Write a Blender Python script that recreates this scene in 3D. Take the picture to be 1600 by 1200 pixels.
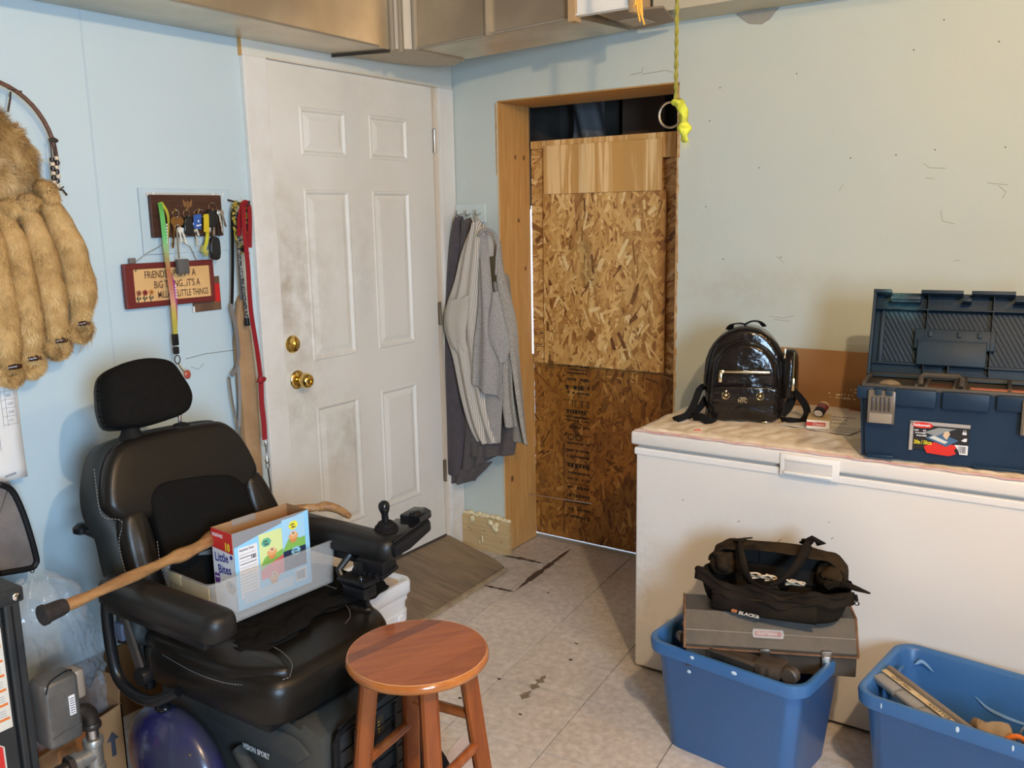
import bpy, bmesh, math, random
from math import sin, cos, pi, radians
from mathutils import Vector, Matrix, noise

random.seed(7)
for o in list(bpy.data.objects):
    bpy.data.objects.remove(o)
scene = bpy.context.scene
COL = scene.collection

# ---------------------------------------------------------------- camera
def make_camera():
    pitch, roll, yaw = radians(10.5577), radians(1.0370), radians(-34.3929)
    F = Vector((sin(yaw) * cos(pitch), cos(yaw) * cos(pitch), -sin(pitch)))
    R0 = Vector((cos(yaw), -sin(yaw), 0))
    D0 = F.cross(R0)
    R = cos(roll) * R0 + sin(roll) * D0
    D = -sin(roll) * R0 + cos(roll) * D0
    cd = bpy.data.cameras.new('camera')
    cd.sensor_width = 36
    cd.lens = 1400.75 * 36 / 1600
    cd.clip_start = 0.02
    c = bpy.data.objects.new('camera', cd)
    m = Matrix((R, -D, -F)).transposed().to_4x4()
    m.translation = Vector((2.5707, -3.3081, 1.567))
    c.matrix_world = m
    COL.objects.link(c)
    scene.camera = c
make_camera()

# ---------------------------------------------------------------- light
world = bpy.data.worlds.new('world')
scene.world = world
world.use_nodes = True
bg = world.node_tree.nodes['Background']
bg.inputs[0].default_value = (0.62, 0.75, 1.0, 1)
bg.inputs[1].default_value = 1.3

def area_light(name, loc, target, sx, sy, power, color, spread=180):
    ld = bpy.data.lights.new(name, 'AREA')
    ld.shape = 'RECTANGLE'
    ld.size, ld.size_y = sx, sy
    ld.energy = power
    ld.color = color
    ld.spread = radians(spread)
    o = bpy.data.objects.new(name, ld)
    o.location = loc
    d = Vector(target) - Vector(loc)
    o.rotation_euler = d.to_track_quat('-Z', 'Y').to_euler()
    COL.objects.link(o)
    return o
# daylight through the window in the right-hand wall, behind the camera
area_light('window_daylight', (4.22, -3.85, 1.55), (0.0, -1.7, 0.9), 0.9, 1.1, 43, (0.50, 0.73, 1.0), 110)
# warm ceiling bulb near the camera, and an added warm fill
def bulb_light(name, loc, power, color, r):
    ld = bpy.data.lights.new(name, 'POINT')
    ld.energy = power
    ld.color = color
    ld.shadow_soft_size = r
    o = bpy.data.objects.new(name, ld)
    o.location = loc
    COL.objects.link(o)
bulb_light('ceiling_bulb_light', (2.85, -2.62, 2.42), 72, (1.0, 0.72, 0.42), 0.03)
bulb_light('back_wall_warm_fill', (3.35, -1.45, 2.50), 24, (1.0, 0.64, 0.28), 0.05)  # added fill, warms the right part of the back wall

scene.view_settings.view_transform = 'Standard'
scene.view_settings.look = 'None'
scene.view_settings.gamma = 1.0
scene.view_settings.use_curve_mapping = False
scene.view_settings.exposure = 0.70

# ---------------------------------------------------------------- materials
MATS = {}
def mat(name, col, rough=0.55, metal=0.0, col2=None, scale=6.0, lo=0.35, hi=0.65, bump=0.0, bscale=40.0,
        stretch=None, trans=0.0, alpha=1.0, spec=0.5, coat=0.0, detail=4.0, emit=None, dist=0.0, sheen=0.0, ior=1.45):
    if name in MATS:
        return MATS[name]
    m = bpy.data.materials.new(name)
    m.use_nodes = True
    nt = m.node_tree
    b = nt.nodes['Principled BSDF']
    b.inputs['Base Color'].default_value = (*col, 1)
    b.inputs['Roughness'].default_value = rough
    b.inputs['Metallic'].default_value = metal
    b.inputs['Specular IOR Level'].default_value = spec
    b.inputs['Transmission Weight'].default_value = trans
    b.inputs['Alpha'].default_value = alpha
    b.inputs['Coat Weight'].default_value = coat
    b.inputs['IOR'].default_value = ior
    if sheen:
        b.inputs['Sheen Weight'].default_value = sheen
    if emit:
        b.inputs['Emission Color'].default_value = (*emit[:3], 1)
        b.inputs['Emission Strength'].default_value = emit[3]
    vec = None
    if col2 or bump:
        tc = nt.nodes.new('ShaderNodeTexCoord')
        mp = nt.nodes.new('ShaderNodeMapping')
        if stretch:
            mp.inputs['Scale'].default_value = stretch
        nt.links.new(tc.outputs['Object'], mp.inputs[0])
        vec = mp.outputs[0]
    if col2:
        n = nt.nodes.new('ShaderNodeTexNoise')
        n.inputs['Scale'].default_value = scale
        n.inputs['Detail'].default_value = detail
        n.inputs['Distortion'].default_value = dist
        nt.links.new(vec, n.inputs['Vector'])
        r = nt.nodes.new('ShaderNodeValToRGB')
        r.color_ramp.elements[0].position = lo
        r.color_ramp.elements[1].position = hi
        r.color_ramp.elements[0].color = (*col, 1)
        r.color_ramp.elements[1].color = (*col2, 1)
        nt.links.new(n.outputs['Fac'], r.inputs[0])
        nt.links.new(r.outputs[0], b.inputs['Base Color'])
    if bump:
        n2 = nt.nodes.new('ShaderNodeTexNoise')
        n2.inputs['Scale'].default_value = bscale
        n2.inputs['Detail'].default_value = 5
        nt.links.new(vec, n2.inputs['Vector'])
        bp = nt.nodes.new('ShaderNodeBump')
        bp.inputs['Strength'].default_value = bump
        bp.inputs['Distance'].default_value = 0.01
        nt.links.new(n2.outputs['Fac'], bp.inputs['Height'])
        nt.links.new(bp.outputs[0], b.inputs['Normal'])
    MATS[name] = m
    return m

def add_spots(m, spots, col, nscale=9.0):
    """dirt with a shape of its own: soft blotches around given points (x,y,z,radius[,stretch_z]) broken up by noise"""
    nt = m.node_tree
    b = nt.nodes['Principled BSDF']
    tc = nt.nodes.new('ShaderNodeTexCoord')
    n = nt.nodes.new('ShaderNodeTexNoise')
    n.inputs['Scale'].default_value = nscale
    n.inputs['Detail'].default_value = 7
    n.inputs['Roughness'].default_value = 0.65
    nt.links.new(tc.outputs['Object'], n.inputs['Vector'])
    acc = None
    for (x, y, z, r, k, s) in spots:
        mp = nt.nodes.new('ShaderNodeMapping')
        mp.inputs['Location'].default_value = (-x / r, -y / r, -z / (r * k))
        mp.inputs['Scale'].default_value = (1 / r, 1 / r, 1 / (r * k))
        nt.links.new(tc.outputs['Object'], mp.inputs[0])
        ln = nt.nodes.new('ShaderNodeVectorMath'); ln.operation = 'LENGTH'
        nt.links.new(mp.outputs[0], ln.inputs[0])
        mr = nt.nodes.new('ShaderNodeMapRange')
        mr.inputs[1].default_value = 1.0; mr.inputs[2].default_value = 0.0
        mr.inputs[3].default_value = 0.0; mr.inputs[4].default_value = s
        nt.links.new(ln.outputs['Value'], mr.inputs[0])
        if acc is None:
            acc = mr.outputs[0]
        else:
            mx = nt.nodes.new('ShaderNodeMath'); mx.operation = 'MAXIMUM'
            nt.links.new(acc, mx.inputs[0]); nt.links.new(mr.outputs[0], mx.inputs[1])
            acc = mx.outputs[0]
    mr2 = nt.nodes.new('ShaderNodeMapRange')
    mr2.inputs[1].default_value = 0.3; mr2.inputs[2].default_value = 0.75
    nt.links.new(n.outputs['Fac'], mr2.inputs[0])
    ml = nt.nodes.new('ShaderNodeMath'); ml.operation = 'MULTIPLY'
    nt.links.new(acc, ml.inputs[0]); nt.links.new(mr2.outputs[0], ml.inputs[1])
    mix = nt.nodes.new('ShaderNodeMix'); mix.data_type = 'RGBA'
    nt.links.new(ml.outputs[0], mix.inputs[0])
    src = b.inputs['Base Color']
    if src.is_linked:
        nt.links.new(src.links[0].from_socket, mix.inputs[6])
    else:
        mix.inputs[6].default_value = src.default_value[:]
    mix.inputs[7].default_value = (*col, 1)
    nt.links.new(mix.outputs[2], b.inputs['Base Color'])

def attr_mat(name, stops, rough=0.6, bump=0.0, coat=0.0, grain=0.0):
    """colour looked up from the mesh attribute 'tone' (one value per strand or piece)"""
    m = bpy.data.materials.new(name); m.use_nodes = True
    nt = m.node_tree; b = nt.nodes['Principled BSDF']
    a = nt.nodes.new('ShaderNodeAttribute'); a.attribute_name = 'tone'
    r = nt.nodes.new('ShaderNodeValToRGB')
    e = r.color_ramp.elements
    e[0].position, e[0].color = stops[0][0], (*stops[0][1], 1)
    e[1].position, e[1].color = stops[-1][0], (*stops[-1][1], 1)
    for p, c in stops[1:-1]:
        k = e.new(p); k.color = (*c, 1)
    fac = a.outputs['Fac']
    if grain:
        tc = nt.nodes.new('ShaderNodeTexCoord')
        n = nt.nodes.new('ShaderNodeTexNoise'); n.inputs['Scale'].default_value = 60; n.inputs['Detail'].default_value = 5
        nt.links.new(tc.outputs['Object'], n.inputs['Vector'])
        mu = nt.nodes.new('ShaderNodeMath'); mu.operation = 'MULTIPLY_ADD'
        mu.inputs[1].default_value = grain; 
        nt.links.new(n.outputs['Fac'], mu.inputs[0]); nt.links.new(fac, mu.inputs[2])
        sb = nt.nodes.new('ShaderNodeMath'); sb.operation = 'SUBTRACT'; sb.inputs[1].default_value = grain * 0.5
        nt.links.new(mu.outputs[0], sb.inputs[0]); fac = sb.outputs[0]
    nt.links.new(fac, r.inputs[0])
    nt.links.new(r.outputs[0], b.inputs['Base Color'])
    b.inputs['Roughness'].default_value = rough
    b.inputs['Coat Weight'].default_value = coat
    MATS[name] = m
    return m

# ---------------------------------------------------------------- geometry helpers
def T(x=0, y=0, z=0, rx=0, ry=0, rz=0):
    return Matrix.Translation((x, y, z)) @ Matrix.Rotation(radians(rz), 4, 'Z') @ Matrix.Rotation(radians(ry), 4, 'Y') @ Matrix.Rotation(radians(rx), 4, 'X')

def frame(o, x, y):
    """matrix with origin o, local x along x, local y near y, z = x cross y"""
    X = Vector(x).normalized(); Z = X.cross(Vector(y)).normalized(); Y = Z.cross(X)
    m = Matrix((X, Y, Z)).transposed().to_4x4(); m.translation = Vector(o)
    return m

def smooth_closed(P, k):
    n = len(P); out = []
    for i in range(n):
        a, b, c, d = (Vector((p[0], p[1])) for p in (P[i - 1], P[i], P[(i + 1) % n], P[(i + 2) % n]))
        for j in range(k):
            t = j / k
            q = 0.5 * ((2 * b) + (c - a) * t + (2 * a - 5 * b + 4 * c - d) * t * t + (3 * b - a - 3 * c + d) * t ** 3)
            out.append((q.x, q.y))
    return out

class G:
    """collects shapes and links them as ONE mesh object"""
    def __init__(s):
        s.bm = bmesh.new(); s.M = Matrix.Identity(4); s.tone = None; s.mi = 0
    def _fin(s, geom_verts, M=None):
        mm = s.M @ M if M is not None else s.M
        bmesh.ops.transform(s.bm, matrix=mm, verts=geom_verts)
        return s
    def box(s, lo, hi, bevel=0, seg=2, M=None):
        b = bmesh.new()
        bmesh.ops.create_cube(b, size=1)
        sz = [hi[i] - lo[i] for i in range(3)]
        for v in b.verts:
            v.co = Vector([lo[i] + (v.co[i] + .5) * sz[i] for i in range(3)])
        if bevel:
            bmesh.ops.bevel(b, geom=b.edges[:], offset=min(bevel, min(abs(t) for t in sz) * .49), segments=seg, profile=.5, affect='EDGES')
        return s.merge(b, M)
    def merge(s, b, M=None):
        mm = s.M @ M if M is not None else s.M
        mp = {}
        for v in b.verts:
            mp[v] = s.bm.verts.new(mm @ v.co)
        for f in b.faces:
            try:
                nf = s.bm.faces.new([mp[v] for v in f.verts]); nf.material_index = s.mi
            except ValueError:
                pass
        b.free()
        return s
    def raw(s, vs, fs, M=None):
        mm = s.M @ M if M is not None else s.M
        bv = [s.bm.verts.new(mm @ Vector(v)) for v in vs]
        for f in fs:
            try:
                nf = s.bm.faces.new([bv[i] for i in f]); nf.material_index = s.mi
            except ValueError:
                pass
        return s
    def prism(s, poly, z0, z1, bevel=0, M=None, seg=2):
        """outline in local xy, extruded along z"""
        b = bmesh.new()
        n = len(poly)
        lo = [b.verts.new((p[0], p[1], z0)) for p in poly]
        hi = [b.verts.new((p[0], p[1], z1)) for p in poly]
        b.faces.new(lo[::-1]); b.faces.new(hi)
        for i in range(n):
            b.faces.new((lo[i], lo[(i + 1) % n], hi[(i + 1) % n], hi[i]))
        if bevel:
            ed = [e for e in b.edges if abs(e.verts[0].co.z - e.verts[1].co.z) < 1e-9]
            bmesh.ops.bevel(b, geom=ed, offset=bevel, segments=seg, profile=.5, affect='EDGES')
        bmesh.ops.recalc_face_normals(b, faces=b.faces[:])
        return s.merge(b, M)
    def cushion(s, poly, th, rnd=0.03, dome=0.0, M=None, steps=5, smooth=3):
        """soft pad: outline in local xy (front at +z), rounded edges, slightly domed front"""
        if smooth:
            poly = smooth_closed(poly, smooth)
        n = len(poly); c = Vector((sum(p[0] for p in poly) / n, sum(p[1] for p in poly) / n))
        P = [Vector((p[0], p[1])) for p in poly]
        def inset(d):
            out = []
            for i in range(n):
                a, b_, c_ = P[i - 1], P[i], P[(i + 1) % n]
                t1 = (b_ - a).normalized(); t2 = (c_ - b_).normalized()
                nn = Vector((-(t1.y + t2.y), t1.x + t2.x))
                if nn.length < 1e-6: nn = c - b_
                nn.normalize()
                if nn.dot(c - b_) < 0: nn = -nn
                out.append(b_ + nn * min(d, (c - b_).length * .95))
            return out
        rings = [(0.4 * rnd, -th / 2)]
        for k in range(steps + 1):
            a = k / steps * pi / 2
            rings.append((rnd * (1 - cos(a)) if 0 else rnd * (1 - cos(a * 1.0)) , 0))
        vs = []; fs = []
        prof = [(rnd * .6, -th / 2), (0, -th / 2 + rnd * .5), (0, th / 2 - rnd)]
        for k in range(1, steps + 1):
            a = k / steps * pi / 2
            prof.append((rnd * (1 - cos(a)), th / 2 - rnd + rnd * sin(a)))
        rr = []
        for d, z in prof:
            q = inset(d)
            rr.append([(p.x, p.y, z) for p in q])
        last = [Vector((p[0], p[1])) for p in rr[-1]]
        for k in (0.7, 0.35):
            rr.append([((p.x - c.x) * k + c.x, (p.y - c.y) * k + c.y, th / 2 + dome * (1 - k * k)) for p in last])
        for r in rr: vs += r
        ci = len(vs); vs.append((c.x, c.y, th / 2 + dome)); bi = len(vs); vs.append((c.x, c.y, -th / 2))
        for r in range(len(rr) - 1):
            for i in range(n):
                j = (i + 1) % n
                fs.append((r * n + i, r * n + j, (r + 1) * n + j, (r + 1) * n + i))
        L = (len(rr) - 1) * n
        for i in range(n):
            j = (i + 1) % n
            fs.append((L + i, L + j, ci)); fs.append((j, i, bi))
        return s.raw(vs, fs, M)
    def tube(s, pts, r, n=10, closed=False, rect=None, M=None, caps=True, up=None):
        """sweep a circle (or a flat rectangle rect=(w,t)) along points; r may be a list"""
        P = [Vector(p) for p in pts]; m = len(P)
        if rect:
            w, t = rect
            ring = [(-w / 2, -t / 2), (w / 2, -t / 2), (w / 2, t / 2), (-w / 2, t / 2)]; n = 4
        else:
            ring = [(cos(2 * pi * i / n), sin(2 * pi * i / n)) for i in range(n)]
        vs = []; prev = None
        for i in range(m):
            if closed:
                t = (P[(i + 1) % m] - P[i - 1])
            else:
                t = P[min(i + 1, m - 1)] - P[max(i - 1, 0)]
            t.normalize()
            if prev is None:
                u = Vector(up) if up is not None else (Vector((0, 0, 1)) if abs(t.z) < .9 else Vector((1, 0, 0)))
                a = u.cross(t).normalized()
            else:
                if up is not None and not isinstance(up, bool):
                    a = Vector(up).cross(t)
                    a = a.normalized() if a.length > 1e-4 else prev
                else:
                    a = (prev - t * prev.dot(t)).normalized()
            prev = a; b = t.cross(a)
            k = 1.0 if rect else (r[i] if isinstance(r, (list, tuple)) else r)
            for (x, y) in ring:
                vs.append(P[i] + (a * x + b * y) * k)
        fs = []
        for i in range(m if closed else m - 1):
            for j in range(n):
                a0 = i * n + j; a1 = i * n + (j + 1) % n
                b0 = ((i + 1) % m) * n + j; b1 = ((i + 1) % m) * n + (j + 1) % n
                fs.append((a0, a1, b1, b0))
        if not closed and caps:
            fs.append(tuple(range(n - 1, -1, -1))); fs.append(tuple((m - 1) * n + j for j in range(n)))
        return s.raw(vs, fs, M)
    def lathe(s, prof, n=20, M=None):
        """profile [(r,z)] spun about local z"""
        vs = []; fs = []
        for r, z in prof:
            for i in range(n):
                a = 2 * pi * i / n
                vs.append((max(r, 1e-5) * cos(a), max(r, 1e-5) * sin(a), z))
        for k in range(len(prof) - 1):
            for i in range(n):
                j = (i + 1) % n
                fs.append((k * n + i, k * n + j, (k + 1) * n + j, (k + 1) * n + i))
        fs.append(tuple(range(n - 1, -1, -1))); fs.append(tuple((len(prof) - 1) * n + i for i in range(n)))
        return s.raw(vs, fs, M)
    def sphere(s, c, r, n=12, M=None, sc=(1, 1, 1)):
        b = bmesh.new()
        bmesh.ops.create_uvsphere(b, u_segments=n, v_segments=max(6, n // 2 + 2), radius=1)
        for v in b.verts:
            v.co = Vector((v.co.x * r * sc[0] + c[0], v.co.y * r * sc[1] + c[1], v.co.z * r * sc[2] + c[2]))
        return s.merge(b, M)
    def grid(s, fn, nu, nv, M=None, closed_u=False):
        vs = [fn(i / nu, j / nv) for j in range(nv + 1) for i in range(nu + (0 if closed_u else 1))]
        w = nu if closed_u else nu + 1
        fs = []
        for j in range(nv):
            for i in range(nu):
                i2 = (i + 1) % w if closed_u else i + 1
                fs.append((j * w + i, j * w + i2, (j + 1) * w + i2, (j + 1) * w + i))
        return s.raw(vs, fs, M)
    def jitter(s, amp, scale, seed=0):
        for v in s.bm.verts:
            p = v.co * scale + Vector((seed, seed * 1.7, 0))
            v.co += noise.noise_vector(p) * amp
        return s
    def obj(s, name, m, parent=None, smooth=True, world=True, angle=40, solid=0, subsurf=0, kind=None, label=None):
        if parent is not None and world:
            s.bm.transform(wm(parent).inverted())
        bmesh.ops.recalc_face_normals(s.bm, faces=s.bm.faces[:])
        me = bpy.data.meshes.new(name)
        s.bm.to_mesh(me); s.bm.free()
        for x in (m if isinstance(m, (list, tuple)) else [m]):
            me.materials.append(x)
        if smooth:
            me.shade_smooth()
            if angle: me.set_sharp_from_angle(angle=radians(angle))
        o = bpy.data.objects.new(name, me)
        COL.objects.link(o)
        if parent is not None: o.parent = parent
        if solid:
            md = o.modifiers.new('thickness', 'SOLIDIFY'); md.thickness = solid; md.offset = 0
        if subsurf:
            md = o.modifiers.new('smooth', 'SUBSURF'); md.levels = subsurf; md.render_levels = subsurf
        if kind: o['kind'] = kind
        if label: o['label'] = label
        return o

def wm(o):
    m = o.matrix_basis.copy()
    p = o.parent
    while p is not None:
        m = p.matrix_basis @ m; p = p.parent
    return m

def tag(o, label, cat, group=None):
    o['label'] = label; o['category'] = cat
    if group: o['group'] = group
    return o

def thing(name, label, cat, loc=(0, 0, 0), rz=0, group=None):
    o = bpy.data.objects.new(name, None)
    o.empty_display_size = 0.05
    COL.objects.link(o)
    o.location = loc; o.rotation_euler = (0, 0, radians(rz))
    tag(o, label, cat, group)
    return o

def struct(o):
    o['kind'] = 'structure'
    return o

def sempty(name, loc=(0, 0, 0)):
    o = bpy.data.objects.new(name, None); COL.objects.link(o); o.location = loc
    o['kind'] = 'structure'
    return o

def text(name, s, size, M, m, parent, ext=0.0004, align='LEFT', sx=1.0, bold=0.0, world=True, shear=0.0):
    """flat lettering; M places its lower-left corner, local x = reading direction, local y = up"""
    cu = bpy.data.curves.new(name, 'FONT')
    cu.body = s; cu.size = size; cu.extrude = ext; cu.align_x = align; cu.offset = bold; cu.shear = shear
    cu.resolution_u = 2
    tmp = bpy.data.objects.new(name, cu)
    me = bpy.data.meshes.new_from_object(tmp)
    bpy.data.objects.remove(tmp)
    me.transform(Matrix.Diagonal((sx, 1, 1, 1)))
    me.transform((wm(parent).inverted() if (parent is not None and world) else Matrix.Identity(4)) @ M)
    me.materials.clear(); me.materials.append(m)
    o = bpy.data.objects.new(name, me); COL.objects.link(o)
    if parent is not None: o.parent = parent
    return o

def interp(P, t):
    """point at parameter t (0..1) on polyline P, by index"""
    P = [Vector(p) for p in P]
    x = t * (len(P) - 1); i = min(int(x), len(P) - 2); f = x - i
    return P[i].lerp(P[i + 1], f)

def smoothline(P, n):
    """Catmull-Rom through the points"""
    P = [Vector(p) for p in P]
    Q = [P[0] * 2 - P[1]] + P + [P[-1] * 2 - P[-2]]
    out = []
    m = len(P) - 1
    for k in range(n + 1):
        x = k / n * m; i = min(int(x), m - 1); t = x - i
        a, b, c, d = Q[i], Q[i + 1], Q[i + 2], Q[i + 3]
        out.append(0.5 * ((2 * b) + (c - a) * t + (2 * a - 5 * b + 4 * c - d) * t * t + (3 * b - a - 3 * c + d) * t ** 3))
    return out

def clip_rect(poly, x0, y0, x1, y1):
    def cl(P, f, ix):
        out = []
        for i in range(len(P)):
            a, b = P[i - 1], P[i]
            ia, ib = f(a), f(b)
            if ib >= 0:
                if ia < 0: out.append(ix(a, b, ia, ib))
                out.append(b)
            elif ia >= 0:
                out.append(ix(a, b, ia, ib))
        return out
    def ix(a, b, fa, fb):
        t = fa / (fa - fb); return (a[0] + (b[0] - a[0]) * t, a[1] + (b[1] - a[1]) * t)
    for f in (lambda p: p[0] - x0, lambda p: x1 - p[0], lambda p: p[1] - y0, lambda p: y1 - p[1]):
        if len(poly) < 3: return []
        poly = cl(poly, f, ix)
    return poly if len(poly) >= 3 else []

def toned(name, polys, m, parent, M, kind='stuff'):
    """many flat polygons (2D outline, height, tone) joined, with the tone attribute"""
    vs = []; fs = []; tn = []
    for poly, z, t in polys:
        b = len(vs)
        for p in poly: vs.append((p[0], p[1], z)); tn.append(t)
        fs.append(tuple(range(b, b + len(poly))))
    me = bpy.data.meshes.new(name); me.from_pydata(vs, [], fs)
    at = me.attributes.new('tone', 'FLOAT', 'POINT'); at.data.foreach_set('value', tn)
    me.transform((wm(parent).inverted() if parent is not None else Matrix.Identity(4)) @ M)
    me.materials.append(m)
    o = bpy.data.objects.new(name, me); COL.objects.link(o); o.parent = parent
    if kind: o['kind'] = kind
    return o

def scribble(name, w, h, M, m, parent, world=True, seed=1):
    """a line of print too small to read: short uneven blocks"""
    r = random.Random(seed); g = G(); x = 0
    while x < w - h * .3:
        l = h * r.uniform(.25, .75)
        if r.random() < .82:
            g.prism([(x, 0), (x + l, 0), (x + l, h * r.uniform(.55, 1)), (x, h * r.uniform(.55, 1))], 0, .0003, M=M)
        x += l + h * r.uniform(.12, .3)
    return g.obj(name, m, parent, world=world, smooth=False, kind='stuff')

# ================================================================= MATERIALS IN USE
paint = mat('paint_blue', (0.530, 0.635, 0.665), .62, col2=(0.490, 0.610, 0.655), scale=1.3, bump=.25, bscale=9)
paint_b = mat('paint_blue_lamp_warmed', (0.585, 0.635, 0.580), .6, col2=(0.545, 0.615, 0.585), scale=1.6, bump=.35, bscale=8)  # same blue paint, shifted yellower to carry the warm lamplight
add_spots(paint_b, [(1.35, 0, 1.28, .5, .25, .6), (1.5, 0, 1.32, .4, .2, .5), (1.1, 0, 1.5, .25, 3, .25)], (.42, .40, .30), 14)
white_paint = mat('white_trim_paint', (0.80, 0.79, 0.76), .5, col2=(.72, .70, .64), scale=3, bump=.1, bscale=20)
add_spots(white_paint, [(0, -1.1, 1.5, .5, 2.5, .35), (0, -.08, .15, .3, 1, .6), (0, -1.1, .9, .3, 1.5, .35)], (.50, .42, .32), 16)
door_paint = mat('door_paint', (0.77, 0.755, 0.70), .42, col2=(.72, .70, .63), scale=2.0, bump=.05, bscale=15)
add_spots(door_paint, [(0, -1.02, 1.28, .30, 1.9, .95), (0, -.98, .92, .22, 1.6, .7), (0, -.80, .68, .22, 1.3, .55), (0, -.74, .72, .09, 2.2, .9),
                       (0, -.60, 1.45, .3, 1.4, .3), (0, -.5, .2, .6, .5, .35), (0, -.6, 2.1, .6, .4, .2), (0, -.62, 1.35, .16, 1.6, .4)], (.36, .29, .20), 13)
pine = mat('pine_stud', (0.62, 0.36, 0.125), .55, col2=(.53, .27, .075), scale=5, stretch=(14, 14, .8), bump=.1, bscale=30, dist=1.2)
pine_pale = mat('pine_pale', (0.62, 0.46, 0.24), .6, col2=(.54, .37, .17), scale=6, stretch=(1, 10, 14), bump=.1, bscale=30)
tilem = []
for i, (a, b) in enumerate([((.72, .655, .59), (.56, .495, .43)), ((.70, .635, .57), (.54, .475, .415)), ((.74, .675, .61), (.58, .515, .45))]):
    tilem.append(mat('vinyl_tile_%s' % 'abc'[i], a, .42, col2=b, scale=38, lo=.35, hi=.65, detail=9, bump=.04, bscale=60, dist=.3))
for m_ in tilem:
    add_spots(m_, [(1.05, -1.0, 0, .55, 1, .45), (.5, -.1, 0, .5, 1, .8), (.75, .1, 0, .45, 1, .55), (1.15, -.5, 0, .3, 1, .35)], (.27, .215, .15), 10)
subfloor = mat('subfloor', (.10, .07, .045), .9)
galv = mat('galvanized_steel', (.66, .58, .45), .36, metal=.9, col2=(.52, .45, .34), scale=5, bump=.04, bscale=6)
galv_dull = mat('galvanized_steel_dull', (.46, .41, .33), .6, metal=.8)
dark_void = mat('sheeting_and_light_block', (.10, .088, .076), .5, col2=(.06, .052, .045), scale=4, bump=.3, bscale=5)
brass = mat('polished_brass', (.86, .62, .20), .16, metal=1)
steel = mat('steel', (.55, .53, .50), .35, metal=1)
chrome = mat('chrome', (.85, .85, .84), .12, metal=1)
nailm = mat('nail_hole', (.12, .10, .08), .8)
dirt = mat('dark_grime', (.085, .052, .032), .85)
foam = mat('expanding_foam', (.78, .68, .42), .6, bump=.5, bscale=60)
black_pl = mat('black_plastic', (.010, .010, .011), .45, spec=.3, bump=.05, bscale=120)
black_gl = mat('black_glossy', (.010, .010, .011), .12)
white_pl = mat('white_plastic', (.83, .84, .86), .35)
paperm = mat('white_paper', (.82, .81, .79), .7, col2=(.76, .74, .70), scale=5)
ink = mat('print_ink', (.05, .05, .06), .7)
redm = mat('red_print', (.62, .03, .025), .5)
cardb = mat('cardboard', (.36, .20, .09), .8, col2=(.32, .17, .075), scale=4, bump=.08, bscale=50)
cordm = mat('dark_cord', (.05, .035, .025), .8)

# ================================================================= FLOOR
floor = struct(G().box((-.2, -5.2, -.12), (4.4, .32, -.004)).obj('floor', subfloor, smooth=False))
ang = radians(5.6); s_ = .3268; gap = .0016
ox, oy = .873, -.652
ca, sa = cos(ang), sin(ang)
for i in range(-5, 8):
    for j in range(-9, 4):
        cs = [(ox + ca * a - sa * b, oy + sa * a + ca * b) for a, b in ((i * s_ + gap, j * s_ + gap), ((i + 1) * s_ - gap, j * s_ + gap), ((i + 1) * s_ - gap, (j + 1) * s_ - gap), (i * s_ + gap, (j + 1) * s_ - gap))]
        main = clip_rect(cs, 0.002, -3.1, 3.3, -.001)
        nook = clip_rect(cs, .262, -.001, 1.095, .26)
        for poly in (main, nook):
            if len(poly) >= 3:
                area = abs(sum(poly[k - 1][0] * poly[k][1] - poly[k][0] * poly[k - 1][1] for k in range(len(poly)))) / 2
                if area < .0008: continue
                dz = random.uniform(-.0003, .0003)
                if j >= 1 and i <= 0: dz = random.uniform(-.002, .001)
                G().prism(poly, -.004, dz, bevel=0).obj('floor_tile', tilem[(i * 7 + j * 3) % 3], floor, smooth=False)
# plain tile field beyond the laid pieces (behind the camera)
struct(G().box((3.3, -5.0, -.004), (4.3, 0, -.0005)).box((0, -5, -.004), (3.3, -3.1, -.0005)).obj('floor', tilem[0], smooth=False))
# worn gaps and gouges in the tiles
def ribbon(name, pts, w, m, parent, z=.0012, jit=.25):
    g = G(); P = [Vector(p) for p in pts]; vs = []; fs = []
    Q = [interp(P, k / 24) for k in range(25)]
    for k, p in enumerate(Q):
        t = (Q[min(k + 1, 24)] - Q[max(k - 1, 0)]).normalized(); nn = Vector((-t.y, t.x, 0))
        ww = w * (.5 + jit * (random.random() - .5) * 2) * min(1, 4 * (k + .4) / 24, 4 * (24.4 - k) / 24)
        vs += [(p.x + nn.x * ww, p.y + nn.y * ww, z), (p.x - nn.x * ww, p.y - nn.y * ww, z)]
        if k: fs.append((2 * k - 2, 2 * k - 1, 2 * k + 1, 2 * k))
    return g.raw(vs, fs).obj(name, m, parent, smooth=False)
ribbon('tile_gap', [(0.2574, -0.0400, -0.0000), (0.3593, -0.0244, 0.0000), (0.4815, -0.0227, 0.0000)], .022, dirt, floor)
ribbon('tile_gap', [(0.4907, 0.2101, 0.0000), (0.5105, -0.0138, 0.0000), (0.5207, -0.1648, 0.0000), (0.5402, -0.3557, 0.0000)], .024, dirt, floor)
ribbon('tile_gap', [(0.3941, -0.3672, 0.0000), (0.4678, -0.3614, 0.0000), (0.5425, -0.3542, 0.0000)], .014, dirt, floor)
scuff = mat('scuff', (.22, .165, .11), .8)
ribbon('gouge', [(1.0284, -0.8788, 0.0000), (1.0366, -0.9655, 0.0000), (1.0425, -0.9865, 0.0000)], .020, scuff, floor, jit=.5)
ribbon('gouge', [(1.0434, -0.9958, 0.0000), (1.0401, -1.0222, -0.0000), (1.0476, -1.0604, 0.0000)], .022, scuff, floor, jit=.6)
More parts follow.
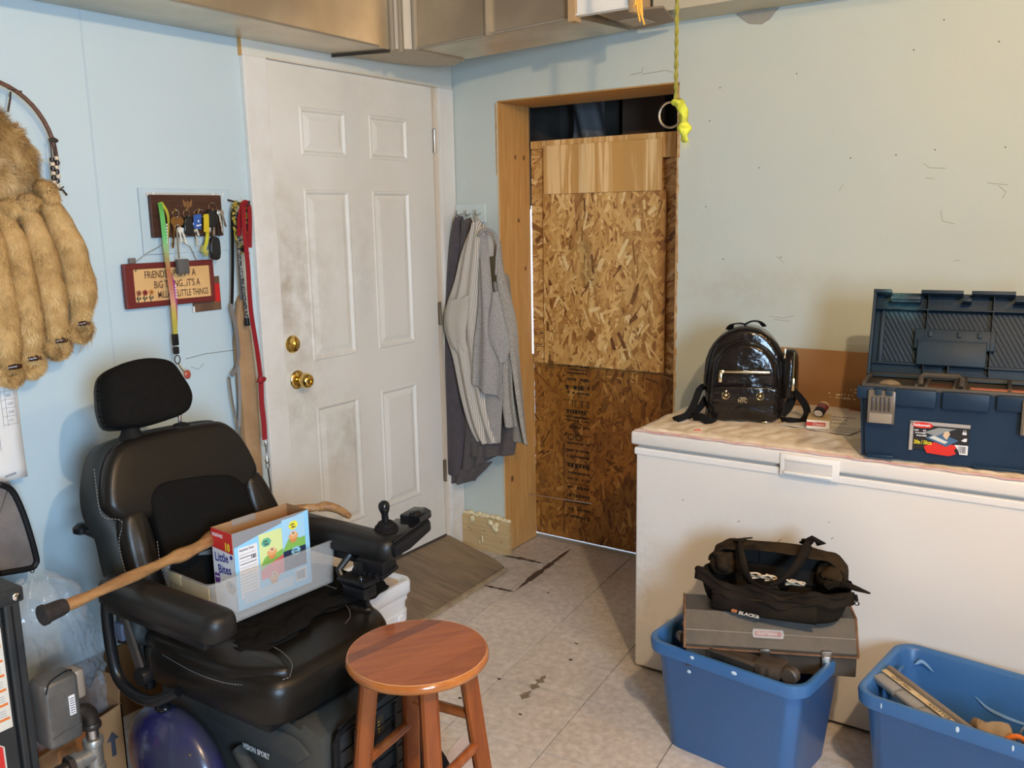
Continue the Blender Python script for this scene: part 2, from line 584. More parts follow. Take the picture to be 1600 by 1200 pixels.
for px_ in [(0.9062, -0.9873, 0.0000), (1.0458, -0.7380, 0.0000), (1.0912, -1.1335, 0.0000), (0.8670, -1.1609, 0.0000), (1.0017, -0.6209, 0.0000), (0.6660, -0.2852, 0.0000)]:
    G().prism([(px_[0] + .008 * cos(a) * random.uniform(.4, 1.2), px_[1] + .008 * sin(a) * random.uniform(.3, 1)) for a in [k * pi / 4 for k in range(8)]], .0002, .0012).obj('chip', dirt, floor, smooth=False)
# foam crumbs and white bits
crumb_at = ['at the far corner of the plywood sheet', 'beside the pale edging strip', 'nearest the stool', 'in front of the baseboard stub', 'between the door frame and baseboard stub']
for p in [(0.3680, -0.2338, -0.0000), (0.3843, -0.4053, 0.0000), (0.3425, -0.5478, 0.0000), (0.1242, 0.0051, 0.0000), (0.0905, 0.0146, 0.0000)]:
    g = G().sphere((p[0], p[1], .006), .009, 7, sc=(1.4, .7, .6)); g.jitter(.004, 90, p[0])
    tag(g.obj('foam_crumb', foam), 'pale crumb of dried foam on the floor ' + crumb_at.pop(0), 'crumb', 'foam crumbs on the floor by the door')

# plywood landing sheet in front of the door
ply_floor = mat('worn_plywood', (.275, .20, .125), .6, col2=(.155, .115, .075), scale=4, stretch=(1.2, 9, 1), lo=.3, hi=.7, detail=8, bump=.12, bscale=25, dist=.6)
add_spots(ply_floor, [(.18, -.25, 0, .25, 1, .8)], (.42, .28, .14), 9)
SHR = Matrix(((1, 0, 0, 0), (0, 1, 0, 0), (-.172, 0, 1, .068), (0, 0, 0, 1)))
land = G().prism([(.004, -1.30), (.392, -1.30), (.392, -.76), (.365, -.175), (.30, -.15), (.004, -.118)], 0.0005, .011, .002, M=SHR).obj('plywood_sheet', ply_floor, smooth=False)
tag(land, 'worn brown plywood sheet lying on the floor in front of the white door', 'plywood')
strip = G().tube([(.400, -1.25, .008), (.402, -.75, .008), (.381, -.18, .009)], 1, rect=(.016, .012), up=(0, 0, 1)).obj('edging_strip', mat('pale_edging', (.42, .33, .21), .6, col2=(.30, .22, .13), scale=20), land, smooth=False)

# ================================================================= WALLS
# left wall (with the exterior door)
wl = G()
wl.box((-.14, -5.1, -.1), (0, -1.075, 2.62)).box((-.14, -1.075, 2.150), (0, 0, 2.62)).box((-.14, -.115, 0), (0, .1, 2.15)).box((-.14, -1.075, -.1), (-.0, -.115, .07))
wall_left = struct(wl.obj('wall_left', paint, smooth=False))
wb = G()
wb.box((-.14, 0, -.1), (.252, .10, 2.62)).box((.252, 0, 2.0615), (1.103, .10, 2.62)).box((1.103, 0, -.1), (4.4, .10, 2.62))
wall_back = struct(wb.obj('wall_back', paint_b, smooth=False))
wr = G()
wr.box((4.3, -5.1, -.1), (4.42, -4.35, 2.62)).box((4.3, -3.35, -.1), (4.42, 0, 2.62)).box((4.3, -4.35, -.1), (4.42, -3.35, .95)).box((4.3, -4.35, 2.15), (4.42, -3.35, 2.62))
room_dark = mat('wall_low_bounce', (.20, .17, .13), .8)  # out-of-view walls coloured dark to cut bounced light
wall_right = struct(wr.obj('wall_right', room_dark, smooth=False))
wall_front = struct(G().box((-.14, -5.12, -.1), (4.42, -5.0, 2.62)).obj('wall_front', room_dark, smooth=False))
ceilm = mat('ceiling_board', (.30, .23, .16), .7, col2=(.25, .19, .13), scale=2)
struct(G().box((-.14, -5.12, 2.60), (4.42, .1, 2.70)).obj('ceiling', ceilm, smooth=False))
win = sempty('window_1', (4.36, -3.85, 1.55))
g = G()
for lo, hi in (((4.33, -4.35, .95), (4.38, -4.30, 2.15)), ((4.33, -3.40, .95), (4.38, -3.35, 2.15)), ((4.33, -4.3, .95), (4.38, -3.4, 1.0)), ((4.33, -4.3, 2.10), (4.38, -3.4, 2.15)), ((4.335, -4.3, 1.53), (4.375, -3.4, 1.57))):
    g.box(lo, hi, .004)
g.obj('window_frame', white_paint, win, smooth=False)
G().box((4.352, -4.3, 1.0), (4.356, -3.4, 2.1)).obj('pane', mat('glass', (.9, .95, .95), .02, trans=1.0), win, smooth=False)

# soffit over the right half of the back wall
struct(G().box((1.085, -.20, 2.278), (4.3, -.001, 2.599)).obj('ceiling', mat('soffit_paint', (.60, .56, .43), .6, col2=(.54, .50, .38), scale=3), smooth=False))
# torn patch of wall paper board under the soffit
tear = G()
tp = [(1.3192, 0.0000, 2.2750), (1.3705, 0.0000, 2.2355), (1.4153, 0.0000, 2.2276), (1.4450, 0.0000, 2.2411), (1.4670, 0.0000, 2.2660), (1.4781, 0.0000, 2.2752), (1.3903, 0.0000, 2.2763)]
tear.prism([(p[0], p[2]) for p in tp], 0.0, .004, M=Matrix(((1, 0, 0, 0), (0, 0, -1, -.0005), (0, 1, 0, 0), (0, 0, 0, 1))))
tear.obj('torn_patch', mat('torn_paper', (.34, .33, .29), .85, bump=.6, bscale=50), wall_back, smooth=False)

# cracks, scratches and nail heads in the plaster
crk = mat('plaster_crack', (.20, .23, .22), .9)
def wall_line(pts, w, m=crk, parent=None, name='crack'):
    G().tube(pts, w, n=4).obj(name, m, parent or wall_left, smooth=False)
wall_line([(0.0000, -1.4790, 1.1199), (0.0000, -1.4020, 1.1267), (0.0000, -1.2790, 1.1237)], .0013)
wall_line([(0.0000, -1.4617, 1.0913), (0.0000, -1.4325, 1.0782), (0.0000, -1.4103, 1.0948)], .001)
seam_m = mat('wall_seam', (.46, .57, .62), .7)
G().box((0, -1.736, 0), (.0008, -1.730, 2.18)).obj('joint_tape', seam_m, wall_left, smooth=False)
for (x, y) in [(1428, 78), (1475, 31), (1561, 65), (1245, 115), (1186, 262), (1461, 234), (1400, 242), (1571, 230), (1125, 137), (1109, 189), (1348, 95), (1103, 323)]:
    pass
PB = [(1.9300, 0.0000, 2.0826), (2.0150, 0.0000, 2.1650), (2.1780, 0.0000, 2.0795), (1.5480, 0.0000, 2.0461), (1.4226, 0.0000, 1.7284), (2.0141, 0.0000, 1.7598), (1.8937, 0.0000, 1.7497), (2.2194, 0.0000, 1.7564), (1.2650, 0.0000, 2.0243), (1.2278, 0.0000, 1.9079), (1.2198, 0.0000, 1.5920), (1.2941, 0.0000, 1.3938), (1.5152, 0.0000, 1.4033), (1.7459, 0.0000, 1.7465)]
for p in PB:
    G().lathe([(.0024, 0), (.0024, .0012), (.001, .0018)], 8, M=Matrix.Translation((p[0], 0, p[2])) @ Matrix.Rotation(radians(90), 4, 'X')).obj('nail_head', nailm, wall_back)
dent = mat('plaster_ridge', (.50, .51, .44), .7)
for a in ([(1.7123, 0.0000, 1.6369), (1.7264, 0.0000, 1.6605)], [(1.9815, 0.0000, 1.7182), (2.0001, 0.0000, 1.7029), (2.0489, 0.0000, 1.6987)], [(1.9904, 0.0000, 1.6701), (2.0180, 0.0000, 1.6670)], [(2.0440, 0.0000, 1.5644), (2.0501, 0.0000, 1.5288), (2.0895, 0.0000, 1.5179)],
          [(2.1764, 0.0000, 1.6469), (2.2352, 0.0000, 1.6389)], [(2.2082, 0.0000, 1.6378), (2.2314, 0.0000, 1.6170), (2.2220, 0.0000, 1.5973)], [(2.0936, 0.0000, 1.3964), (2.1127, 0.0000, 1.3987)], [(1.4984, 0.0000, 1.4078), (1.5278, 0.0000, 1.3824)],
          [(1.4800, 0.0000, 1.1842), (1.5355, 0.0000, 1.1796), (1.5731, 0.0000, 1.1909)], [(1.4949, 0.0000, 1.1729), (1.5598, 0.0000, 1.1689)]):
    wall_line(a, .0011, mat('pencil_scratch', (.40, .39, .32), .8), wall_back, 'scratch')
wall_line([(0.8953, 0.0000, 2.1060), (0.9450, 0.0000, 2.1107), (0.9503, 0.0000, 2.1291)], .0016, mat('pencil_scratch', (.40, .39, .32), .8), wall_back, 'scratch')
wall_line([(0.9451, 0.0000, 2.1035), (1.0450, 0.0000, 2.1077), (1.0769, 0.0000, 2.0975)], .0014, mat('pencil_scratch', (.40, .39, .32), .8), wall_back, 'scratch')

# ================================================================= DOOR
door = sempty('door_1', (0, 0, 0))
Y0, Y1, Z0, Z1 = -1.058, -.138, .088, 2.128
G().box((-.045, Y0, Z0), (-.006, Y1, Z1), 0).obj('door_slab', door_paint, door, smooth=False)
# front skin with six recessed panels
g = G()
cols = [(-.910, -.668), (-.540, -.303)]; rows = [(.330, .853), (1.030, 1.683), (1.806, 1.982)]
ys = [Y0] + [v for c in cols for v in c] + [Y1]; zs = [Z0] + [v for r in rows for v in r] + [Z1]
for i in range(5):
    for j in range(7):
        if i % 2 == 1 and j % 2 == 1: continue
        g.raw([(0, ys[i], zs[j]), (0, ys[i + 1], zs[j]), (0, ys[i + 1], zs[j + 1]), (0, ys[i], zs[j + 1])], [(0, 1, 2, 3)])
g.raw([(0, Y0, Z0), (-.006, Y0, Z0), (-.006, Y0, Z1), (0, Y0, Z1)], [(0, 1, 2, 3)])
g.raw([(0, Y1, Z0), (-.006, Y1, Z0), (-.006, Y1, Z1), (0, Y1, Z1)], [(0, 1, 2, 3)])
bmesh.ops.remove_doubles(g.bm, verts=g.bm.verts, dist=1e-5)
g.obj('door_face', door_paint, door, smooth=False)
for c in cols:
    for r in rows:
        g = G()
        prof = [(0, 0), (.006, .0035), (.012, .003), (.020, -.0055), (.024, -.0055), (.046, .0005), (.048, .0005)]
        prev = None; vs = []; fs = []
        for d, x in prof:
            vs += [(x, c[0] + d, r[0] + d), (x, c[1] - d, r[0] + d), (x, c[1] - d, r[1] - d), (x, c[0] + d, r[1] - d)]
        for k in range(len(prof) - 1):
            for i in range(4):
                j = (i + 1) % 4
                fs.append((4 * k + i, 4 * k + j, 4 * k + 4 + j, 4 * k + 4 + i))
        L = 4 * (len(prof) - 1); fs.append((L, L + 1, L + 2, L + 3))
        g.raw(vs, fs).obj('door_panel', door_paint, door, smooth=False)
def knob(y, z, kind):
    M = Matrix.Translation((0, y, z)) @ Matrix.Rotation(radians(90), 4, 'Y')
    if kind == 'knob':
        r = G().lathe([(.034, 0), (.036, .003), (.033, .007), (.022, .010), (.014, .012)], 28, M=M).obj('knob_rose', brass, door)
        G().lathe([(.012, .010), (.011, .026), (.015, .034), (.026, .040), (.029, .050), (.027, .062), (.018, .070), (.012, .072), (.011, .066), (.004, .066)], 28, M=M).obj('door_knob', brass, door)
    else:
        G().lathe([(.033, 0), (.034, .004), (.028, .013), (.012, .017), (.002, .018)], 28, M=M).obj('deadbolt', brass, door)
        G().box((.016, y - .004, z - .017), (.031, y + .004, z + .013), .003).obj('thumb_turn', brass, door)
knob(-1.012, 1.111, 'bolt'); knob(-.998, .973, 'knob')
G().box((-.044, Y0 - .004, .93), (-.001, Y0 - .001, 1.15)).obj('strike_plate', brass, door, smooth=False)
for z, col in ((1.900, steel), (1.140, mat('aged_hinge', (.22, .17, .11), .5, metal=.8)), (.400, mat('aged_hinge', (.2, .17, .11), .5))):
    h = G().box((-.002, -.136, z - .05), (.0025, -.112, z + .05), .001)
    h.lathe([(.0065, -.052), (.0075, -.050), (.0065, -.046), (.0065, .046), (.0075, .050), (.004, .054)], 12, M=Matrix.Translation((.006, -.130, z)))
    hh = h.obj('hinge', col, door)
    for k in (-.03, 0, .03):
        G().lathe([(.003, 0), (.003, .001)], 8, M=Matrix.Translation((.0027, -.119, z + k)) @ Matrix.Rotation(radians(90), 4, 'Y')).obj('screw', steel, hh)
# frame, casing, threshold
jamb_m = mat('jamb_stained', (.66, .55, .42), .55, col2=(.72, .66, .56), scale=4, stretch=(1, 1, .3))
G().box((-.10, -1.076, .07), (-.004, Y0 - .002, 2.15)).box((-.10, Y1 + .003, .07), (-.004, -.113, 2.15)).box((-.10, Y0, 2.131), (-.004, Y1, 2.15)).obj('door_jamb', jamb_m, door, smooth=False)
G().box((-.003, -.128, .0), (.0035, -.102, 2.15), .001).obj('stop_strip', jamb_m, door, smooth=False)
t1 = struct(G().box((.0, -1.168, 0), (.021, -1.066, 2.128), .003).obj('trim_1', white_paint, smooth=False))
t2 = struct(G().box((.0, -.104, .0), (.019, -.004, 2.128), .003).obj('trim_2', white_paint, smooth=False))
head = mat('header_paint', (.66, .66, .58), .6, col2=(.70, .69, .62), scale=4)
t3 = struct(G().box((.0, -1.168, 2.1285), (.013, -.004, 2.30), .001).obj('trim_3', head, smooth=False))
G().box((0.0, -1.172, 2.125), (.016, -1.168, 2.19)).obj('raw_edge', pine, t3, smooth=False)
G().tube([(.014, -1.06, 2.131), (.016, -.9, 2.1295), (.015, -.6, 2.131), (.015, -.12, 2.130)], .003, n=5).obj('caulk_bead', jamb_m, t3)
G().box((-.10, -1.07, .0), (.003, -.11, .086), .001).obj('threshold', mat('threshold_dark', (.07, .055, .045), .6), door, smooth=False)


# ================================================================= BOARDED OPENING
op = sempty('window_2', (.68, .1, 1.0)); op.name = 'door_2'
def knots(g_obj, pts, plane):
    for i, (a, b, r) in enumerate(pts):
        M = Matrix.Translation((.2576, a, b)) @ Matrix.Rotation(radians(90), 4, 'Y')
        G().lathe([(r, 0), (r * .6, .0006)], 10, M=M @ Matrix.Diagonal((1.3, 1, 1, 1))).obj('knot', mat('wood_knot', (.20, .09, .035), .6), g_obj)
lj = G().box((.2523, .0015, 0.0), (.2572, .2475, 2.056), .001).obj('side_stud', pine, op, smooth=False)
G().box((.2400, .2476, 0), (.2572, .2648, .92), 0).obj('slit_filler', pine, op, smooth=False)  # added to close the lower part of the light slit
knots(lj, [(.13, 1.83, .008), (.20, 1.83, .009), (.15, 1.55, .008), (.2, 1.33, .008), (.1, .6, .012), (.12, .9, .01), (.06, .35, .012)], 'x')
G().box((.2523, .0015, 2.0565), (1.1028, .292, 2.061), .001).obj('head_stud', pine, op, smooth=False)
rj = G().box((1.0985, .02, 0), (1.1028, .292, 2.056), .001).obj('side_stud', pine, op, smooth=False)
# ragged raw edge of the wall board around the opening
g = G()
for k in range(60):
    z0 = .03 + k * (2.02 / 60)
    g.box((1.0975, -.002, z0), (1.1055 + random.uniform(-.003, .004), .015, z0 + .034), 0)
g.obj('ragged_edge', mat('raw_board_edge', (.42, .22, .08), .7, col2=(.60, .42, .22), scale=30), op, smooth=False)
g = G()
for k in range(16):
    z0 = 1.75 + k * .019
    g.box((.2425, -.0015, z0), (.2485 + random.uniform(-.003, .003), .0, z0 + .020), 0)
g.obj('ragged_edge', mat('raw_board_edge', (.42, .22, .08), .7, col2=(.60, .42, .22), scale=30), op, smooth=False)
G().box((.2495, -.0025, 0), (.2560, .001, 2.05), .001).obj('corner_strip', mat('corner_pale', (.62, .50, .33), .6), op, smooth=False)
# dark sheeted space behind the boards; its floor panel is added to block light
g = G()
g.box((.10, .78, 1.35), (1.30, .80, 2.5)).box((.10, .285, 1.842), (1.30, .78, 1.856)).box((.10, .292, 2.42), (1.30, .80, 2.45)).box((.08, .25, 1.62), (.10, .80, 2.5)).box((.20, .2476, 1.60), (.252, .262, 2.06)).box((1.30, .292, 1.2), (1.32, .80, 2.5)).box((.09, .30, 2.09), (1.3, .302, 2.45))
g.obj('sheeting_and_light_block', dark_void, op, smooth=False)
g = G().grid(lambda u, v: (.26 + .20 * u, .62 + .03 * sin(9 * u + 3 * v), 1.88 + .26 * v), 16, 8)
g.obj('loose_plastic', mat('loose_plastic', (.13, .135, .145), .4, bump=.5, bscale=6), op)
G().box((.50, .70, 1.86), (.72, .72, 2.40)).obj('pipe_box', mat('void_brown', (.13, .085, .06), .6), op, smooth=False)
G().box((.2575, .262, -.004), (1.10, .30, .018), .002).obj('sill_plate', mat('sill_metal', (.5, .5, .46), .35, metal=.7), op, smooth=False)

osb_stops = [(0.0, (.15, .055, .014)), (.22, (.34, .145, .035)), (.5, (.56, .30, .085)), (.78, (.76, .48, .17)), (1.0, (.88, .66, .32))]
osb_dark = [(0.0, (.09, .030, .006)), (.22, (.20, .075, .013)), (.5, (.30, .125, .022)), (.78, (.39, .18, .036)), (1.0, (.54, .30, .085))]
osb_l = attr_mat('osb_strands_light', osb_stops, .45, grain=.25, coat=.05)
osb_d = attr_mat('osb_strands_dark', osb_dark, .42, grain=.25, coat=.1)
def osb(name, label, x0, x1, z0, z1, y0, y1, n, mean, spread, m, seed, base, lean=0.0):
    rnd = random.Random(seed)
    t = thing(name, label, 'board', ((x0 + x1) / 2, (y0 + y1) / 2, z0))
    G().box((x0, y0, z0), (x1, y1, z1), .001).obj('panel', base, t, smooth=False)
    polys = []
    for k in range(n):
        cx = rnd.uniform(x0 - .02, x1 + .02); cz = rnd.uniform(z0 - .02, z1 + .02)
        a = radians(rnd.gauss(mean, spread)); L = rnd.uniform(.035, .115) ; w = rnd.uniform(.007, .024) * (.6 if rnd.random() < .5 else 1)
        if rnd.random() < .06: w *= 1.5; L *= .9
        ux, uz = cos(a), sin(a)
        sk = rnd.uniform(-.2, .2) * w
        q = [(-L / 2, -w / 2), (L / 2 - rnd.uniform(0, .3) * L, -w / 2 + sk), (L / 2, rnd.uniform(-.3, .4) * w), (L / 2 - rnd.uniform(0, .2) * L, w / 2), (-L / 2 + rnd.uniform(0, .15) * L, w / 2 + sk * .5)]
        poly = [(cx + p[0] * ux - p[1] * uz, cz + p[0] * uz + p[1] * ux) for p in q]
        poly = clip_rect(poly, x0, z0, x1, z1)
        tone = min(1, max(0, rnd.gauss(.57, .18))) if rnd.random() > .07 else rnd.uniform(.0, .25)
        if poly: polys.append((poly, .00002 + .0013 * k / n, tone))
    M = Matrix(((1, 0, 0, 0), (0, 0, -1, y0), (0, 1, 0, 0), (0, 0, 0, 1)))
    toned('wood_strands', polys, m, t, M)
    for k in range(5):
        zz = z0 + .04 + (z1 - z0 - .08) * k / 4
        for xx in (x0 + .03, x1 - .03):
            G().lathe([(.0032, 0), (.0032, .002)], 7, M=Matrix.Translation((xx + rnd.uniform(-.005, .005), y0, zz)) @ Matrix.Rotation(radians(90), 4, 'X')).obj('nail', nailm, t)
    return t
osb_base_l = mat('osb_core', (.38, .19, .065), .6)
osb_base_d = mat('osb_core_dark', (.20, .085, .02), .6)
low = osb('osb_board', 'dark orange-brown strand board with black stamps closing the bottom of the opening', .2576, 1.097, .024, .96, .2650, .2780, 2200, 80, 38, osb_d, 11, osb_base_d)
rear = osb('osb_board', 'strand board mostly hidden, its edge strips showing left and right of the lighter board', .2650, 1.0965, .882, 1.868, .2495, .2625, 1900, 15, 30, osb_l, 12, osb_base_l)
frontb = osb('osb_board', 'golden strand board nailed over the middle of the opening below the plywood', .336, .948, .888, 1.665, .2340, .2470, 2500, 80, 30, osb_l, 13, osb_base_l)
plyw = mat('plywood_face', (.88, .62, .30), .5, col2=(.62, .34, .10), scale=2.6, stretch=(8, 8, .45), lo=.42, hi=.54, detail=4, dist=1.2)
pt = thing('plywood_board', 'pale plywood offcut with upright grain across the top of the boarded opening', 'board', (.64, .24, 1.66))
G().box((.345, .2250, 1.6655), (.930, .2335, 1.878), .001).obj('face', plyw, pt, smooth=False)
G().box((.272, .2350, 1.8685), (.993, .2480, 1.903), .001).obj('top_batten', plyw, pt, smooth=False)
G().box((.9305, .2280, 1.80), (.990, .2345, 1.900), .001).obj('corner_block', plyw, pt, smooth=False)
# stamps printed on the lower board
stamp = mat('stamp_ink', (.025, .016, .010), .6)
SM = lambda x, z: frame((x + .135, .2630, z + .02), (-1, 0, 0), (0, 0, -1))
for k, (z, h) in enumerate([(.868, .022), (.845, .011), (.828, .010), (.80, .015), (.765, .026), (.735, .014), (.648, .022), (.615, .010), (.600, .010), (.570, .014), (.490, .012), (.455, .014), (.425, .014), (.385, .024), (.345, .014), (.315, .014), (.275, .018), (.235, .018), (.20, .014), (.165, .016), (.125, .014)]):
    scribble('stamp', .125, h, SM(.425, z), stamp, low, seed=k)
text('stamp', '0  8  21', .042, SM(.425, .690), stamp, low, ext=.0002, sx=.75)
for dx in (.03, .07):
    G().tube([(.43 + dx + .016 * cos(a_), .2628, .535 + .014 * sin(a_)) for a_ in [2 * pi * q / 18 for q in range(18)]], .0022, closed=True, n=4).obj('stamp_ring', stamp, low)
for z in (.882, .778, .712, .665, .635, .545, .47, .405, .305, .22, .145):
    G().box((.424, .2626, z), (.560, .2634, z + .0022)).obj('stamp_rule', stamp, low, smooth=False)
G().box((.418, .2626, .05), (.4205, .2634, .50)).obj('stamp_rule', stamp, low, smooth=False)
for k in range(9):
    G().box((.272 + .0, .2487, .935 + k * .011), (.272 + random.uniform(.04, .06), .2489, .940 + k * .011)).obj('stamp_rule', stamp, rear, smooth=False)
# thin metal rod leaning across the lower board
rod = G().tube([(0.2033, 0.2000, 0.2338), (0.3808, 0.2000, 0.2403), (0.6087, 0.2000, 0.2469)], .0028, n=8).obj('metal_rod', steel)
tag(rod, 'thin bent metal rod fixed across the foot of the dark strand board', 'rod')

# ================================================================= BASEBOARD STUB + FOAM
bb = struct(G().box((.0205, -.030, 0.0), (.288, -.0005, .160), .002).obj('baseboard_back', pine_pale, smooth=False))
rnd = random.Random(4)
g = G()
for k in range(26):
    x = .03 + .25 * k / 25
    g.sphere((x, -.012, .166 + rnd.uniform(-.004, .006)), rnd.uniform(.009, .015), 9, sc=(1.3, 1, .8))
for (x, z, r) in [(.085, .150, .014), (.19, .148, .015), (.215, .128, .018), (.222, .118, .014), (.225, .140, .014), (.082, .14, .010)]:
    g.sphere((x, -.034, z), r, 10, sc=(1, .6, 1.1))
g.sphere((.14, -.033, .055), .009, 8, sc=(.6, .6, 2)); g.sphere((.125, -.033, .035), .007, 8, sc=(.8, .5, 1.3))
g.jitter(.003, 60).obj('foam_bead', foam, bb)
for x, z in ((.06, .1), (.07, .09), (.15, .10), (.25, .06)):
    G().lathe([(.003, 0), (.003, .001)], 7, M=Matrix.Translation((x, -.030, z)) @ Matrix.Rotation(radians(90), 4, 'X')).obj('nail_head', nailm, bb)

# ================================================================= DUCTWORK
duct = thing('metal_air_duct', 'galvanized rectangular metal air duct running round the corner at the ceiling', 'duct', (.2, -.6, 2.18))
def quadbox(pts, z1, name, m=galv):
    """bottom polygon with its own heights, sides up to z1"""
    n = len(pts); vs = list(pts) + [(p[0], p[1], z1) for p in pts]
    fs = [tuple(range(n))[::-1], tuple(range(n, 2 * n))] + [(i, (i + 1) % n, n + (i + 1) % n, n + i) for i in range(n)]
    return G().raw(vs, fs).obj(name, m, duct, smooth=False)
quadbox([(.004, -3.2, 2.178), (.345, -3.2, 2.178), (.256, -.685, 2.18), (.030, -.752, 2.18), (.004, -1.2, 2.18)], 2.58, 'duct_section')
quadbox([(.030, -.748, 2.183), (.256, -.681, 2.183), (.294, -.655, 2.183), (.326, -.618, 2.183), (.337, -.345, 2.183), (.20, -.215, 2.187), (.10, -.30, 2.187), (.05, -.45, 2.185)], 2.58, 'duct_elbow', mat('elbow_steel', (.50, .44, .34), .62, metal=.6))
quadbox([(.337, -.342, 2.18), (.328, -.620, 2.18), (.925, -.478, 2.236), (.915, -.05, 2.262)], 2.58, 'duct_section')
G().tube([(.028, -.752, 2.176), (.257, -.686, 2.176)], 1, rect=(.006, .012), up=(0, 0, 1)).obj('seam_cleat', cordm, duct, smooth=False)
G().tube([(.337, -.342, 2.176), (.328, -.620, 2.176)], 1, rect=(.006, .010), up=(0, 0, 1)).obj('seam_cleat', galv_dull, duct, smooth=False)
for x, y, d in ((.262, -.672, 1), (.288, -.655, 0), (.330, -.625, 1)):
    G().box((x - .005, y - .012, 2.168 if d == 0 else 2.176), (x + .010, y + .006, 2.58), .003, M=None).obj('drive_cleat', galv_dull, duct, smooth=False)
G().tube([(.345 - .001, -3.2, 2.181), (.262, -.75, 2.183)], .004, n=6).obj('hem', galv_dull, duct)
G().tube([(.336, -.626, 2.184), (.915, -.487, 2.238)], .004, n=6).obj('hem', galv_dull, duct)
# white register box and cardboard flap hanging from the duct
reg = thing('vent_box', 'bright white open vent box set into the duct above the boarded opening', 'vent', (1.0, -.5, 2.25))
G().box((.955, -.520, 2.236), (1.155, -.500, 2.50), .002).obj('face_plate', mat('bright_sheet', (.9, .9, .86), .25), reg, smooth=False)
tanm = mat('tan_tape', (.50, .33, .17), .5)
G().box((.925, -.530, 2.215), (.955, -.490, 2.50), .002).obj('side_post', tanm, reg, smooth=False)
G().box((1.155, -.530, 2.215), (1.175, -.490, 2.50), .002).obj('side_post', tanm, reg, smooth=False)
G().box((.955, -.528, 2.232), (1.155, -.496, 2.238), .001).obj('bottom_lip', mat('bright_sheet', (.9, .9, .86), .25), reg, smooth=False)
G().box((.94, -.49, 2.266), (1.08, -.21, 2.56), .002).obj('box_body', tanm, reg, smooth=False)
fp_ = [(0.9790, -0.3978, 2.2550), (1.1935, -0.3490, 2.2550), (1.1303, -0.1137, 2.2550), (0.9494, -0.0718, 2.2550)]
fl = G().prism([(p[0], p[1]) for p in fp_], 2.255, 2.262).obj('bottom_flap', mat('flap_brown', (.26, .19, .125), .55), reg, smooth=False)
fo_ = [(0.9841, -0.2639, 2.2545), (1.0659, -0.2649, 2.2545), (1.0763, -0.1610, 2.2545), (0.9838, -0.1511, 2.2545)]
G().prism([(p[0], p[1]) for p in fo_], 2.2515, 2.2552).obj('flap_opening', mat('flap_pale', (.46, .38, .27), .6), reg, smooth=False)
G().box((.62, -.585, 2.20), (.625, -.54, 2.55)).obj('wire_strap', galv_dull, duct, smooth=False)

# ================================================================= CHEST FREEZER
frz_m = mat('freezer_enamel', (.80, .775, .73), .30, col2=(.77, .74, .69), scale=1.5, bump=.02, bscale=90)
add_spots(frz_m, [(-.68, -.308, .35, .12, 3, .5), (-.35, -.308, .5, .5, .8, .12)], (.45, .40, .33), 40)
fz = thing('chest_freezer', 'long white chest freezer standing against the wall under the blue toolbox', 'freezer', (1.95, -.36, 0))
G().box((1.262, -.664, .012), (2.86, -.045, .790), .006).obj('cabinet', frz_m, fz, smooth=False)
G().box((1.28, -.645, .0), (2.84, -.07, .036), .003).obj('plinth', black_pl, fz, smooth=False)
G().box((1.256, -.669, .775), (2.865, -.040, .800), .005).obj('top_trim', mat('freezer_trim', (.83, .81, .78), .35), fz, smooth=False)
G().box((1.265, -.655, .800), (2.857, -.05, .810), .002).obj('gasket', mat('gasket_grey', (.50, .48, .45), .6), fz, smooth=False)
lid = G().box((1.246, -.676, .810), (2.872, -.030, .856), .009, 3).obj('lid', frz_m, fz)
hx0, hx1 = (1.7532, -0.6760, 0.8397)[0], (1.9278, -0.6760, 0.8191)[0]
hm = mat('handle_white', (.86, .85, .82), .3)
G().box((hx0, -.684, .782), (hx1, -.672, .850), .004).obj('handle_plate', hm, fz)
G().box((hx0 + .015, -.6855, .797), (hx1 - .018, -.680, .832), .003).obj('handle_recess', mat('handle_recess', (.66, .64, .61), .4), fz)
G().box((hx0 + .015, -.694, .790), (hx1 - .018, -.684, .7985), .003).box((hx0 + .015, -.690, .832), (hx1 - .018, -.684, .838), .002).obj('grip_lip', hm, fz)
G().box((1.325, -.6772, .838), (1.355, -.6755, .846)).obj('tape_scrap', paperm, fz, smooth=False)
for x, z, l in ((1.62, .60, .012), (1.75, .56, .018), (1.43, .64, .01), (1.9, .65, .006), (1.91, .60, .01)):
    G().tube([(x, -.6643, z), (x + l * .6, -.6643, z + l * .6)], .0012, n=4).obj('scratch', mat('grey_scratch', (.3, .28, .25), .8), lid if 0 else fz, smooth=False)

# quilted pad on the freezer
quilt = mat('quilted_pad', (.88, .78, .64), .85, spec=.2, col2=(.52, .35, .20), scale=13, stretch=(1, .55, 1), lo=.46, hi=.80, detail=7, bump=.3, bscale=35)
add_spots(quilt, [(1.75, -.50, .86, .22, 1, .55), (1.62, -.42, .86, .2, 1, .5), (1.32, -.45, .86, .12, 1, .25)], (.36, .22, .09), 9)
def qf(u, v):
    x = 1.275 + u * 1.35; y = -.668 + v * .615
    if u == 0: x += .008 * sin(v * 14)
    z = .8612 + .0048 * abs(sin(x * 52 + 3 * y + sin(y * 30))) ** .6 + .003 * noise.noise(Vector((x * 14, y * 22, 0)))
    if v < .02: z = .859; y += .006 * noise.noise(Vector((x * 9, 0, 3)))
    return (x, y, z)
pad = G().grid(qf, 150, 60).obj('quilted_pad', quilt, solid=0.002)
tag(pad, 'stained cream quilted pad covering the top of the white freezer', 'pad')
pe = G().tube([(1.262 + 1.36 * k / 40, -.6725 + .003 * sin(k * 1.7), .8605 + .0015 * sin(k * 2.3)) for k in range(41)], 1, rect=(.004, .006), up=(0, 0, 1))
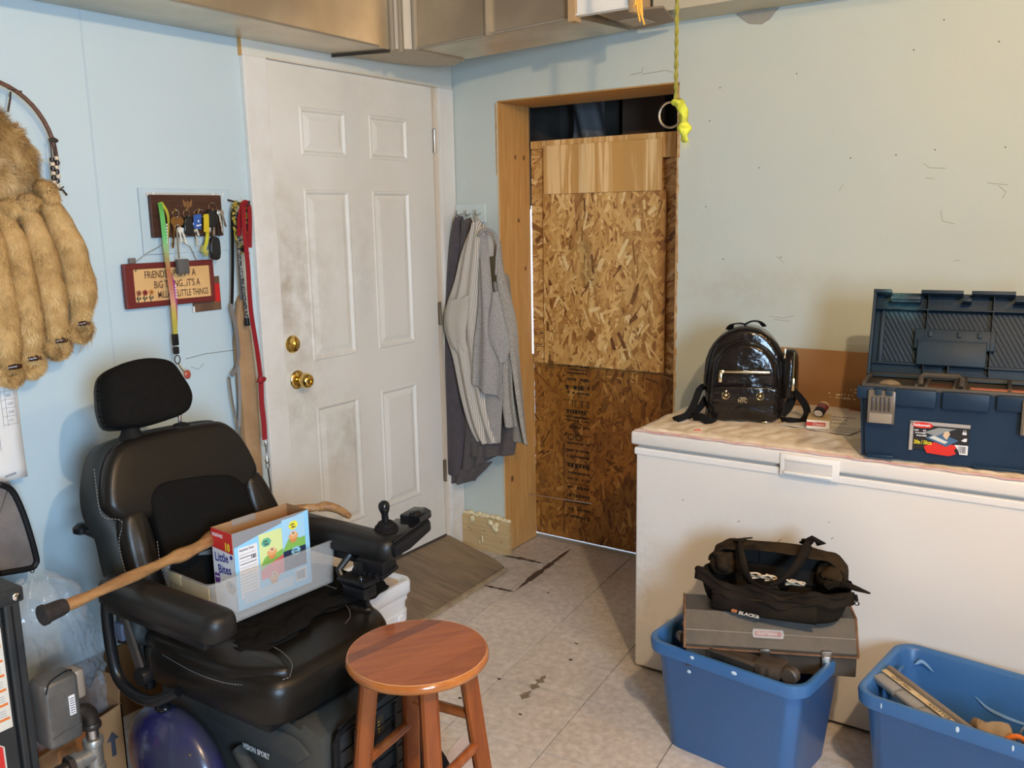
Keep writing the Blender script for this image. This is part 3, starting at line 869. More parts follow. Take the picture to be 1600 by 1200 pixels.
pe.obj('pink_edge', mat('pink_binding', (.66, .34, .30), .8, col2=(.74, .55, .48), scale=30), pad, label='faded pink binding')
G().tube([(1.4428, -0.6085, 0.8660), (1.4573, -0.5898, 0.8660)], .003, n=6).obj('red_fleck', redm, pad)

# cardboard sheet behind
cs = G().box((1.50, -.040, .866), (2.35, -.034, 1.076), .001)
cso = cs.obj('cardboard_sheet', cardb, smooth=False)
tag(cso, 'brown cardboard sheet standing behind the backpack against the wall', 'cardboard')
g = G(); rnd = random.Random(2)
for k in range(70):
    x = rnd.uniform(1.72, 1.93); z = .905 + rnd.choice([0, .012, .024, .034]) + rnd.uniform(-.002, .002) - (x - 1.72) * .0
    if z > .925 and x < 1.78: continue
    g.box((x, -.0415, z), (x + rnd.uniform(.003, .009), -.040, z + .004))
g.obj('glossy_tape_print', mat('shiny_tape', (.85, .78, .62), .15), cso, smooth=False, kind='stuff')

# envelope
env = mat('envelope', (.70, .64, .56), .6)
ep = [(1.6626, -0.3969, 0.8680), (1.8918, -0.4386, 0.8680), (1.912, -.33, .868), (1.88, -.08, .868), (1.6304, 0.0183, 0.8680)]
ev = G().prism([(p[0], p[1]) for p in ep], .8695, .8712).obj('envelope', env, smooth=False)
tag(ev, 'large white printed envelope lying on the quilted pad beside the toolbox', 'envelope')
EM = frame((1.7907, -0.2758, 0.8716), (1, .06, 0), (-.06, 1, 0))
def lay(s, px, py, h, m, sx=1.0):
    p = Vector(px) ; M = frame(p, (1, .10, 0), (-.10, 1, 0)); scribble('printing', len(s) * h * .42 * sx, h * .75, M, m, ev, seed=len(s))
lay('UNITED STATES', (1.7705, -0.2083, 0.8716), 0, .020, mat('ink_grey', (.22, .19, .17), .7), .8)
lay('DEPARTMENT OF COMMERCE', (1.7737, -0.2520, 0.8716), 0, .016, mat('ink_grey', (.22, .19, .17), .7), .55)
lay('U.S. CENSUS BUREAU', (1.8002, -0.3033, 0.8716), 0, .014, mat('ink_grey', (.22, .19, .17), .7), .5)
lay('OFFICIAL', (1.7928, -0.0766, 0.8716), 0, .026, redm, .75)
for k in range(3):
    G().prism([(0, 0), (.10, 0), (.10, .004), (0, .004)], 0, .0003, M=frame(Vector((1.8115, -0.3608, 0.8716)) + Vector((.01 * k, -.028 * k, 0)), (1, .1, 0), (-.1, 1, 0))).obj('print_line', mat('ink_grey', (.22, .19, .17), .7), ev, smooth=False)

# small pack and dark red lighter-like tube on it
pk = thing('small_box', 'small white box with a red printed band on the envelope', 'box', (1.775, -.352, .8720), 12)
pk.scale = (1.28, 1.28, 1.15)
G().box((-.028, -.044, 0), (.028, .044, .024), .001).obj('carton', mat('pack_white', (.80, .74, .62), .5), pk, world=False, smooth=False)
G().box((-.0275, -.0435, .0241), (.0275, .0435, .0246)).obj('top_print', mat('pack_tan', (.58, .42, .22), .5), pk, world=False, smooth=False)
G().box((-.0285, -.0446, .007), (.018, -.0442, .0185)).obj('red_band', mat('pack_red', (.50, .05, .03), .5), pk, world=False, smooth=False)
text('lettering', 'Classic', .0105, T(-.013, -.0448, .0095) @ Matrix.Rotation(radians(90), 4, 'X'), mat('pack_white', (.80, .74, .62), .5), pk, world=False, ext=.0001)
tb_ = thing('small_tube', 'short dark red and black tube with a pale end lying on the small box', 'tube', (1.772, -.350, .8985), 12)
tb_.scale = (1.25, 1.25, 1.25)
M = T(0, -.018, .0135, -68, 0, -18)
G().lathe([(.0135, 0), (.0145, .002), (.0145, .014)], 20, M=M @ Matrix.Diagonal((1, .8, 1, 1))).obj('black_rim', black_pl, tb_, world=False)
G().lathe([(.0115, -.0006), (.0118, .0002)], 20, M=M @ Matrix.Diagonal((1, .8, 1, 1))).obj('pale_end', mat('pale_end', (.55, .50, .42), .4), tb_, world=False)
G().lathe([(.0148, .014), (.0148, .034), (.013, .036)], 20, M=M @ Matrix.Diagonal((1, .8, 1, 1))).obj('red_sleeve', mat('dark_red', (.17, .02, .022), .35), tb_, world=False)
G().lathe([(.0138, .036), (.0138, .042), (.009, .045)], 20, M=M @ Matrix.Diagonal((1, .8, 1, 1))).obj('grey_tip', mat('pack_tan', (.58, .42, .22), .5), tb_, world=False)

# ================================================================= BACKPACK
patent = mat('patent_leather', (.011, .009, .008), .17, bump=.8, bscale=14, coat=.25)
webb = mat('black_webbing', (.009, .009, .009), .8, spec=.2, bump=.2, bscale=200)
gold = mat('pale_gold_metal', (.80, .68, .42), .22, metal=1)
bp = thing('backpack', 'small glossy black backpack with pale metal zips standing on the quilted pad', 'backpack', (1.50, -.305, .8685), 20)
def arch(w, h, r_bot=.02, n=14, top=1.0):
    P = [(-w + r_bot, 0), (w - r_bot, 0), (w, r_bot)]
    P += [(w * 1.02, h * .35)]
    for k in range(n + 1):
        a = k / n * pi
        P.append((w * cos(a) * (1.0), h * .55 + (h * .45) * sin(a) * top))
    P += [(-w * 1.02, h * .35), (-w, r_bot)]
    return P
def RX(y):  # outline stands upright: local x stays, y->z, front faces -y
    return Matrix.Translation((0, y, 0)) @ Matrix.Rotation(radians(90), 4, 'X')
b1 = G().cushion(arch(.131, .315), .13, .028, .004, M=RX(.0)); b1.jitter(.004, 11, 2)
b1.obj('body', patent, bp, world=False, angle=60)
b2 = G().cushion(arch(.112, .268), .05, .022, .006, M=RX(-.075)); b2.jitter(.006, 15, 5)
b2.obj('front_panel', patent, bp, world=False, angle=60)
pf = [(-.105, .010), (.105, .010), (.108, .10), (-.108, .10)]
g = G().cushion([(-.104, .006), (0, .004), (.104, .006), (.106, .05), (.106, .104), (0, .106), (-.106, .104), (-.106, .05)], .045, .014, .008, M=RX(-.098)); g.jitter(.0035, 16, 7)
g.obj('front_pocket', patent, bp, world=False, angle=60)
g = G().cushion([(-.102, .066), (0, .060), (.100, .066), (.103, .09), (.101, .118), (0, .124), (-.101, .118), (-.104, .09)], .018, .007, .003, M=RX(-.122)); g.jitter(.003, 18, 1)
g.obj('pocket_flap', patent, bp, world=False, angle=60)
# piping round the front panel
pp = [(x, -.094, z) for x, z in arch(.116, .275)]
G().tube(pp, .0028, closed=True, n=6).obj('piping', patent, bp, world=False)
pp = [(x, -.060, z) for x, z in arch(.131, .313)][2:-1]
G().tube(pp, .004, n=6).obj('main_zip', gold if 0 else mat('dark_zip', (.05, .045, .04), .3, metal=.5), bp, world=False)
def zip_(x0, x1, z, y, pull):
    zp = G().box((x0, y - .002, z - .0035), (x1, y + .003, z + .0035), .001).obj('zip', gold, bp, world=False)
    G().box((x0 - .004, y - .006, z - .006), (x0 + .012, y, z + .006), .002).obj('zip_slider', gold, zp, world=False)
    G().box((pull - .006, y - .008, z - .036), (pull + .006, y - .005, z - .006), .002).obj('zip_pull', gold, zp, world=False)
zip_(-.080, .082, .170, -.110, -.080)
G().tube([(-.085, -.103, .178), (.0, -.111, .179), (.088, -.103, .178)], .0025, n=6).obj('zip_welt', patent, bp, world=False)
G().tube([(-.085, -.103, .161), (.0, -.111, .160), (.088, -.103, .161)], .0025, n=6).obj('zip_welt', patent, bp, world=False)
for x in (-.060, .052):
    M = Matrix.Translation((x, -.134, .094)) @ Matrix.Rotation(radians(90), 4, 'X')
    st = G().lathe([(.007, 0), (.006, .003), (.003, .005), (.001, .0055)], 14, M=M).obj('stud', gold, bp, world=False)
    G().tube([(x + .012 * cos(a), -.137, .094 + .012 * sin(a)) for a in [radians(t) for t in range(-225, 46, 18)]], .0016, n=6).obj('ring', gold, st, world=False)
    G().box((x - .004, -.139, .104), (x + .004, -.134, .111), .001).obj('ring_loop', gold, st, world=False)
text('badge', 'NYC', .018, Matrix.Translation((-.020, -.1335, .070)) @ Matrix.Rotation(radians(90), 4, 'X'), gold, bp, world=False, ext=.001, sx=.8, bold=.0006)
G().box((-.020, -.1345, .084), (.006, -.1325, .088)).obj('badge_bar', gold, bp, world=False, smooth=False)
# top handle and strap ends
G().tube(smoothline([(-.058, .01, .300), (-.045, -.005, .318), (-.02, .0, .322), (.0, 0, .318)], 10), 1, rect=(.022, .004), up=(0, .2, 1)).obj('top_handle', webb, bp, world=False, angle=0)
G().tube(smoothline([(-.005, .0, .318), (.02, 0, .330), (.045, 0, .328), (.062, .005, .312)], 10), 1, rect=(.024, .004), up=(0, .2, 1)).obj('top_handle', webb, bp, world=False, angle=0)
def loop(pts, w=.024, name='shoulder_strap'):
    return G().tube(smoothline(pts, 22), 1, rect=(w, .003), up=(.1, 1, .2)).obj(name, webb, bp, world=False, angle=35)
loop([(-.125, -.02, .105), (-.150, -.05, .095), (-.165, -.09, .055), (-.185, -.13, .022), (-.215, -.15, .010), (-.225, -.13, .004), (-.19, -.10, .006), (-.15, -.06, .03), (-.128, -.02, .06)])
loop([(-.17, -.12, .012), (-.14, -.15, .018), (-.11, -.155, .004), (-.09, -.13, .003)], .03)
loop([(.130, -.02, .105), (.160, -.05, .10), (.195, -.07, .065), (.208, -.08, .03), (.19, -.10, .006), (.150, -.12, .010), (.125, -.09, .004)])
loop([(.128, -.06, .02), (.150, -.03, .04), (.160, -.01, .08), (.135, .0, .11)], .03)
for x in (-.134, .136):
    G().box((x - .005, -.055, .115), (x + .005, -.045, .150), .002).obj('strap_buckle', gold, bp, world=False)
G().box((.126, -.082, .215), (.132, -.078, .248), .001).obj('zip_pull', gold, bp, world=False)
G().box((.060, -.125, .001), (.078, -.118, .005), .001).obj('foot_stud', gold, bp, world=False)
# side pouch
g = G().cushion(arch(.045, .165, .012, 8), .045, .016, .004, M=Matrix.Translation((.150, -.03, .075)) @ Matrix.Rotation(radians(75), 4, 'Z') @ Matrix.Rotation(radians(90), 4, 'X'))
sp = g.obj('side_pouch', patent, bp, world=False, angle=60)
G().tube([(.158, -.078, .12), (.160, -.076, .235)], .003, n=6).obj('zip', gold, sp, world=False)
G().box((.154, -.086, .105), (.164, -.080, .148), .002).obj('zip_pull', gold, sp, world=False)

# ================================================================= BLUE TOOLBOX
tbl = mat('toolbox_blue', (.009, .026, .055), .45, spec=.35, col2=(.012, .034, .070), scale=5, bump=.06, bscale=60)
tbl2 = mat('toolbox_blue_grey', (.014, .030, .048), .5, spec=.35, col2=(.020, .042, .064), scale=6, bump=.05, bscale=50)
add_spots(tbl2, [(.06, .27, .46, .05, 2, .8), (.09, .27, .40, .04, 1, .6)], (.20, .50, .55), 30)
tb = thing('toolbox', 'open dark blue plastic toolbox on the freezer with its lid tilted back', 'toolbox', (1.972, -.680, .8705), 6)
W, D_ = .52, .215
def tray_wall(g, x0, y0, x1, y1, z0, z1, t=.006, taper=.012):
    """hollow tapered tub"""
    o0 = [(x0 + taper, y0 + taper * .6), (x1 - taper, y0 + taper * .6), (x1 - taper, y1 - taper * .6), (x0 + taper, y1 - taper * .6)]
    o1 = [(x0, y0), (x1, y0), (x1, y1), (x0, y1)]
    i1 = [(x0 + t, y0 + t), (x1 - t, y0 + t), (x1 - t, y1 - t), (x0 + t, y1 - t)]
    i0 = [(x0 + taper + t, y0 + taper + t), (x1 - taper - t, y0 + taper + t), (x1 - taper - t, y1 - taper - t), (x0 + taper + t, y1 - taper - t)]
    vs = [(p[0], p[1], z0) for p in o0] + [(p[0], p[1], z1) for p in o1] + [(p[0], p[1], z1) for p in i1] + [(p[0], p[1], z0 + t) for p in i0]
    fs = [(3, 2, 1, 0), (12, 13, 14, 15)]
    for i in range(4):
        j = (i + 1) % 4
        for k in range(3):
            fs.append((4 * k + i, 4 * k + j, 4 * k + 4 + j, 4 * k + 4 + i))
    return g.raw(vs, fs)
g = tray_wall(G(), 0, 0, W, D_, 0, .205)
bmesh.ops.bevel(g.bm, geom=[e for e in g.bm.edges if abs((e.verts[0].co - e.verts[1].co).normalized().z) > .9], offset=.012, segments=3, affect='EDGES')
body = g.obj('body', tbl, tb, world=False)
g = G()
g.box((-.006, -.010, .172), (.040, .006, .206), .004).box((.038, -.006, .185), (.105, .006, .207), .003)
g.box((.095, -.014, .158), (.200, .004, .207), .005).box((.214, -.014, .158), (.330, .004, .207), .005).box((.345, -.014, .165), (.47, .004, .207), .005)
g.obj('front_rim', tbl, tb, world=False)
G().box((.030, -.005, 0), (.10, .0, .012), .003).obj('foot_rail', tbl, tb, world=False)
G().box((.30, -.004, 0), (.44, .0, .008), .003).obj('foot_rail', tbl, tb, world=False)
# tray inside
dkt = mat('tray_dark', (.05, .045, .04), .5, col2=(.09, .075, .055), scale=12)
g = G().box((.004, .004, .196), (W - .004, D_ - .004, .202), .002)
g.box((.004, .0, .200), (W - .004, .012, .214), .003).box((.004, D_ - .02, .200), (W - .004, D_ - .006, .214), .003)
for x in (.004, .14, .165, .235, .26, .37):
    g.box((x, .01, .200), (x + .010, D_ - .01, .216), .003)
tray = g.obj('tray', dkt, tb, world=False)
g = G().tube([(.155, .03, .214), (.155, .05, .232), (.160, .06, .238), (.250, .06, .238), (.258, .05, .232), (.258, .03, .214)], .008, n=8)
g.obj('tray_handle', dkt, tb, world=False)
G().box((.170, .05, .203), (.245, .10, .208)).obj('tray_recess', mat('rust_brown', (.13, .055, .03), .6), tb, world=False)
g = G().sphere((.075, .045, .207), .024, 14, sc=(1.25, .9, .6)); g.obj('clear_knob_tray', mat('amber_clear', (.55, .42, .25), .15, trans=.6), tb, world=False)
G().tube([(.28, .03, .211), (.47, .035, .211)], .006, n=8).obj('red_handle_tool', mat('rust_red', (.28, .07, .03), .5), tb, world=False)
# latches
smoke = mat('smoked_latch', (.20, .165, .12), .25, col2=(.12, .10, .08), scale=9)
def latch(x, hide=False):
    l = G().box((x, -.024, .105), (x + .072, -.010, .200), .004).obj('latch', smoke, tb, world=False)
    G().box((x + .006, -.0265, .108), (x + .066, -.0235, .136), .002).obj('latch_tab', mat('smoked_latch_pale', (.30, .25, .19), .25), l, world=False)
    g = G()
    for k in range(5):
        g.box((x + .010 + k * .011, -.0275, .142), (x + .016 + k * .011, -.0235, .182), .002)
    g.obj('latch_rib', mat('smoked_dark', (.06, .05, .045), .3), l, world=False, kind='stuff')
    for xx in (.018, .046):
        G().box((x + xx, -.030, .188), (x + xx + .018, -.014, .204), .003).obj('latch_hook', tbl2, l, world=False)
latch(.026); latch(.405)
# label
lab = G().box((.140, -.0015, .038), (.286, .0045, .116), .001, M=T(0, 0, 0)).obj('label', mat('label_black', (.02, .02, .02), .4), tb, world=False, smooth=False)
FR = lambda x, z, e=0: Matrix.Translation((x, -.0022 - e, z)) @ Matrix.Rotation(radians(90), 4, 'X')
silver = mat('label_silver', (.50, .47, .44), .35, metal=.3)
G().box((.138, -.0022, .034), (.147, -.001, .118)).box((.138, -.0022, .108), (.288, -.001, .118)).obj('silver_border', silver, lab, world=False, smooth=False)
red = mat('label_red', (.70, .03, .02), .4)
G().prism([(0, .003), (.006, 0), (.025, -.002), (.044, 0), (.050, .003), (.050, .010), (.044, .013), (.025, .015), (.006, .013), (0, .010)], 0, .0006, M=FR(.145, .101, .0005)).obj('red_badge', red, lab, world=False, smooth=False)
text('lettering', 'Rubbermaid', .0095, FR(.147, .1045, .0014), white_pl, lab, world=False, ext=.0001, sx=.9, bold=.0003)
G().prism([(.176, .048), (.184, .030), (.240, .026), (.258, .034), (.252, .044), (.262, .058), (.2, .062)], 0, .0004, M=FR(0, 0, .0003)).obj('red_field', red, lab, world=False, smooth=False)
text('lettering', '20in / 50cm', .0155, FR(.150, .054, .0012), mat('label_yellow', (.85, .72, .04), .4), lab, world=False, ext=.0001, sx=.62, bold=.0004)
for k, s in enumerate((1, 2, 3)):
    scribble('fine_print', .030, .0045, FR(.150, .091 - k * .0075, .0012), white_pl, lab, world=False, seed=k)
G().prism([(.180, .072), (.232, .052), (.262, .072), (.208, .092)], 0, .0006, M=FR(0, 0, .0009)).obj('picture_box', mat('pic_blue', (.06, .14, .26), .4), lab, world=False, smooth=False)
G().prism([(.175, .088), (.205, .080), (.245, .100), (.255, .104), (.21, .104)], 0, .0006, M=FR(0, 0, .0010)).obj('picture_lid', mat('pic_grey', (.28, .30, .30), .4), lab, world=False, smooth=False)
G().prism([(.188, .074), (.228, .060), (.236, .066), (.200, .081)], 0, .0004, M=FR(0, 0, .0016)).obj('picture_tray', mat('pic_pale', (.65, .66, .60), .4), lab, world=False, smooth=False)
G().prism([(.222, .082), (.226, .094), (.236, .096), (.240, .088), (.232, .072)], 0, .0005, M=FR(0, 0, .0016)).obj('picture_hand', mat('pic_skin', (.72, .52, .34), .5), lab, world=False, smooth=False)
G().prism([(.252, .060), (.286, .060), (.286, .034), (.266, .034), (.262, .046)], 0, .0005, M=FR(0, 0, .0010)).obj('barcode_field', white_pl, lab, world=False, smooth=False)
g = G(); x = .262
while x < .281:
    w = random.choice([.0006, .001, .0016]); g.prism([(x, .038), (x + w, .038), (x + w, .057), (x, .057)], 0, .0003, M=FR(0, 0, .0016)); x += w + random.choice([.0008, .0012])
g.obj('barcode', ink, lab, world=False, smooth=False, kind='stuff')
G().prism([(.270, .090), (.280, .090), (.280, .097), (.270, .097)], 0, .0005, M=FR(0, 0, .0012)).obj('padlock_icon', white_pl, lab, world=False, smooth=False)
G().tube([(.272, -.004, .097), (.272, -.004, .102), (.278, -.004, .102), (.278, -.004, .097)], .0008, n=4).obj('padlock_icon', white_pl, lab, world=False, smooth=False)
G().prism([(.268, .073), (.276, .080), (.282, .080), (.282, .072), (.276, .070)], 0, .0005, M=FR(0, 0, .0012)).obj('icon', white_pl, lab, world=False, smooth=False)
# lid, leaning back
LM = Matrix.Translation((0, D_ - .005, .20)) @ Matrix.Rotation(radians(-17), 4, 'X')
def L(lo, hi, bv=.002): return G().box(lo, hi, bv, M=LM)
# lid local: x width, z up the lid, y depth (front, -y, is the inside)
g = G().box((-.004, .010, .0), (W + .004, .018, .262), .002, M=LM)
g.box((-.004, -.035, .0), (.004, .018, .262), .002, M=LM).box((W - .004, -.035, .0), (W + .004, .018, .262), .002, M=LM).box((-.004, -.03, -.004), (W + .004, .018, .006), .002, M=LM)
for x0, x1, dz in ((-.004, .046, 0), (.046, .128, -.020), (.128, .240, 0), (.240, .262, -.022), (.262, .374, 0), (.374, .46, -.02), (.46, .514, 0)):
    g.box((x0, -.040, .252 + dz), (x1, .018, .262 + dz), .001, M=LM)
lid_ = g.obj('lid', tbl2, tb, world=False)
g = G()
g.box((.004, .002, .205), (W - .004, .011, .212), .001, M=LM).box((.004, -.020, .205), (W - .004, .011, .209), .001, M=LM).box((.004, -.004, .040), (W - .004, .011, .046), .001, M=LM).box((.004, -.012, .0), (W - .004, .011, .008), .001, M=LM)
g.box((.020, .0, .045), (.030, .011, .21), .001, M=LM)
g.box((.046, -.03, .226), (.128, -.0, .236), .002, M=LM)
for x in (.148, .320): g.box((x, -.020, .02), (x + .0015, .011, .252), 0, M=LM)
g.obj('lid_frame', tbl2, lid_, world=False)
for k in range(46):
    x0 = .028 + k * .0132 - .09
    z0, z1 = .050, .203
    dx = .085
    # slanted rib clipped to the field
    a = Vector((x0, 0, z1)); b = Vector((x0 + dx, 0, z0))
    if b.x < .034: continue
    if a.x > W - .012: continue
    t0 = max(0, (.032 - a.x) / dx); t1 = min(1, (W - .010 - a.x) / dx)
    if t1 - t0 < .1: continue
    p = a.lerp(b, t0); q = a.lerp(b, t1)
    G().tube([(p.x, .0085, p.z), (q.x, .0085, q.z)], 1, rect=(.0055, .006), up=(0, 1, 0), M=LM).obj('rib', tbl2, lid_, world=False, smooth=False)
g = G().box((.118, -.016, .090), (.332, .010, .150), .004, M=LM).box((.128, -.026, .040), (.312, -.006, .118), .004, M=LM)
for x in (.155, .232, .285):
    g.box((x, -.022, .126), (x + .012, -.012, .142), .002, M=LM)
g.box((.128, -.028, .112), (.312, -.012, .117), .001, M=LM)
g.obj('lid_handle_well', tbl2, lid_, world=False)
G().box((.214, -.02, .0), (.217, .01, .045), 0, M=LM).obj('lid_web', tbl2, lid_, world=False)

# ================================================================= BLUE TOTES
tote_m = mat('tote_blue', (.045, .145, .355), .32, col2=(.055, .170, .40), scale=3, bump=.05, bscale=70)
def rrect(x0, y0, x1, y1, r, n=6):
    P = []
    for cx, cy, a0 in ((x1 - r, y1 - r, 0), (x0 + r, y1 - r, 90), (x0 + r, y0 + r, 180), (x1 - r, y0 + r, 270)):
        for k in range(n + 1):
            a = radians(a0 + 90 * k / n); P.append((cx + r * cos(a), cy + r * sin(a)))
    return P
def loft(rings, cap0=True, cap1=True):
    g = G(); n = len(rings[0]); vs = [p for r in rings for p in r]; fs = []
    for k in range(len(rings) - 1):
        for i in range(n):
            j = (i + 1) % n; fs.append((k * n + i, k * n + j, (k + 1) * n + j, (k + 1) * n + i))
    if cap0: fs.append(tuple(range(n))[::-1])
    if cap1: fs.append(tuple((len(rings) - 1) * n + i for i in range(n)))
    return g.raw(vs, fs)
def tote(t, w, d, h, marks, grips=()):
    def R(o, z, r): return [(x, y, z) for x, y in rrect(-w / 2 - o, -d / 2 - o, w / 2 + o, d / 2 + o, r)]
    tp = .035
    rings = [R(-tp, 0, .045), R(-tp + .004, .004, .05), R(-.004, h - .045, .05), R(.002, h - .040, .05), R(.016, h - .036, .06), R(.018, h - .010, .06), R(.016, h - .002, .06), R(.010, h, .055), R(.001, h - .002, .05), R(-.004, h - .012, .048),
             R(-.010, h - .05, .046), R(-tp - .006, .008, .04)]
    loft(rings).obj('tub', tote_m, t, world=False, angle=50)
    for s in grips:
        x = s * (w / 2 - .030)
        G().box((x - .006, -.075, h - .075), (x + .006, .075, h - .020), .010).obj('grip', tote_m, t, world=False)
    rub = mat('tote_scuff', (.30, .50, .72), .5)
    for (pts, ww) in marks:
        Q = smoothline(pts, 18); G().tube(Q, [ww * .5 * (.15 + sin(pi * k / 18)) for k in range(19)], n=6, M=Matrix.Translation((0, .1445, 0)) @ Matrix.Diagonal((1, .08, 1, 1)) @ Matrix.Translation((0, -.1445, 0))).obj('scuff_mark', rub, t, world=False)
t1_ = thing('storage_tote', 'blue plastic tote heaped with old toolboxes, nearer the stool', 'storage tote', (1.755, -.920, 0), -7)
tote(t1_, .455, .330, .345, [])
for p, r in (((-.16, -.165), .006), ((-.05, -.16), .004), ((-.10, -.157), .003)):
    pass
t2_ = thing('storage_tote', 'blue plastic tote at the right edge holding small loose parts', 'storage tote', (2.375, -.905, 0), -7)
tote(t2_, .52, .335, .345, [([(-.06, .1435, .26), (-.02, .1425, .235), (.05, .1425, .225), (.11, .1425, .232)], .009), ([(-.22, .145, .30), (-.20, .150, .315), (-.17, .150, .295)], .010)], grips=(-1,))
for (x, z, w) in ((-.20, .323, .004), (-.02, .328, .010), (.10, .327, .006)):
    G().sphere((x, -.1862, z + .006), .005, 8, sc=(w * 90, .25, 1.6)).obj('white_nick', mat('white_nick', (.55, .72, .85), .5), t2_, world=False)
for (x, z, w) in ((-.08, .330, .012), (.05, .327, .016), (-.10, .272, .012)):
    G().sphere((x, -.1838 if z > .3 else -.1640, z + .004), .005, 8, sc=(w * 110, .3, 1.1)).obj('white_nick', mat('white_nick', (.55, .72, .85), .5), t1_, world=False)

# ---------------------------------------------------------------- grey metal toolbox in tote 1
oldm = mat('old_grey_metal', (.034, .029, .023), .45, col2=(.065, .051, .037), scale=9, metal=0, bump=.15, bscale=30, detail=7)
rust = mat('rusty_edge', (.25, .13, .07), .7, col2=(.15, .07, .03), scale=30)
cb = thing('metal_toolbox', 'worn grey metal toolbox with a sloped lid lying in the blue tote', 'toolbox', (1.800, -.897, .300), 24)
cb.scale = (1.0, .86, 1.0)
hexp = [(-.105, 0), (-.118, .02), (-.118, .085), (-.060, .150), (.060, .150), (.118, .085), (.118, .02), (.105, 0)]
XM = Matrix(((0, 0, 1, 0), (1, 0, 0, 0), (0, 1, 0, 0), (0, 0, 0, 1)))  # profile(y,z) extruded along x
XM = XM @ Matrix.Translation((0, 0, -.235))
G().prism([(-.118, .0), (-.118, .055), (.118, .055), (.118, .0)], 0.004, .466, .002, M=XM).obj('box_body', oldm, cb, world=False, smooth=False)
lidp = [(-.124, .058), (-.124, .070), (-.062, .150), (.062, .150), (.124, .070), (.124, .058)]
lo_ = G().prism(lidp, 0, .470, .003, M=XM).obj('lid', oldm, cb, world=False, smooth=False)
for s in (0, .468):
    G().tube([(s - .235, p[0], p[1]) for p in lidp], .0035, n=5).obj('rolled_edge', rust, cb, world=False)
G().tube([(-.235, -.126, .060), (.235, -.126, .060)], .0028, n=5).obj('rolled_edge', rust, cb, world=False)
G().tube([(-.235, -.0985, .1035), (.235, -.0985, .1035)], .0015, n=5).obj('crease', mat('worn_crease', (.30, .25, .2), .5), cb, world=False)
BM = frame((-.045, -.1015, .1000), (1, 0, 0), (0, .062, .080))
bd = G().prism([(-.006, .006), (.004, 0), (.076, 0), (.086, .006), (.082, .016), (.086, .026), (.076, .032), (.004, .032), (-.006, .026), (-.002, .016)], 0, .002, M=BM @ T(0, -.012, 0)).obj('badge', mat('badge_dark', (.04, .04, .045), .4), cb, world=False, smooth=False)
G().prism([(.0, .004), (.080, .004), (.083, .016), (.080, .028), (.0, .028), (-.003, .016)], 0, .001, M=BM @ T(0, -.012, .002)).obj('badge_face', mat('badge_grey', (.30, .31, .34), .4), bd, world=False, smooth=False)
G().prism([(.006, .009), (.074, .009), (.077, .016), (.074, .023), (.006, .023), (.003, .016)], 0, .001, M=BM @ T(0, -.012, .003)).obj('badge_red', mat('badge_red', (.26, .12, .14), .4), bd, world=False, smooth=False)
text('lettering', 'CRAFTSMAN', .013, BM @ T(.008, -.0005, .0042), mat('badge_pale', (.42, .40, .42), .4), bd, world=False, ext=.0001, sx=.75, bold=.0003)
def hasp(x, z, bent):
    h = G().box((x, -.130, z + .02), (x + .030, -.120, z + .045), .003).obj('hasp', mat('tarnished', (.30, .25, .20), .35, metal=.9), cb, world=False)
    G().box((x + .005, -.134, z - .03), (x + .025, -.129, z + .03), .002).obj('hasp_tongue', steel if bent else oldm, h, world=False)
    G().tube([(x + .004, -.128, z + .03), (x + .004, -.142, z - .02), (x + .013, -.145, z - .035), (x + .024, -.142, z - .02), (x + .024, -.128, z + .03)], .0018, n=6).obj('wire_bail', steel, h, world=False)
hasp(-.03, .025, False); hasp(.135, .03, True)

# dark plastic tool case in front of it
cs_ = thing('tool_case', 'narrow dark brown plastic case with two latches at the front of the tote', 'case', (1.775, -1.045, .325), -8)
brp = mat('brown_black_plastic', (.045, .034, .026), .4, col2=(.075, .055, .040), scale=14)
G().box((-.165, -.022, 0), (.120, .030, .032), .008).obj('case_body', brp, cs_, world=False)
for x in (-.155, .055):
    c = G().box((x, -.030, .004), (x + .075, .034, .044), .010).obj('end_block', brp, cs_, world=False)
    for k in (.018, .042):
        G().box((x + k, -.033, .010), (x + k + .016, -.029, .036), .002).obj('block_rib', brp, c, world=False)
G().lathe([(.020, -.014), (.024, -.010), (.024, .010), (.020, .014)], 16, M=T(.150, -.002, .022, 90, 0, 0)).obj('round_end', brp, cs_, world=False)
G().tube([(-.085, -.028, .03), (-.04, -.032, .034), (.02, -.032, .034), (.06, -.028, .03)], .007, n=8).obj('carry_handle', brp, cs_, world=False)
# loose dark bits at the tote's left end
for i, (x, y, z, r, lb) in enumerate([(1.580, -1.005, .345, .016, 'dark plastic cap at the left end of the heaped tote'), (1.562, -.93, .345, .014, 'small brass-tipped fitting by the left rim of the heaped tote')]):
    M = T(x, y, z, 70, 20 * i, 30)
    o = G().lathe([(r * .7, 0), (r, .004), (r, .05), (r * .8, .055)], 14, M=M).obj('fitting', brp)
    tag(o, lb, 'fitting')
G().lathe([(.010, .054), (.008, .062)], 12, M=T(1.562, -.93, .345, 70, 20, 30)).obj('brass_tip', brass, o)

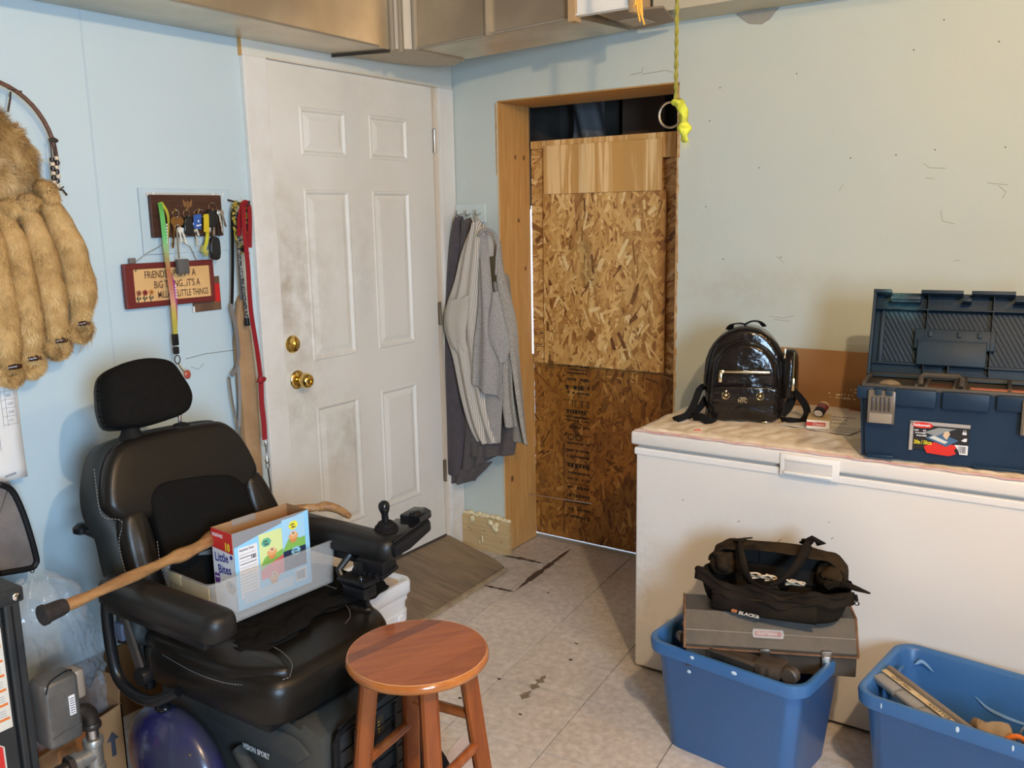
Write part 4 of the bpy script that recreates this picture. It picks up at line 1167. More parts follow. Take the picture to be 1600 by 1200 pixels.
# ---------------------------------------------------------------- tool bag
bagm = mat('tool_bag_black', (.010, .008, .007), .9, spec=.1, col2=(.024, .018, .012), scale=8, bump=.35, bscale=40, detail=7)
bagb = mat('tool_bag_brown', (.045, .029, .015), .9, spec=.1, col2=(.015, .011, .008), scale=10, bump=.35, bscale=40)
bgt = thing('tool_bag', 'sagging dusty black canvas tool bag lying open on the grey metal toolbox', 'bag', (1.815, -.885, .447), 10)
bgt.scale = (1.10, .95, .80)
def bagring(z, w, d, oy=0.0, seed=0, fold=.006):
    P = []
    n = 56
    for k in range(n):
        a = 2 * pi * k / n
        cx, cy = cos(a), sin(a)
        e = .55
        x = w / 2 * math.copysign(abs(cx) ** e, cx); y = d / 2 * math.copysign(abs(cy) ** e, cy) + oy
        q = noise.noise(Vector((x * 14, y * 14, z * 12 + seed)))
        P.append((x * (1 + fold * 2 * q), y + fold * q * 1.5, z + fold * 1.2 * noise.noise(Vector((x * 10 + 5, y * 10, seed)))))
    return P
rings = [bagring(0.0, .30, .13), bagring(.004, .325, .165), bagring(.045, .350, .185, 0, 1, .010), bagring(.085, .365, .185, 0, 2, .012), bagring(.112, .375, .175, .0, 3, .012)]
g = loft(rings, True, False)
shell = g.obj('bag_body', bagm, bgt, world=False, angle=0, solid=.006, subsurf=1)
# rear half of the opened mouth stands up as a frame
def arcp(w, h, y, z0, n=26, sq=.5, lean=0.0):
    P = []
    for k in range(n + 1):
        a = pi * k / n
        c_, s_2 = cos(a), sin(a)
        P.append((w / 2 * math.copysign(abs(c_) ** sq, c_), y + lean * s_2, z0 + h * abs(s_2) ** sq))
    return P
back = arcp(.345, .120, .085, .09, lean=-.015); backi = arcp(.300, .085, .075, .095, lean=-.015)
vs = back + backi; n = len(back)
G().raw(vs, [(i, i + 1, n + i + 1, n + i) for i in range(n - 1)]).obj('mouth_frame', bagb, bgt, world=False, solid=.010, angle=0)
G().grid(lambda u, v: (lambda p, q: (p[0] + (q[0] - p[0]) * v, .088 + .01 * sin(12 * u), p[2] + (q[2] - p[2]) * v))(backi[int(u * (n - 1))], (backi[int(u * (n - 1))][0], 0, .06)), n - 1, 4).obj('lining', mat('bag_lining', (.010, .009, .008), .9), bgt, world=False)
# top flap sweeping forward over the frame
def flap(u, v):
    i = u * (n - 1); p = back[int(i)]
    return (p[0] * (1 - .02 * v), p[1] - .075 * v * (1 if True else 0), p[2] + .006 * sin(v * pi) - .018 * v + .004 * sin(u * 30 + v * 6))
G().grid(lambda u, v: flap(u, v * .8), n - 1, 5).obj('top_flap', bagb, bgt, world=False, solid=.006, angle=0)
# front lip, gathered and drooping
def lip(u, v):
    x = -.195 + .39 * u
    y = -.055 - .045 * sin(pi * u) ** .5 - .012 * v + .006 * sin(u * 21)
    z = .125 - .030 * sin(pi * u) - .035 * v + .009 * sin(u * 17 + 1) + .004 * sin(u * 41)
    return (x, y, z)
G().grid(lip, 40, 5).obj('front_lip', bagm, bgt, world=False, solid=.008, angle=0)
G().tube(smoothline([lip(k / 14, 0) for k in range(15)], 40), [.009 + .003 * sin(k * .9) for k in range(41)], n=7).obj('lip_roll', bagm, bgt, world=False, angle=0)
# crumpled ends
for s, sd in ((-1, 3), (1, 8)):
    g = G().sphere((s * .140, .035, .128), .045, 22, sc=(.85, .95, 1.0)); g.jitter(.022, 34, sd)
    g.obj('crumpled_end', bagb, bgt, world=False, angle=0)
# carrying handles
for pts in ([(-.085, .095, .205), (-.100, .03, .218), (-.085, -.02, .180), (-.060, -.065, .125), (-.02, -.085, .105), (.02, -.085, .115)], [(.065, .095, .245 if 0 else .222), (.075, .05, .240), (.065, .0, .200), (.035, -.05, .145), (.0, -.085, .115)]):
    G().tube(smoothline(pts, 24), 1, rect=(.026, .005), up=(0, 1, .5)).obj('handle', bagm, bgt, world=False, angle=0)
G().tube([(.060, .085, .212), (.085, .07, .245), (.105, .08, .222)], 1, rect=(.028, .005), up=(0, 1, .5)).obj('handle', bagm, bgt, world=False, angle=0)
# side tail with zip pull, front pocket, patch
G().tube([(.165, .0, .125), (.200, -.01, .117), (.232, -.02, .112)], [.012, .009, .003], n=7).obj('side_tab', bagm, bgt, world=False)
z = G().tube([(.198, -.03, .105), (.202, -.035, .085)], 1, rect=(.010, .003), up=(0, 1, 0)).obj('zip_pull', black_gl, bgt, world=False)
G().tube([(.203 + .005 * cos(a), -.036, .077 + .007 * sin(a)) for a in [k * pi / 5 for k in range(10)]], .0017, n=5, closed=True).obj('zip_ring', black_gl, z, world=False)
g = G().grid(lambda u, v: (-.145 + .26 * u, -.098 - .010 * sin(pi * u) - .006 * sin(pi * v), .010 + (.062 + .012 * sin(u * 7)) * v), 26, 8)
g.obj('front_pocket', bagm, bgt, world=False, solid=.004, angle=0)
G().tube(smoothline([(-.145, -.102, .075), (-.08, -.106, .066), (.0, -.112, .076), (.06, -.108, .088), (.115, -.102, .078)], 20), .0035, n=6).obj('pocket_hem', bagb, bgt, world=False)
text('lettering', 'BLACK&', .0155, frame((-.075, -.1135, .012), (1, .0, -.10), (0, 0, 1)), mat('faded_white', (.50, .46, .40), .6), bgt, world=False, ext=.0004, sx=.9, bold=.0008, shear=.1)
G().prism([(0, 0), (.012, 0), (.014, .006), (.012, .012), (0, .012), (-.002, .006)], 0, .001, M=frame((-.092, -.1125, .015), (1, 0, -.1), (0, 0, 1))).obj('orange_mark', mat('faded_orange', (.38, .13, .05), .6), bgt, world=False, smooth=False)
# white cords spilling inside the bag
cord_w = mat('cream_cord', (.62, .52, .38), .7)
rc = random.Random(5)
for k, (cx, cy, cz) in enumerate([(-.05, -.035, .125), (-.015, -.045, .128), (.030, -.045, .122), (.055, -.040, .118)]):
    pts = []
    ph = rc.uniform(0, 6)
    for i in range(14):
        a = ph + i * .75
        pts.append((cx + .018 * cos(a) * (1 + .3 * sin(i)), cy + .010 * sin(a * 1.3), cz + .010 * sin(a) + .004 * i / 14))
    o = G().tube(smoothline(pts, 46), .0032, n=6).obj('cord', cord_w, smooth=True)
    o.location = (1.815, -.885, .447); o.rotation_euler = (0, 0, radians(10)); o.scale = (1.10, .95, .80)
    tag(o, 'cream cord in the mouth of the black tool bag, ' + ['leftmost one', 'second from the left', 'third from the left', 'rightmost one'][k], 'cord', 'cream cords in the tool bag')

# ---------------------------------------------------------------- contents of tote 2
org = thing('parts_organizer', 'clear lidded parts organizer with a stained paper label leaning in the right-hand tote', 'organizer', (2.112, -.885, .232), -30)
OM = T(0, 0, .004, 0, 10, 0) 
cl = mat('dusty_clear_plastic', (.42, .39, .34), .25, trans=.25)
G().box((.0, -.050, .090), (.235, .0, .105), .004, M=OM).obj('clear_case', cl, org, world=False)
for k in range(3):
    G().box((.004 + k * .074, -.054, .098), (.074 + k * .074, -.018, .111), .005, M=OM).obj('clear_lid', mat('dusty_clear_lid', (.36, .345, .32), .12, trans=.3), org, world=False)
G().box((.0, .0, .065), (.265, .014, .122), .003, M=OM).obj('back_strip', mat('grey_brown_plastic', (.20, .16, .12), .5), org, world=False)
lb = G().box((.0, -.018, .1115), (.264, -.001, .1135), .0005, M=OM).obj('paper_label', mat('stained_label', (.66, .54, .33), .7, col2=(.50, .36, .18), scale=25), org, world=False, smooth=False)
text('lettering', 'ZIP Hee', .018, OM @ T(.03, -.015, .1138), ink, lb, world=False, ext=.0001, shear=.3)
text('lettering', 'COTTER PIN', .0150, OM @ T(.150, -.0145, .1138), ink, lb, world=False, ext=.0001, bold=.0003, sx=1.1)
pb = G().sphere((0, 0, 0), .05, 26, sc=(1.0, .75, .62)); pb.jitter(.022, 30, 4)
for v in pb.bm.verts: v.co += Vector((2.392, -.955, .272))
pbo = pb.obj('paper_bag', mat('kraft_paper', (.32, .22, .12), .8, col2=(.25, .16, .08), scale=12, bump=.3, bscale=40), smooth=True, angle=25)
tag(pbo, 'crumpled brown paper bag inside the right-hand blue tote', 'bag')
rg = G().tube([(2.452 + .024 * cos(a), -.985 + .006 * cos(a), .272 + .030 * sin(a)) for a in [2 * pi * k / 20 for k in range(20)]], .0065, closed=True, n=8).obj('orange_ring', mat('orange_plastic', (.70, .16, .02), .35))
tag(rg, 'orange plastic ring handle standing in the right-hand blue tote', 'ring')
G().tube([(2.436, -.975, .258), (2.46, -.98, .278), (2.468, -.985, .288)], .004, n=6).obj('crossbar', black_pl, rg)
dk = thing('dark_tool', 'dark tool with a rust-brown wooden grip at the far right of the tote', 'tool', (2.53, -.93, .20), 0)
G().box((2.475, -1.0, .19), (2.60, -.88, .275), .02).obj('tool_body', brp, dk)
G().box((2.472, -.940, .255), (2.492, -.920, .318), .005, M=None).obj('wooden_grip', mat('rust_wood', (.28, .13, .06), .6), dk)
G().tube(smoothline([(2.445, -.95, .265), (2.462, -.94, .305), (2.475, -.935, .320), (2.51, -.93, .321), (2.56, -.93, .315)], 18), .0028, n=6).obj('wire_hoop', steel, dk)
for i, (x, y, z, rx, L_, c, lb) in enumerate([(2.28, -.88, .06, 20, .20, (.10, .09, .08), 'dark steel bar lying deep in the right-hand tote'), (2.40, -.86, .10, -12, .16, (.18, .10, .05), 'brown wooden handle lying deep in the right-hand tote')]):
    o = G().tube([(x - L_ / 2, y, z), (x, y + .01, z + .02), (x + L_ / 2, y + .02, z + .01)], .018, n=10).obj('loose_tool', mat('deep_tool_%d' % 0 if 0 else ('deep_tool_dark' if i == 0 else 'deep_tool_brown'), c, .5))
    tag(o, lb, 'tool')

# ================================================================= THINGS ON THE LEFT WALL
# ---- fur hanging on a hoop
fur_stops = [(0, (.27, .14, .04)), (.35, (.50, .29, .095)), (.7, (.66, .43, .17)), (1, (.80, .60, .32))]
furm = attr_mat('tan_fur', fur_stops, .85)
fur_base = mat('tan_hide', (.42, .25, .085), .9, col2=(.58, .37, .15), scale=16, bump=.5, bscale=70)
def add_fur(obj_, n, length, seed, droop=.6, parent=None):
    """short tapering hairs standing on a mesh"""
    rnd = random.Random(seed)
    me = obj_.data
    me.calc_loop_triangles()
    tris = [(t.vertices[:], t.area) for t in me.loop_triangles]
    tot = sum(a for _, a in tris)
    vs = []; fs = []; tn = []
    for (vi, a) in tris:
        k = n * a / tot; c = int(k) + (1 if rnd.random() < k - int(k) else 0)
        if not c: continue
        A, B, C_ = (me.vertices[i].co for i in vi); nn = (B - A).cross(C_ - A).normalized()
        for _ in range(c):
            u, v = rnd.random(), rnd.random()
            if u + v > 1: u, v = 1 - u, 1 - v
            p = A + (B - A) * u + (C_ - A) * v
            f1 = noise.noise_vector(p * 18 + Vector((seed, 0, 0)))
            d = (nn * (.55 + .3 * rnd.random()) + Vector((0, 0, -droop)) + f1 * .7 + Vector((rnd.gauss(0, .18), rnd.gauss(0, .18), rnd.gauss(0, .18)))).normalized()
            L = length * rnd.uniform(.5, 1.2); w = .0008
            s = d.cross(nn)
            if s.length < 1e-4: s = Vector((0, 1, 0))
            s = s.normalized() * w
            b = len(vs); q = p - nn * .001
            mid = q + d * L * .5 + nn * L * .08
            vs += [q - s, q + s, mid + s * .7, mid - s * .7, q + d * L]
            fs += [(b, b + 1, b + 2, b + 3), (b + 3, b + 2, b + 4)]
            t = .5 + .55 * noise.noise(p * 9 + Vector((0, seed, 0))) + .45 * noise.noise(p * 40) + rnd.gauss(0, .08)
            tn += [min(1, max(0, t - .15))] * 2 + [min(1, max(0, t))] * 2 + [min(1, max(0, t + .12))]
    m2 = bpy.data.meshes.new('hair'); m2.from_pydata(vs, [], fs)
    at = m2.attributes.new('tone', 'FLOAT', 'POINT'); at.data.foreach_set('value', tn)
    m2.materials.append(furm)
    o = bpy.data.objects.new('hair', m2); COL.objects.link(o); o.parent = obj_; o['kind'] = 'stuff'
fh = thing('fur_wall_hanging', 'tan fur wall hanging tied inside a thin wooden hoop, rolled tails below', 'wall hanging', (.03, -2.05, 1.70))
hoopm = mat('wrapped_hoop', (.155, .075, .045), .6, col2=(.10, .045, .03), scale=60, stretch=(1, 1, 3))
# hoop arc measured on the wall (right half in view, left half continues out of frame)
hp = []
cy, cz, ry, rz_ = -2.055, 1.755, .180, .195
for k in range(48):
    a = 2 * pi * k / 48
    hp.append((.045, cy + ry * cos(a), cz + rz_ * sin(a) + .0))
G().tube(hp, .0062, n=8, closed=True).obj('hoop', hoopm, fh)
# hide body stretched in the hoop
def hide(u, v):
    a = u * 2 * pi; r = v
    rr = 1 + .10 * noise.noise(Vector((cos(a) * 2.5, sin(a) * 2.5, 3))) + .05 * noise.noise(Vector((cos(a) * 8, sin(a) * 8, 1)))
    y = -2.075 + .158 * rr * r * cos(a); z = 1.722 + .160 * rr * r * sin(a)
    return (.018 + .038 * math.sqrt(max(0, 1 - r * r)) + .006 * noise.noise(Vector((y * 14, z * 14, 0))), y, z)
hb = G().grid(hide, 40, 10, closed_u=True).obj('hide', fur_base, fh, angle=0)
add_fur(hb, 15000, .026, 1)
# rolled tails
tails = [([(.05, -1.925, 1.64), (.075, -1.905, 1.575), (.085, -1.878, 1.46), (.085, -1.868, 1.36), (.08, -1.880, 1.285)], [.022, .036, .042, .040, .024]),
         ([(.05, -1.985, 1.61), (.080, -1.975, 1.545), (.095, -1.965, 1.42), (.095, -1.958, 1.33), (.085, -1.955, 1.245)], [.022, .034, .038, .037, .026]),
         ([(.05, -2.045, 1.60), (.080, -2.035, 1.52), (.095, -2.032, 1.40), (.095, -2.030, 1.30), (.085, -2.034, 1.205)], [.022, .032, .036, .036, .026]),
         ([(.05, -2.110, 1.60), (.080, -2.095, 1.52), (.09, -2.095, 1.38), (.09, -2.09, 1.26), (.085, -2.09, 1.19)], [.022, .032, .036, .036, .026])]
for i, (P, R_) in enumerate(tails):
    pts = smoothline(P, 16); rr = [interp([(r, 0, 0) for r in R_], k / 16).x * (1 + .06 * sin(k * 1.3 + i)) for k in range(17)]
    t_ = G().tube(pts, rr, n=16); t_.jitter(.005, 22, i)
    to = t_.obj('rolled_tail', fur_base, fh, angle=0)
    add_fur(to, 7500, .013, 10 + i, droop=1.2)
    e = Vector(P[-1])
    # tied end: small curl of fur with a dark bead
    cg = G().tube([(e.x, e.y + .026 * cos(a), e.z - .018 + .020 * sin(a)) for a in [2 * pi * k / 14 for k in range(14)]], .014, n=8, closed=True)
    cg.jitter(.006, 40, i * 3 + 1)
    co = cg.obj('curled_tail_end', fur_base, fh, angle=0); add_fur(co, 2600, .014, 20 + i)
    G().tube([(e.x + .022, e.y - .016, e.z + .002), (e.x + .028, e.y, e.z + .004), (e.x + .022, e.y + .016, e.z + .002)], [.007, .0085, .007], n=10).obj('tail_bead', mat('dark_horn', (.05, .018, .012), .2), fh)
for k, (y0, z0, y1, z1) in enumerate([(-1.945, 1.672, -1.915, 1.628), (-1.995, 1.628, -1.965, 1.615), (-2.05, 1.612, -2.02, 1.600)]):
    g = G().tube(smoothline([(.05, y0, z0), (.075, (y0 + y1) / 2, (z0 + z1) / 2 + .01), (.085, y1, z1)], 8), [.018, .021, .023, .024, .024, .023, .022, .020, .016], n=12); g.jitter(.006, 40, k)
    tk_ = g.obj('gathered_top', fur_base, fh, angle=0); add_fur(tk_, 1800, .010, 40 + k)
# wisps at the rightmost tail end
g = G(); rw = random.Random(3)
for k in range(26):
    a = Vector((.07, -1.868, 1.29)) + Vector((0, rw.uniform(-.014, .014), rw.uniform(-.02, .03)))
    b = a + Vector((.01, rw.uniform(-.03, .025), -rw.uniform(.03, .085)))
    c_ = a.lerp(b, .5) + Vector((.01, rw.uniform(.0, .022), 0))
    g.tube([a, c_, b], [.0016, .0012, .0004], n=3)
g.obj('wisps', fur_base, fh, kind='stuff')
# ties and bead strings
G().tube([(.04, -1.980, 1.922), (.045, -1.985, 1.905), (.045, -1.995, 1.870)], .0028, n=6).obj('lashing', cordm, fh)
G().tube([(.045, -1.990, 1.930), (.050, -1.974, 1.927), (.045, -1.952, 1.925)], .0024, n=6).obj('lashing', cordm, fh)
G().tube([(.045, -1.890, 1.800), (.055, -1.880, 1.803), (.050, -1.872, 1.800)], .006, n=8).obj('lashing', cordm, fh)
bw = mat('bone_bead', (.62, .50, .36), .4); bk = mat('dark_bead', (.025, .012, .01), .25)
for s, (y0, y1) in enumerate(((-1.893, -1.894), (-1.880, -1.884))):
    G().tube([(.052, y0 + .002, 1.798), (.054, y0, 1.76), (.052, y1, 1.665)], .0018, n=5).obj('bead_cord', cordm, fh)
    for k in range(7):
        z = (1.748 if s == 0 else 1.752) - k * .0125; y = y0 + (y1 - y0) * k / 6 + (.002 * sin(k * 2) if s else 0)
        G().lathe([(.004, -.0055), (.0068, -.004), (.0068, .004), (.004, .0055)], 12, M=Matrix.Translation((.054, y, z))).obj('bead', (bk, bw)[k % 2 if s == 0 else (k + 1) % 2], fh)
G().sphere((.05, -1.895, 1.668), .014, 10, sc=(.7, 1.0, .8)).obj('fur_knot', mat('brown_knot', (.14, .065, .035), .8, bump=.6, bscale=60), fh)
G().tube([(.052, -1.890, 1.668), (.056, -1.872, 1.664), (.056, -1.862, 1.650)], .0032, n=6).obj('lashing', cordm, fh)
G().tube([(.052, -1.880, 1.665), (.056, -1.868, 1.674)], .0022, n=5).obj('lashing', cordm, fh)

# ---- paper table on the wall
pap = thing('paper_poster', 'white printed paper sheet hanging at the left edge with its corner curled', 'paper', (.03, -2.15, 1.15))
def pf_(u, v):
    y = -2.35 + (.302) * u - .012 * (1 - v); z = .868 + .60 * v
    x = .030 + .012 * (1 - v) ** 2 + .03 * max(0, .18 - v) * (u) 
    return (x, y, z)
G().grid(pf_, 12, 20).obj('sheet', paperm, pap, solid=.0006, angle=0)
grey_ink = mat('grey_print', (.32, .33, .35), .7)
g = G()
for k in range(17):
    z = 1.40 - k * .0235
    g.box((.0395, -2.104, z), (.0400, -2.066, z + .0008))
for y in (-2.104, -2.092, -2.066):
    g.box((.0395, y, 1.02), (.0400, y + .0008, 1.402))
g.obj('table_rules', grey_ink, pap, smooth=False, kind='stuff')
rw = random.Random(9)
for k in range(16):
    z = 1.384 - k * .0235
    text('figures', '%d' % rw.choice([15, 45, 60, 75, 105]), .012, frame((.0402, -2.089, z), (0, 1, 0), (0, 0, 1)), grey_ink, pap, ext=.0001)
G().box((.0395, -2.120, .95), (.0400, -2.1185, 1.40)).obj('fold_rule', grey_ink, pap, smooth=False)
G().prism([(0, 0), (.030, .004), (.030, .010), (0, .006)], 0, .0004, M=frame((.050, -2.122, .880), (0, 1, 0), (0, 0, 1))).obj('caption', grey_ink, pap, smooth=False)

# ---- grey pouch with black binding at the left edge
po = thing('grey_fabric_panel', 'dark grey felt panel bound in black at the left edge under the paper sheet', 'panel', (.12, -2.25, .75))
felt = mat('grey_felt', (.15, .13, .12), .95, col2=(.20, .175, .16), scale=14, bump=.2, bscale=90)
opl = [(-2.50, .655), (-2.205, .645), (-2.125, .632), (-2.108, .640), (-2.104, .66), (-2.118, .76), (-2.134, .83), (-2.150, .868), (-2.175, .888), (-2.50, .900)]
PM = Matrix(((0, 0, 1, .115), (1, 0, 0, 0), (0, 1, 0, 0), (0, 0, 0, 1)))
G().cushion(opl, .022, .006, M=PM).obj('felt_face', felt, po)
G().tube(smoothline([(.128, p[0], p[1]) for p in opl[1:-1]], 40), .0085, n=8).obj('black_binding', black_pl, po)
G().tube([(.13, -2.1195 + .005 * cos(a), .624 + .006 * sin(a)) for a in [2 * pi * k / 12 for k in range(12)]], .0014, closed=True, n=5).obj('wire_ring', black_pl, po)

# ---- key rack on its painted backing plate
plate = G().box((0, -1.602, 1.470), (.005, -1.252, 1.676), .001).obj('backing_plate', mat('pale_blue_plate', (.52, .64, .69), .5, col2=(.46, .58, .63), scale=6), smooth=False)
G().tube([(.0052, -1.602, 1.676), (.0052, -1.602, 1.470), (.0052, -1.50, 1.4695)], .0012, n=4).obj('plate_edge_shade', grey_ink, plate)  # dark line drawn for the shade along the plate's edge
tag(plate, 'pale blue painted board fixed to the wall behind the key rack', 'board')
kr = thing('key_rack', 'dark brown wooden key rack with small hooks on the pale board', 'key rack', (.012, -1.437, 1.588))
walnut = mat('walnut_board', (.075, .028, .016), .45, col2=(.050, .018, .011), scale=6, stretch=(1, .8, 14))
G().box((.0052, -1.572, 1.522), (.020, -1.302, 1.656), .002).obj('rack_board', walnut, kr, smooth=False)
G().box((.0052, -1.578, 1.652), (.010, -1.300, 1.662), .001).obj('pale_edge', mat('chipped_edge', (.55, .53, .47), .7), kr, smooth=False)
for y in (-1.555, -1.33, -1.29):
    G().box((.005, y, 1.655), (.011, y + .006, 1.664)).obj('staple', paperm, kr, smooth=False)
# gold eagle emblem: wings and body
gd = mat('faded_gold', (.30, .15, .06), .4, metal=.4)
EMB = frame((.0204, -1.437, 1.628), (0, 1, 0), (0, 0, 1))
em = G().prism([(-.004, -.014), (.0, -.020), (.004, -.014), (.006, .0), (.003, .006), (.0, .010), (-.003, .006), (-.006, 0)], 0, .001, M=EMB).obj('emblem', gd, kr, smooth=False)
for s in (-1, 1):
    G().prism([(s * .003, .002), (s * .010, .006), (s * .016, .014), (s * .018, .008), (s * .015, -.002), (s * .018, -.006), (s * .011, -.008), (s * .012, -.013), (s * .004, -.008)][::s], 0, .001, M=EMB).obj('emblem_wing', gd, em, smooth=False)
HK = [-1.530, -1.495, -1.455, -1.405, -1.352]
for y in HK:
    G().tube([(.020, y, 1.603), (.032, y, 1.600), (.036, y, 1.605), (.036, y, 1.612)], .0016, n=6).obj('cup_hook', brass, kr)

def keyring(name, label, y, z, rr=.012, x=.036):
    t = thing(name, label, 'keys', (x, y, z))
    G().tube([(x, y + rr * cos(a), z - rr * .8 + rr * sin(a)) for a in [2 * pi * k / 16 for k in range(16)]], .0011, closed=True, n=5).obj('split_ring', chrome, t)
    return t
def key(t, x, y, z, ang_, L_=.045, m=None, bow=.011):
    """a key: round bow and notched blade, hanging at an angle"""
    K = frame((x, y, z), (0, sin(radians(ang_)), -cos(radians(ang_))), (0, cos(radians(ang_)), sin(radians(ang_))))
    P = [(bow + bow * .95 * cos(a), bow * .95 * sin(a)) for a in [radians(t_) for t_ in range(30, 331, 30)]]
    P = P[::-1] if 0 else P
    bl = [(bow * 1.9, -.0035), (L_ * .5, -.0035), (L_ * .56, -.0015), (L_ * .62, -.0035), (L_ * .72, -.0012), (L_ * .80, -.0035), (L_ * .92, -.003), (L_, 0), (L_ * .95, .0035), (bow * 1.9, .0035)]
    poly = P + bl
    k_ = G().prism([(p[0], p[1]) for p in poly], -.001, .001, M=K).obj('key', m or chrome, t, smooth=False)
    return k_
k1 = keyring('key_bunch', 'bunch of round brass and steel keys hanging second on the rack with bright blades', -1.495, 1.606)
old = mat('old_brass', (.34, .17, .06), .3, metal=.9)
for dy in (-.009, .008):
    G().lathe([(.0145, -.001), (.0155, 0), (.0145, .001)], 18, M=Matrix.Translation((.040 + dy * .1, -1.495 + dy, 1.572)) @ Matrix.Rotation(radians(90), 4, 'Y')).obj('key_bow', old, k1)
shine = mat('bright_nickel', (.95, .93, .88), .25, metal=.6)
key(k1, .043, -1.492, 1.556, 4, .052, shine, .010); key(k1, .041, -1.482, 1.552, 14, .055, shine, .009); key(k1, .040, -1.505, 1.570, -10, .085, old, .009)
k1b = keyring('padlock_key', 'long steel key with a grey square lock block hanging below the rack', -1.505, 1.560, .008, .050)
G().tube([(.050, -1.506, 1.545), (.052, -1.508, 1.50), (.053, -1.509, 1.455)], .0032, n=6).obj('shank', steel, k1b)
G().box((.045, -1.520, 1.405), (.062, -1.478, 1.452), .003).obj('lock_block', mat('lead_grey', (.10, .095, .09), .5), k1b)
k2 = keyring('car_key', 'black car key fob with a steel key hanging third on the rack', -1.455, 1.606)
G().cushion([(-.014, 0), (.012, -.002), (.018, .020), (.013, .050), (0, .058), (-.012, .050), (-.017, .022)], .012, .004, M=frame((.043, -1.458, 1.530), (0, 1, 0), (0, 0, 1))).obj('fob', black_gl, k2)
key(k2, .046, -1.437, 1.570, 18, .050, chrome, .008)
k3 = keyring('blue_tag_key', 'keys with a blue printed tag hanging fourth on the rack', -1.415, 1.606)
G().prism([(-.020, .004), (.006, 0), (.012, .044), (.010, .050), (-.018, .046)], 0, .002, M=frame((.047, -1.420, 1.545), (0, 1, 0), (0, 0, 1))).obj('blue_tag', mat('tag_blue', (.03, .10, .36), .4), k3, smooth=False)
scribble('lettering', .020, .008, frame((.0495, -1.434, 1.566), (0, 1, .2), (0, -.2, 1)), white_pl, k3, seed=2)
scribble('lettering', .018, .006, frame((.0495, -1.430, 1.554), (0, 1, .2), (0, -.2, 1)), white_pl, k3, seed=5)
key(k3, .040, -1.428, 1.550, 2, .06, chrome, .008)
k4 = keyring('yellow_tag_key', 'keys with a yellow plastic tag hanging beside the blue tag', -1.398, 1.606)
G().prism([(-.010, .004), (.010, 0), (.014, .055), (.012, .062), (-.006, .060)], 0, .002, M=frame((.050, -1.395, 1.533), (0, 1, 0), (0, 0, 1))).obj('yellow_tag', mat('tag_yellow', (.60, .44, .02), .4), k4, smooth=False)
G().tube([(.052, -1.392, 1.533), (.055, -1.400, 1.505), (.055, -1.412, 1.480), (.054, -1.405, 1.462)], 1, rect=(.012, .003), up=(1, 0, 0)).obj('yellow_strap', mat('strap_lime', (.50, .48, .03), .6), k4, smooth=False)
G().tube([(.05, -1.412, 1.49), (.055, -1.42, 1.475), (.055, -1.405, 1.462), (.05, -1.398, 1.475)], .007, n=6).obj('striped_cord', mat('striped_cord', (.45, .16, .10), .7, col2=(.30, .45, .12), scale=60), k4)
k5 = keyring('key_bunch', 'bunch of steel keys with a black fob hanging at the right end of the rack', -1.352, 1.628, .016)
for j, (dy, an, L_) in enumerate([(-.012, -6, .075), (-.004, -2, .085), (.004, 3, .09), (.012, 8, .080), (.018, 16, .060)]):
    key(k5, .038 + j * .004, -1.352 + dy, 1.608, an, L_, (chrome, steel, black_gl, chrome, steel)[j], .0095)
G().cushion([(-.016, 0), (.014, 0), (.016, .040), (.010, .050), (-.012, .050)], .012, .004, M=frame((.045, -1.368, 1.555), (0, 1, 0), (0, 0, 1))).obj('fob', black_gl, k5)
k6 = thing('black_fob', 'square black key fob hanging low between the yellow tag and the keys', 'key fob', (.05, -1.375, 1.50))
G().cushion([(-.018, 0), (.016, -.004), (.020, .052), (.010, .066), (-.014, .064)], .014, .004, M=frame((.052, -1.368, 1.452), (0, 1, 0), (0, 0, 1))).obj('fob', black_gl, k6)
G().tube([(.05, -1.378 + .009 * cos(a), 1.528 + .012 * sin(a)) for a in [2 * pi * k / 14 for k in range(14)]], .0012, closed=True, n=5).obj('split_ring', chrome, k6)
G().box((.050, -1.358, 1.444), (.054, -1.354, 1.456)).obj('fob_tip', chrome, k6, smooth=False)

# ---- lanyard
lan = thing('lanyard', 'long multicoloured ribbon lanyard hanging from the left hook of the key rack', 'lanyard', (.04, -1.55, 1.4))
def ribbon_mat(name, stops):
    m = attr_mat(name, stops, .5); return m
lm1 = ribbon_mat('lanyard_band_one', [(0, (.10, .36, .06)), (.30, (.09, .42, .10)), (.50, (.50, .18, .07)), (.66, (.52, .17, .09)), (.8, (.46, .36, .05)), (1, (.42, .37, .05))])
lm2 = ribbon_mat('lanyard_band_two', [(0, (.62, .58, .04)), (.34, (.42, .38, .05)), (.46, (.25, .16, .13)), (.52, (.40, .03, .30)), (.72, (.36, .03, .26)), (.86, (.42, .17, .05)), (1, (.42, .34, .05))])
def band(name, pts, wid, m, parent, roll):
    Q = smoothline(pts, 30); vs = []; fs = []; tn = []
    for k, p in enumerate(Q):
        a = interp([(r, 0, 0) for r in roll], k / 30).x
        w = Vector((sin(a), cos(a), 0)) * wid / 2
        vs += [p - w, p + w]; tn += [k / 30, k / 30]
        if k: fs.append((2 * k - 2, 2 * k - 1, 2 * k + 1, 2 * k))
    me = bpy.data.meshes.new(name); me.from_pydata(vs, [], fs)
    at = me.attributes.new('tone', 'FLOAT', 'POINT'); at.data.foreach_set('value', tn)
    me.transform(wm(parent).inverted()); me.materials.append(m)
    o = bpy.data.objects.new(name, me); COL.objects.link(o); o.parent = parent
    md = o.modifiers.new('thickness', 'SOLIDIFY'); md.thickness = .0012
    return o
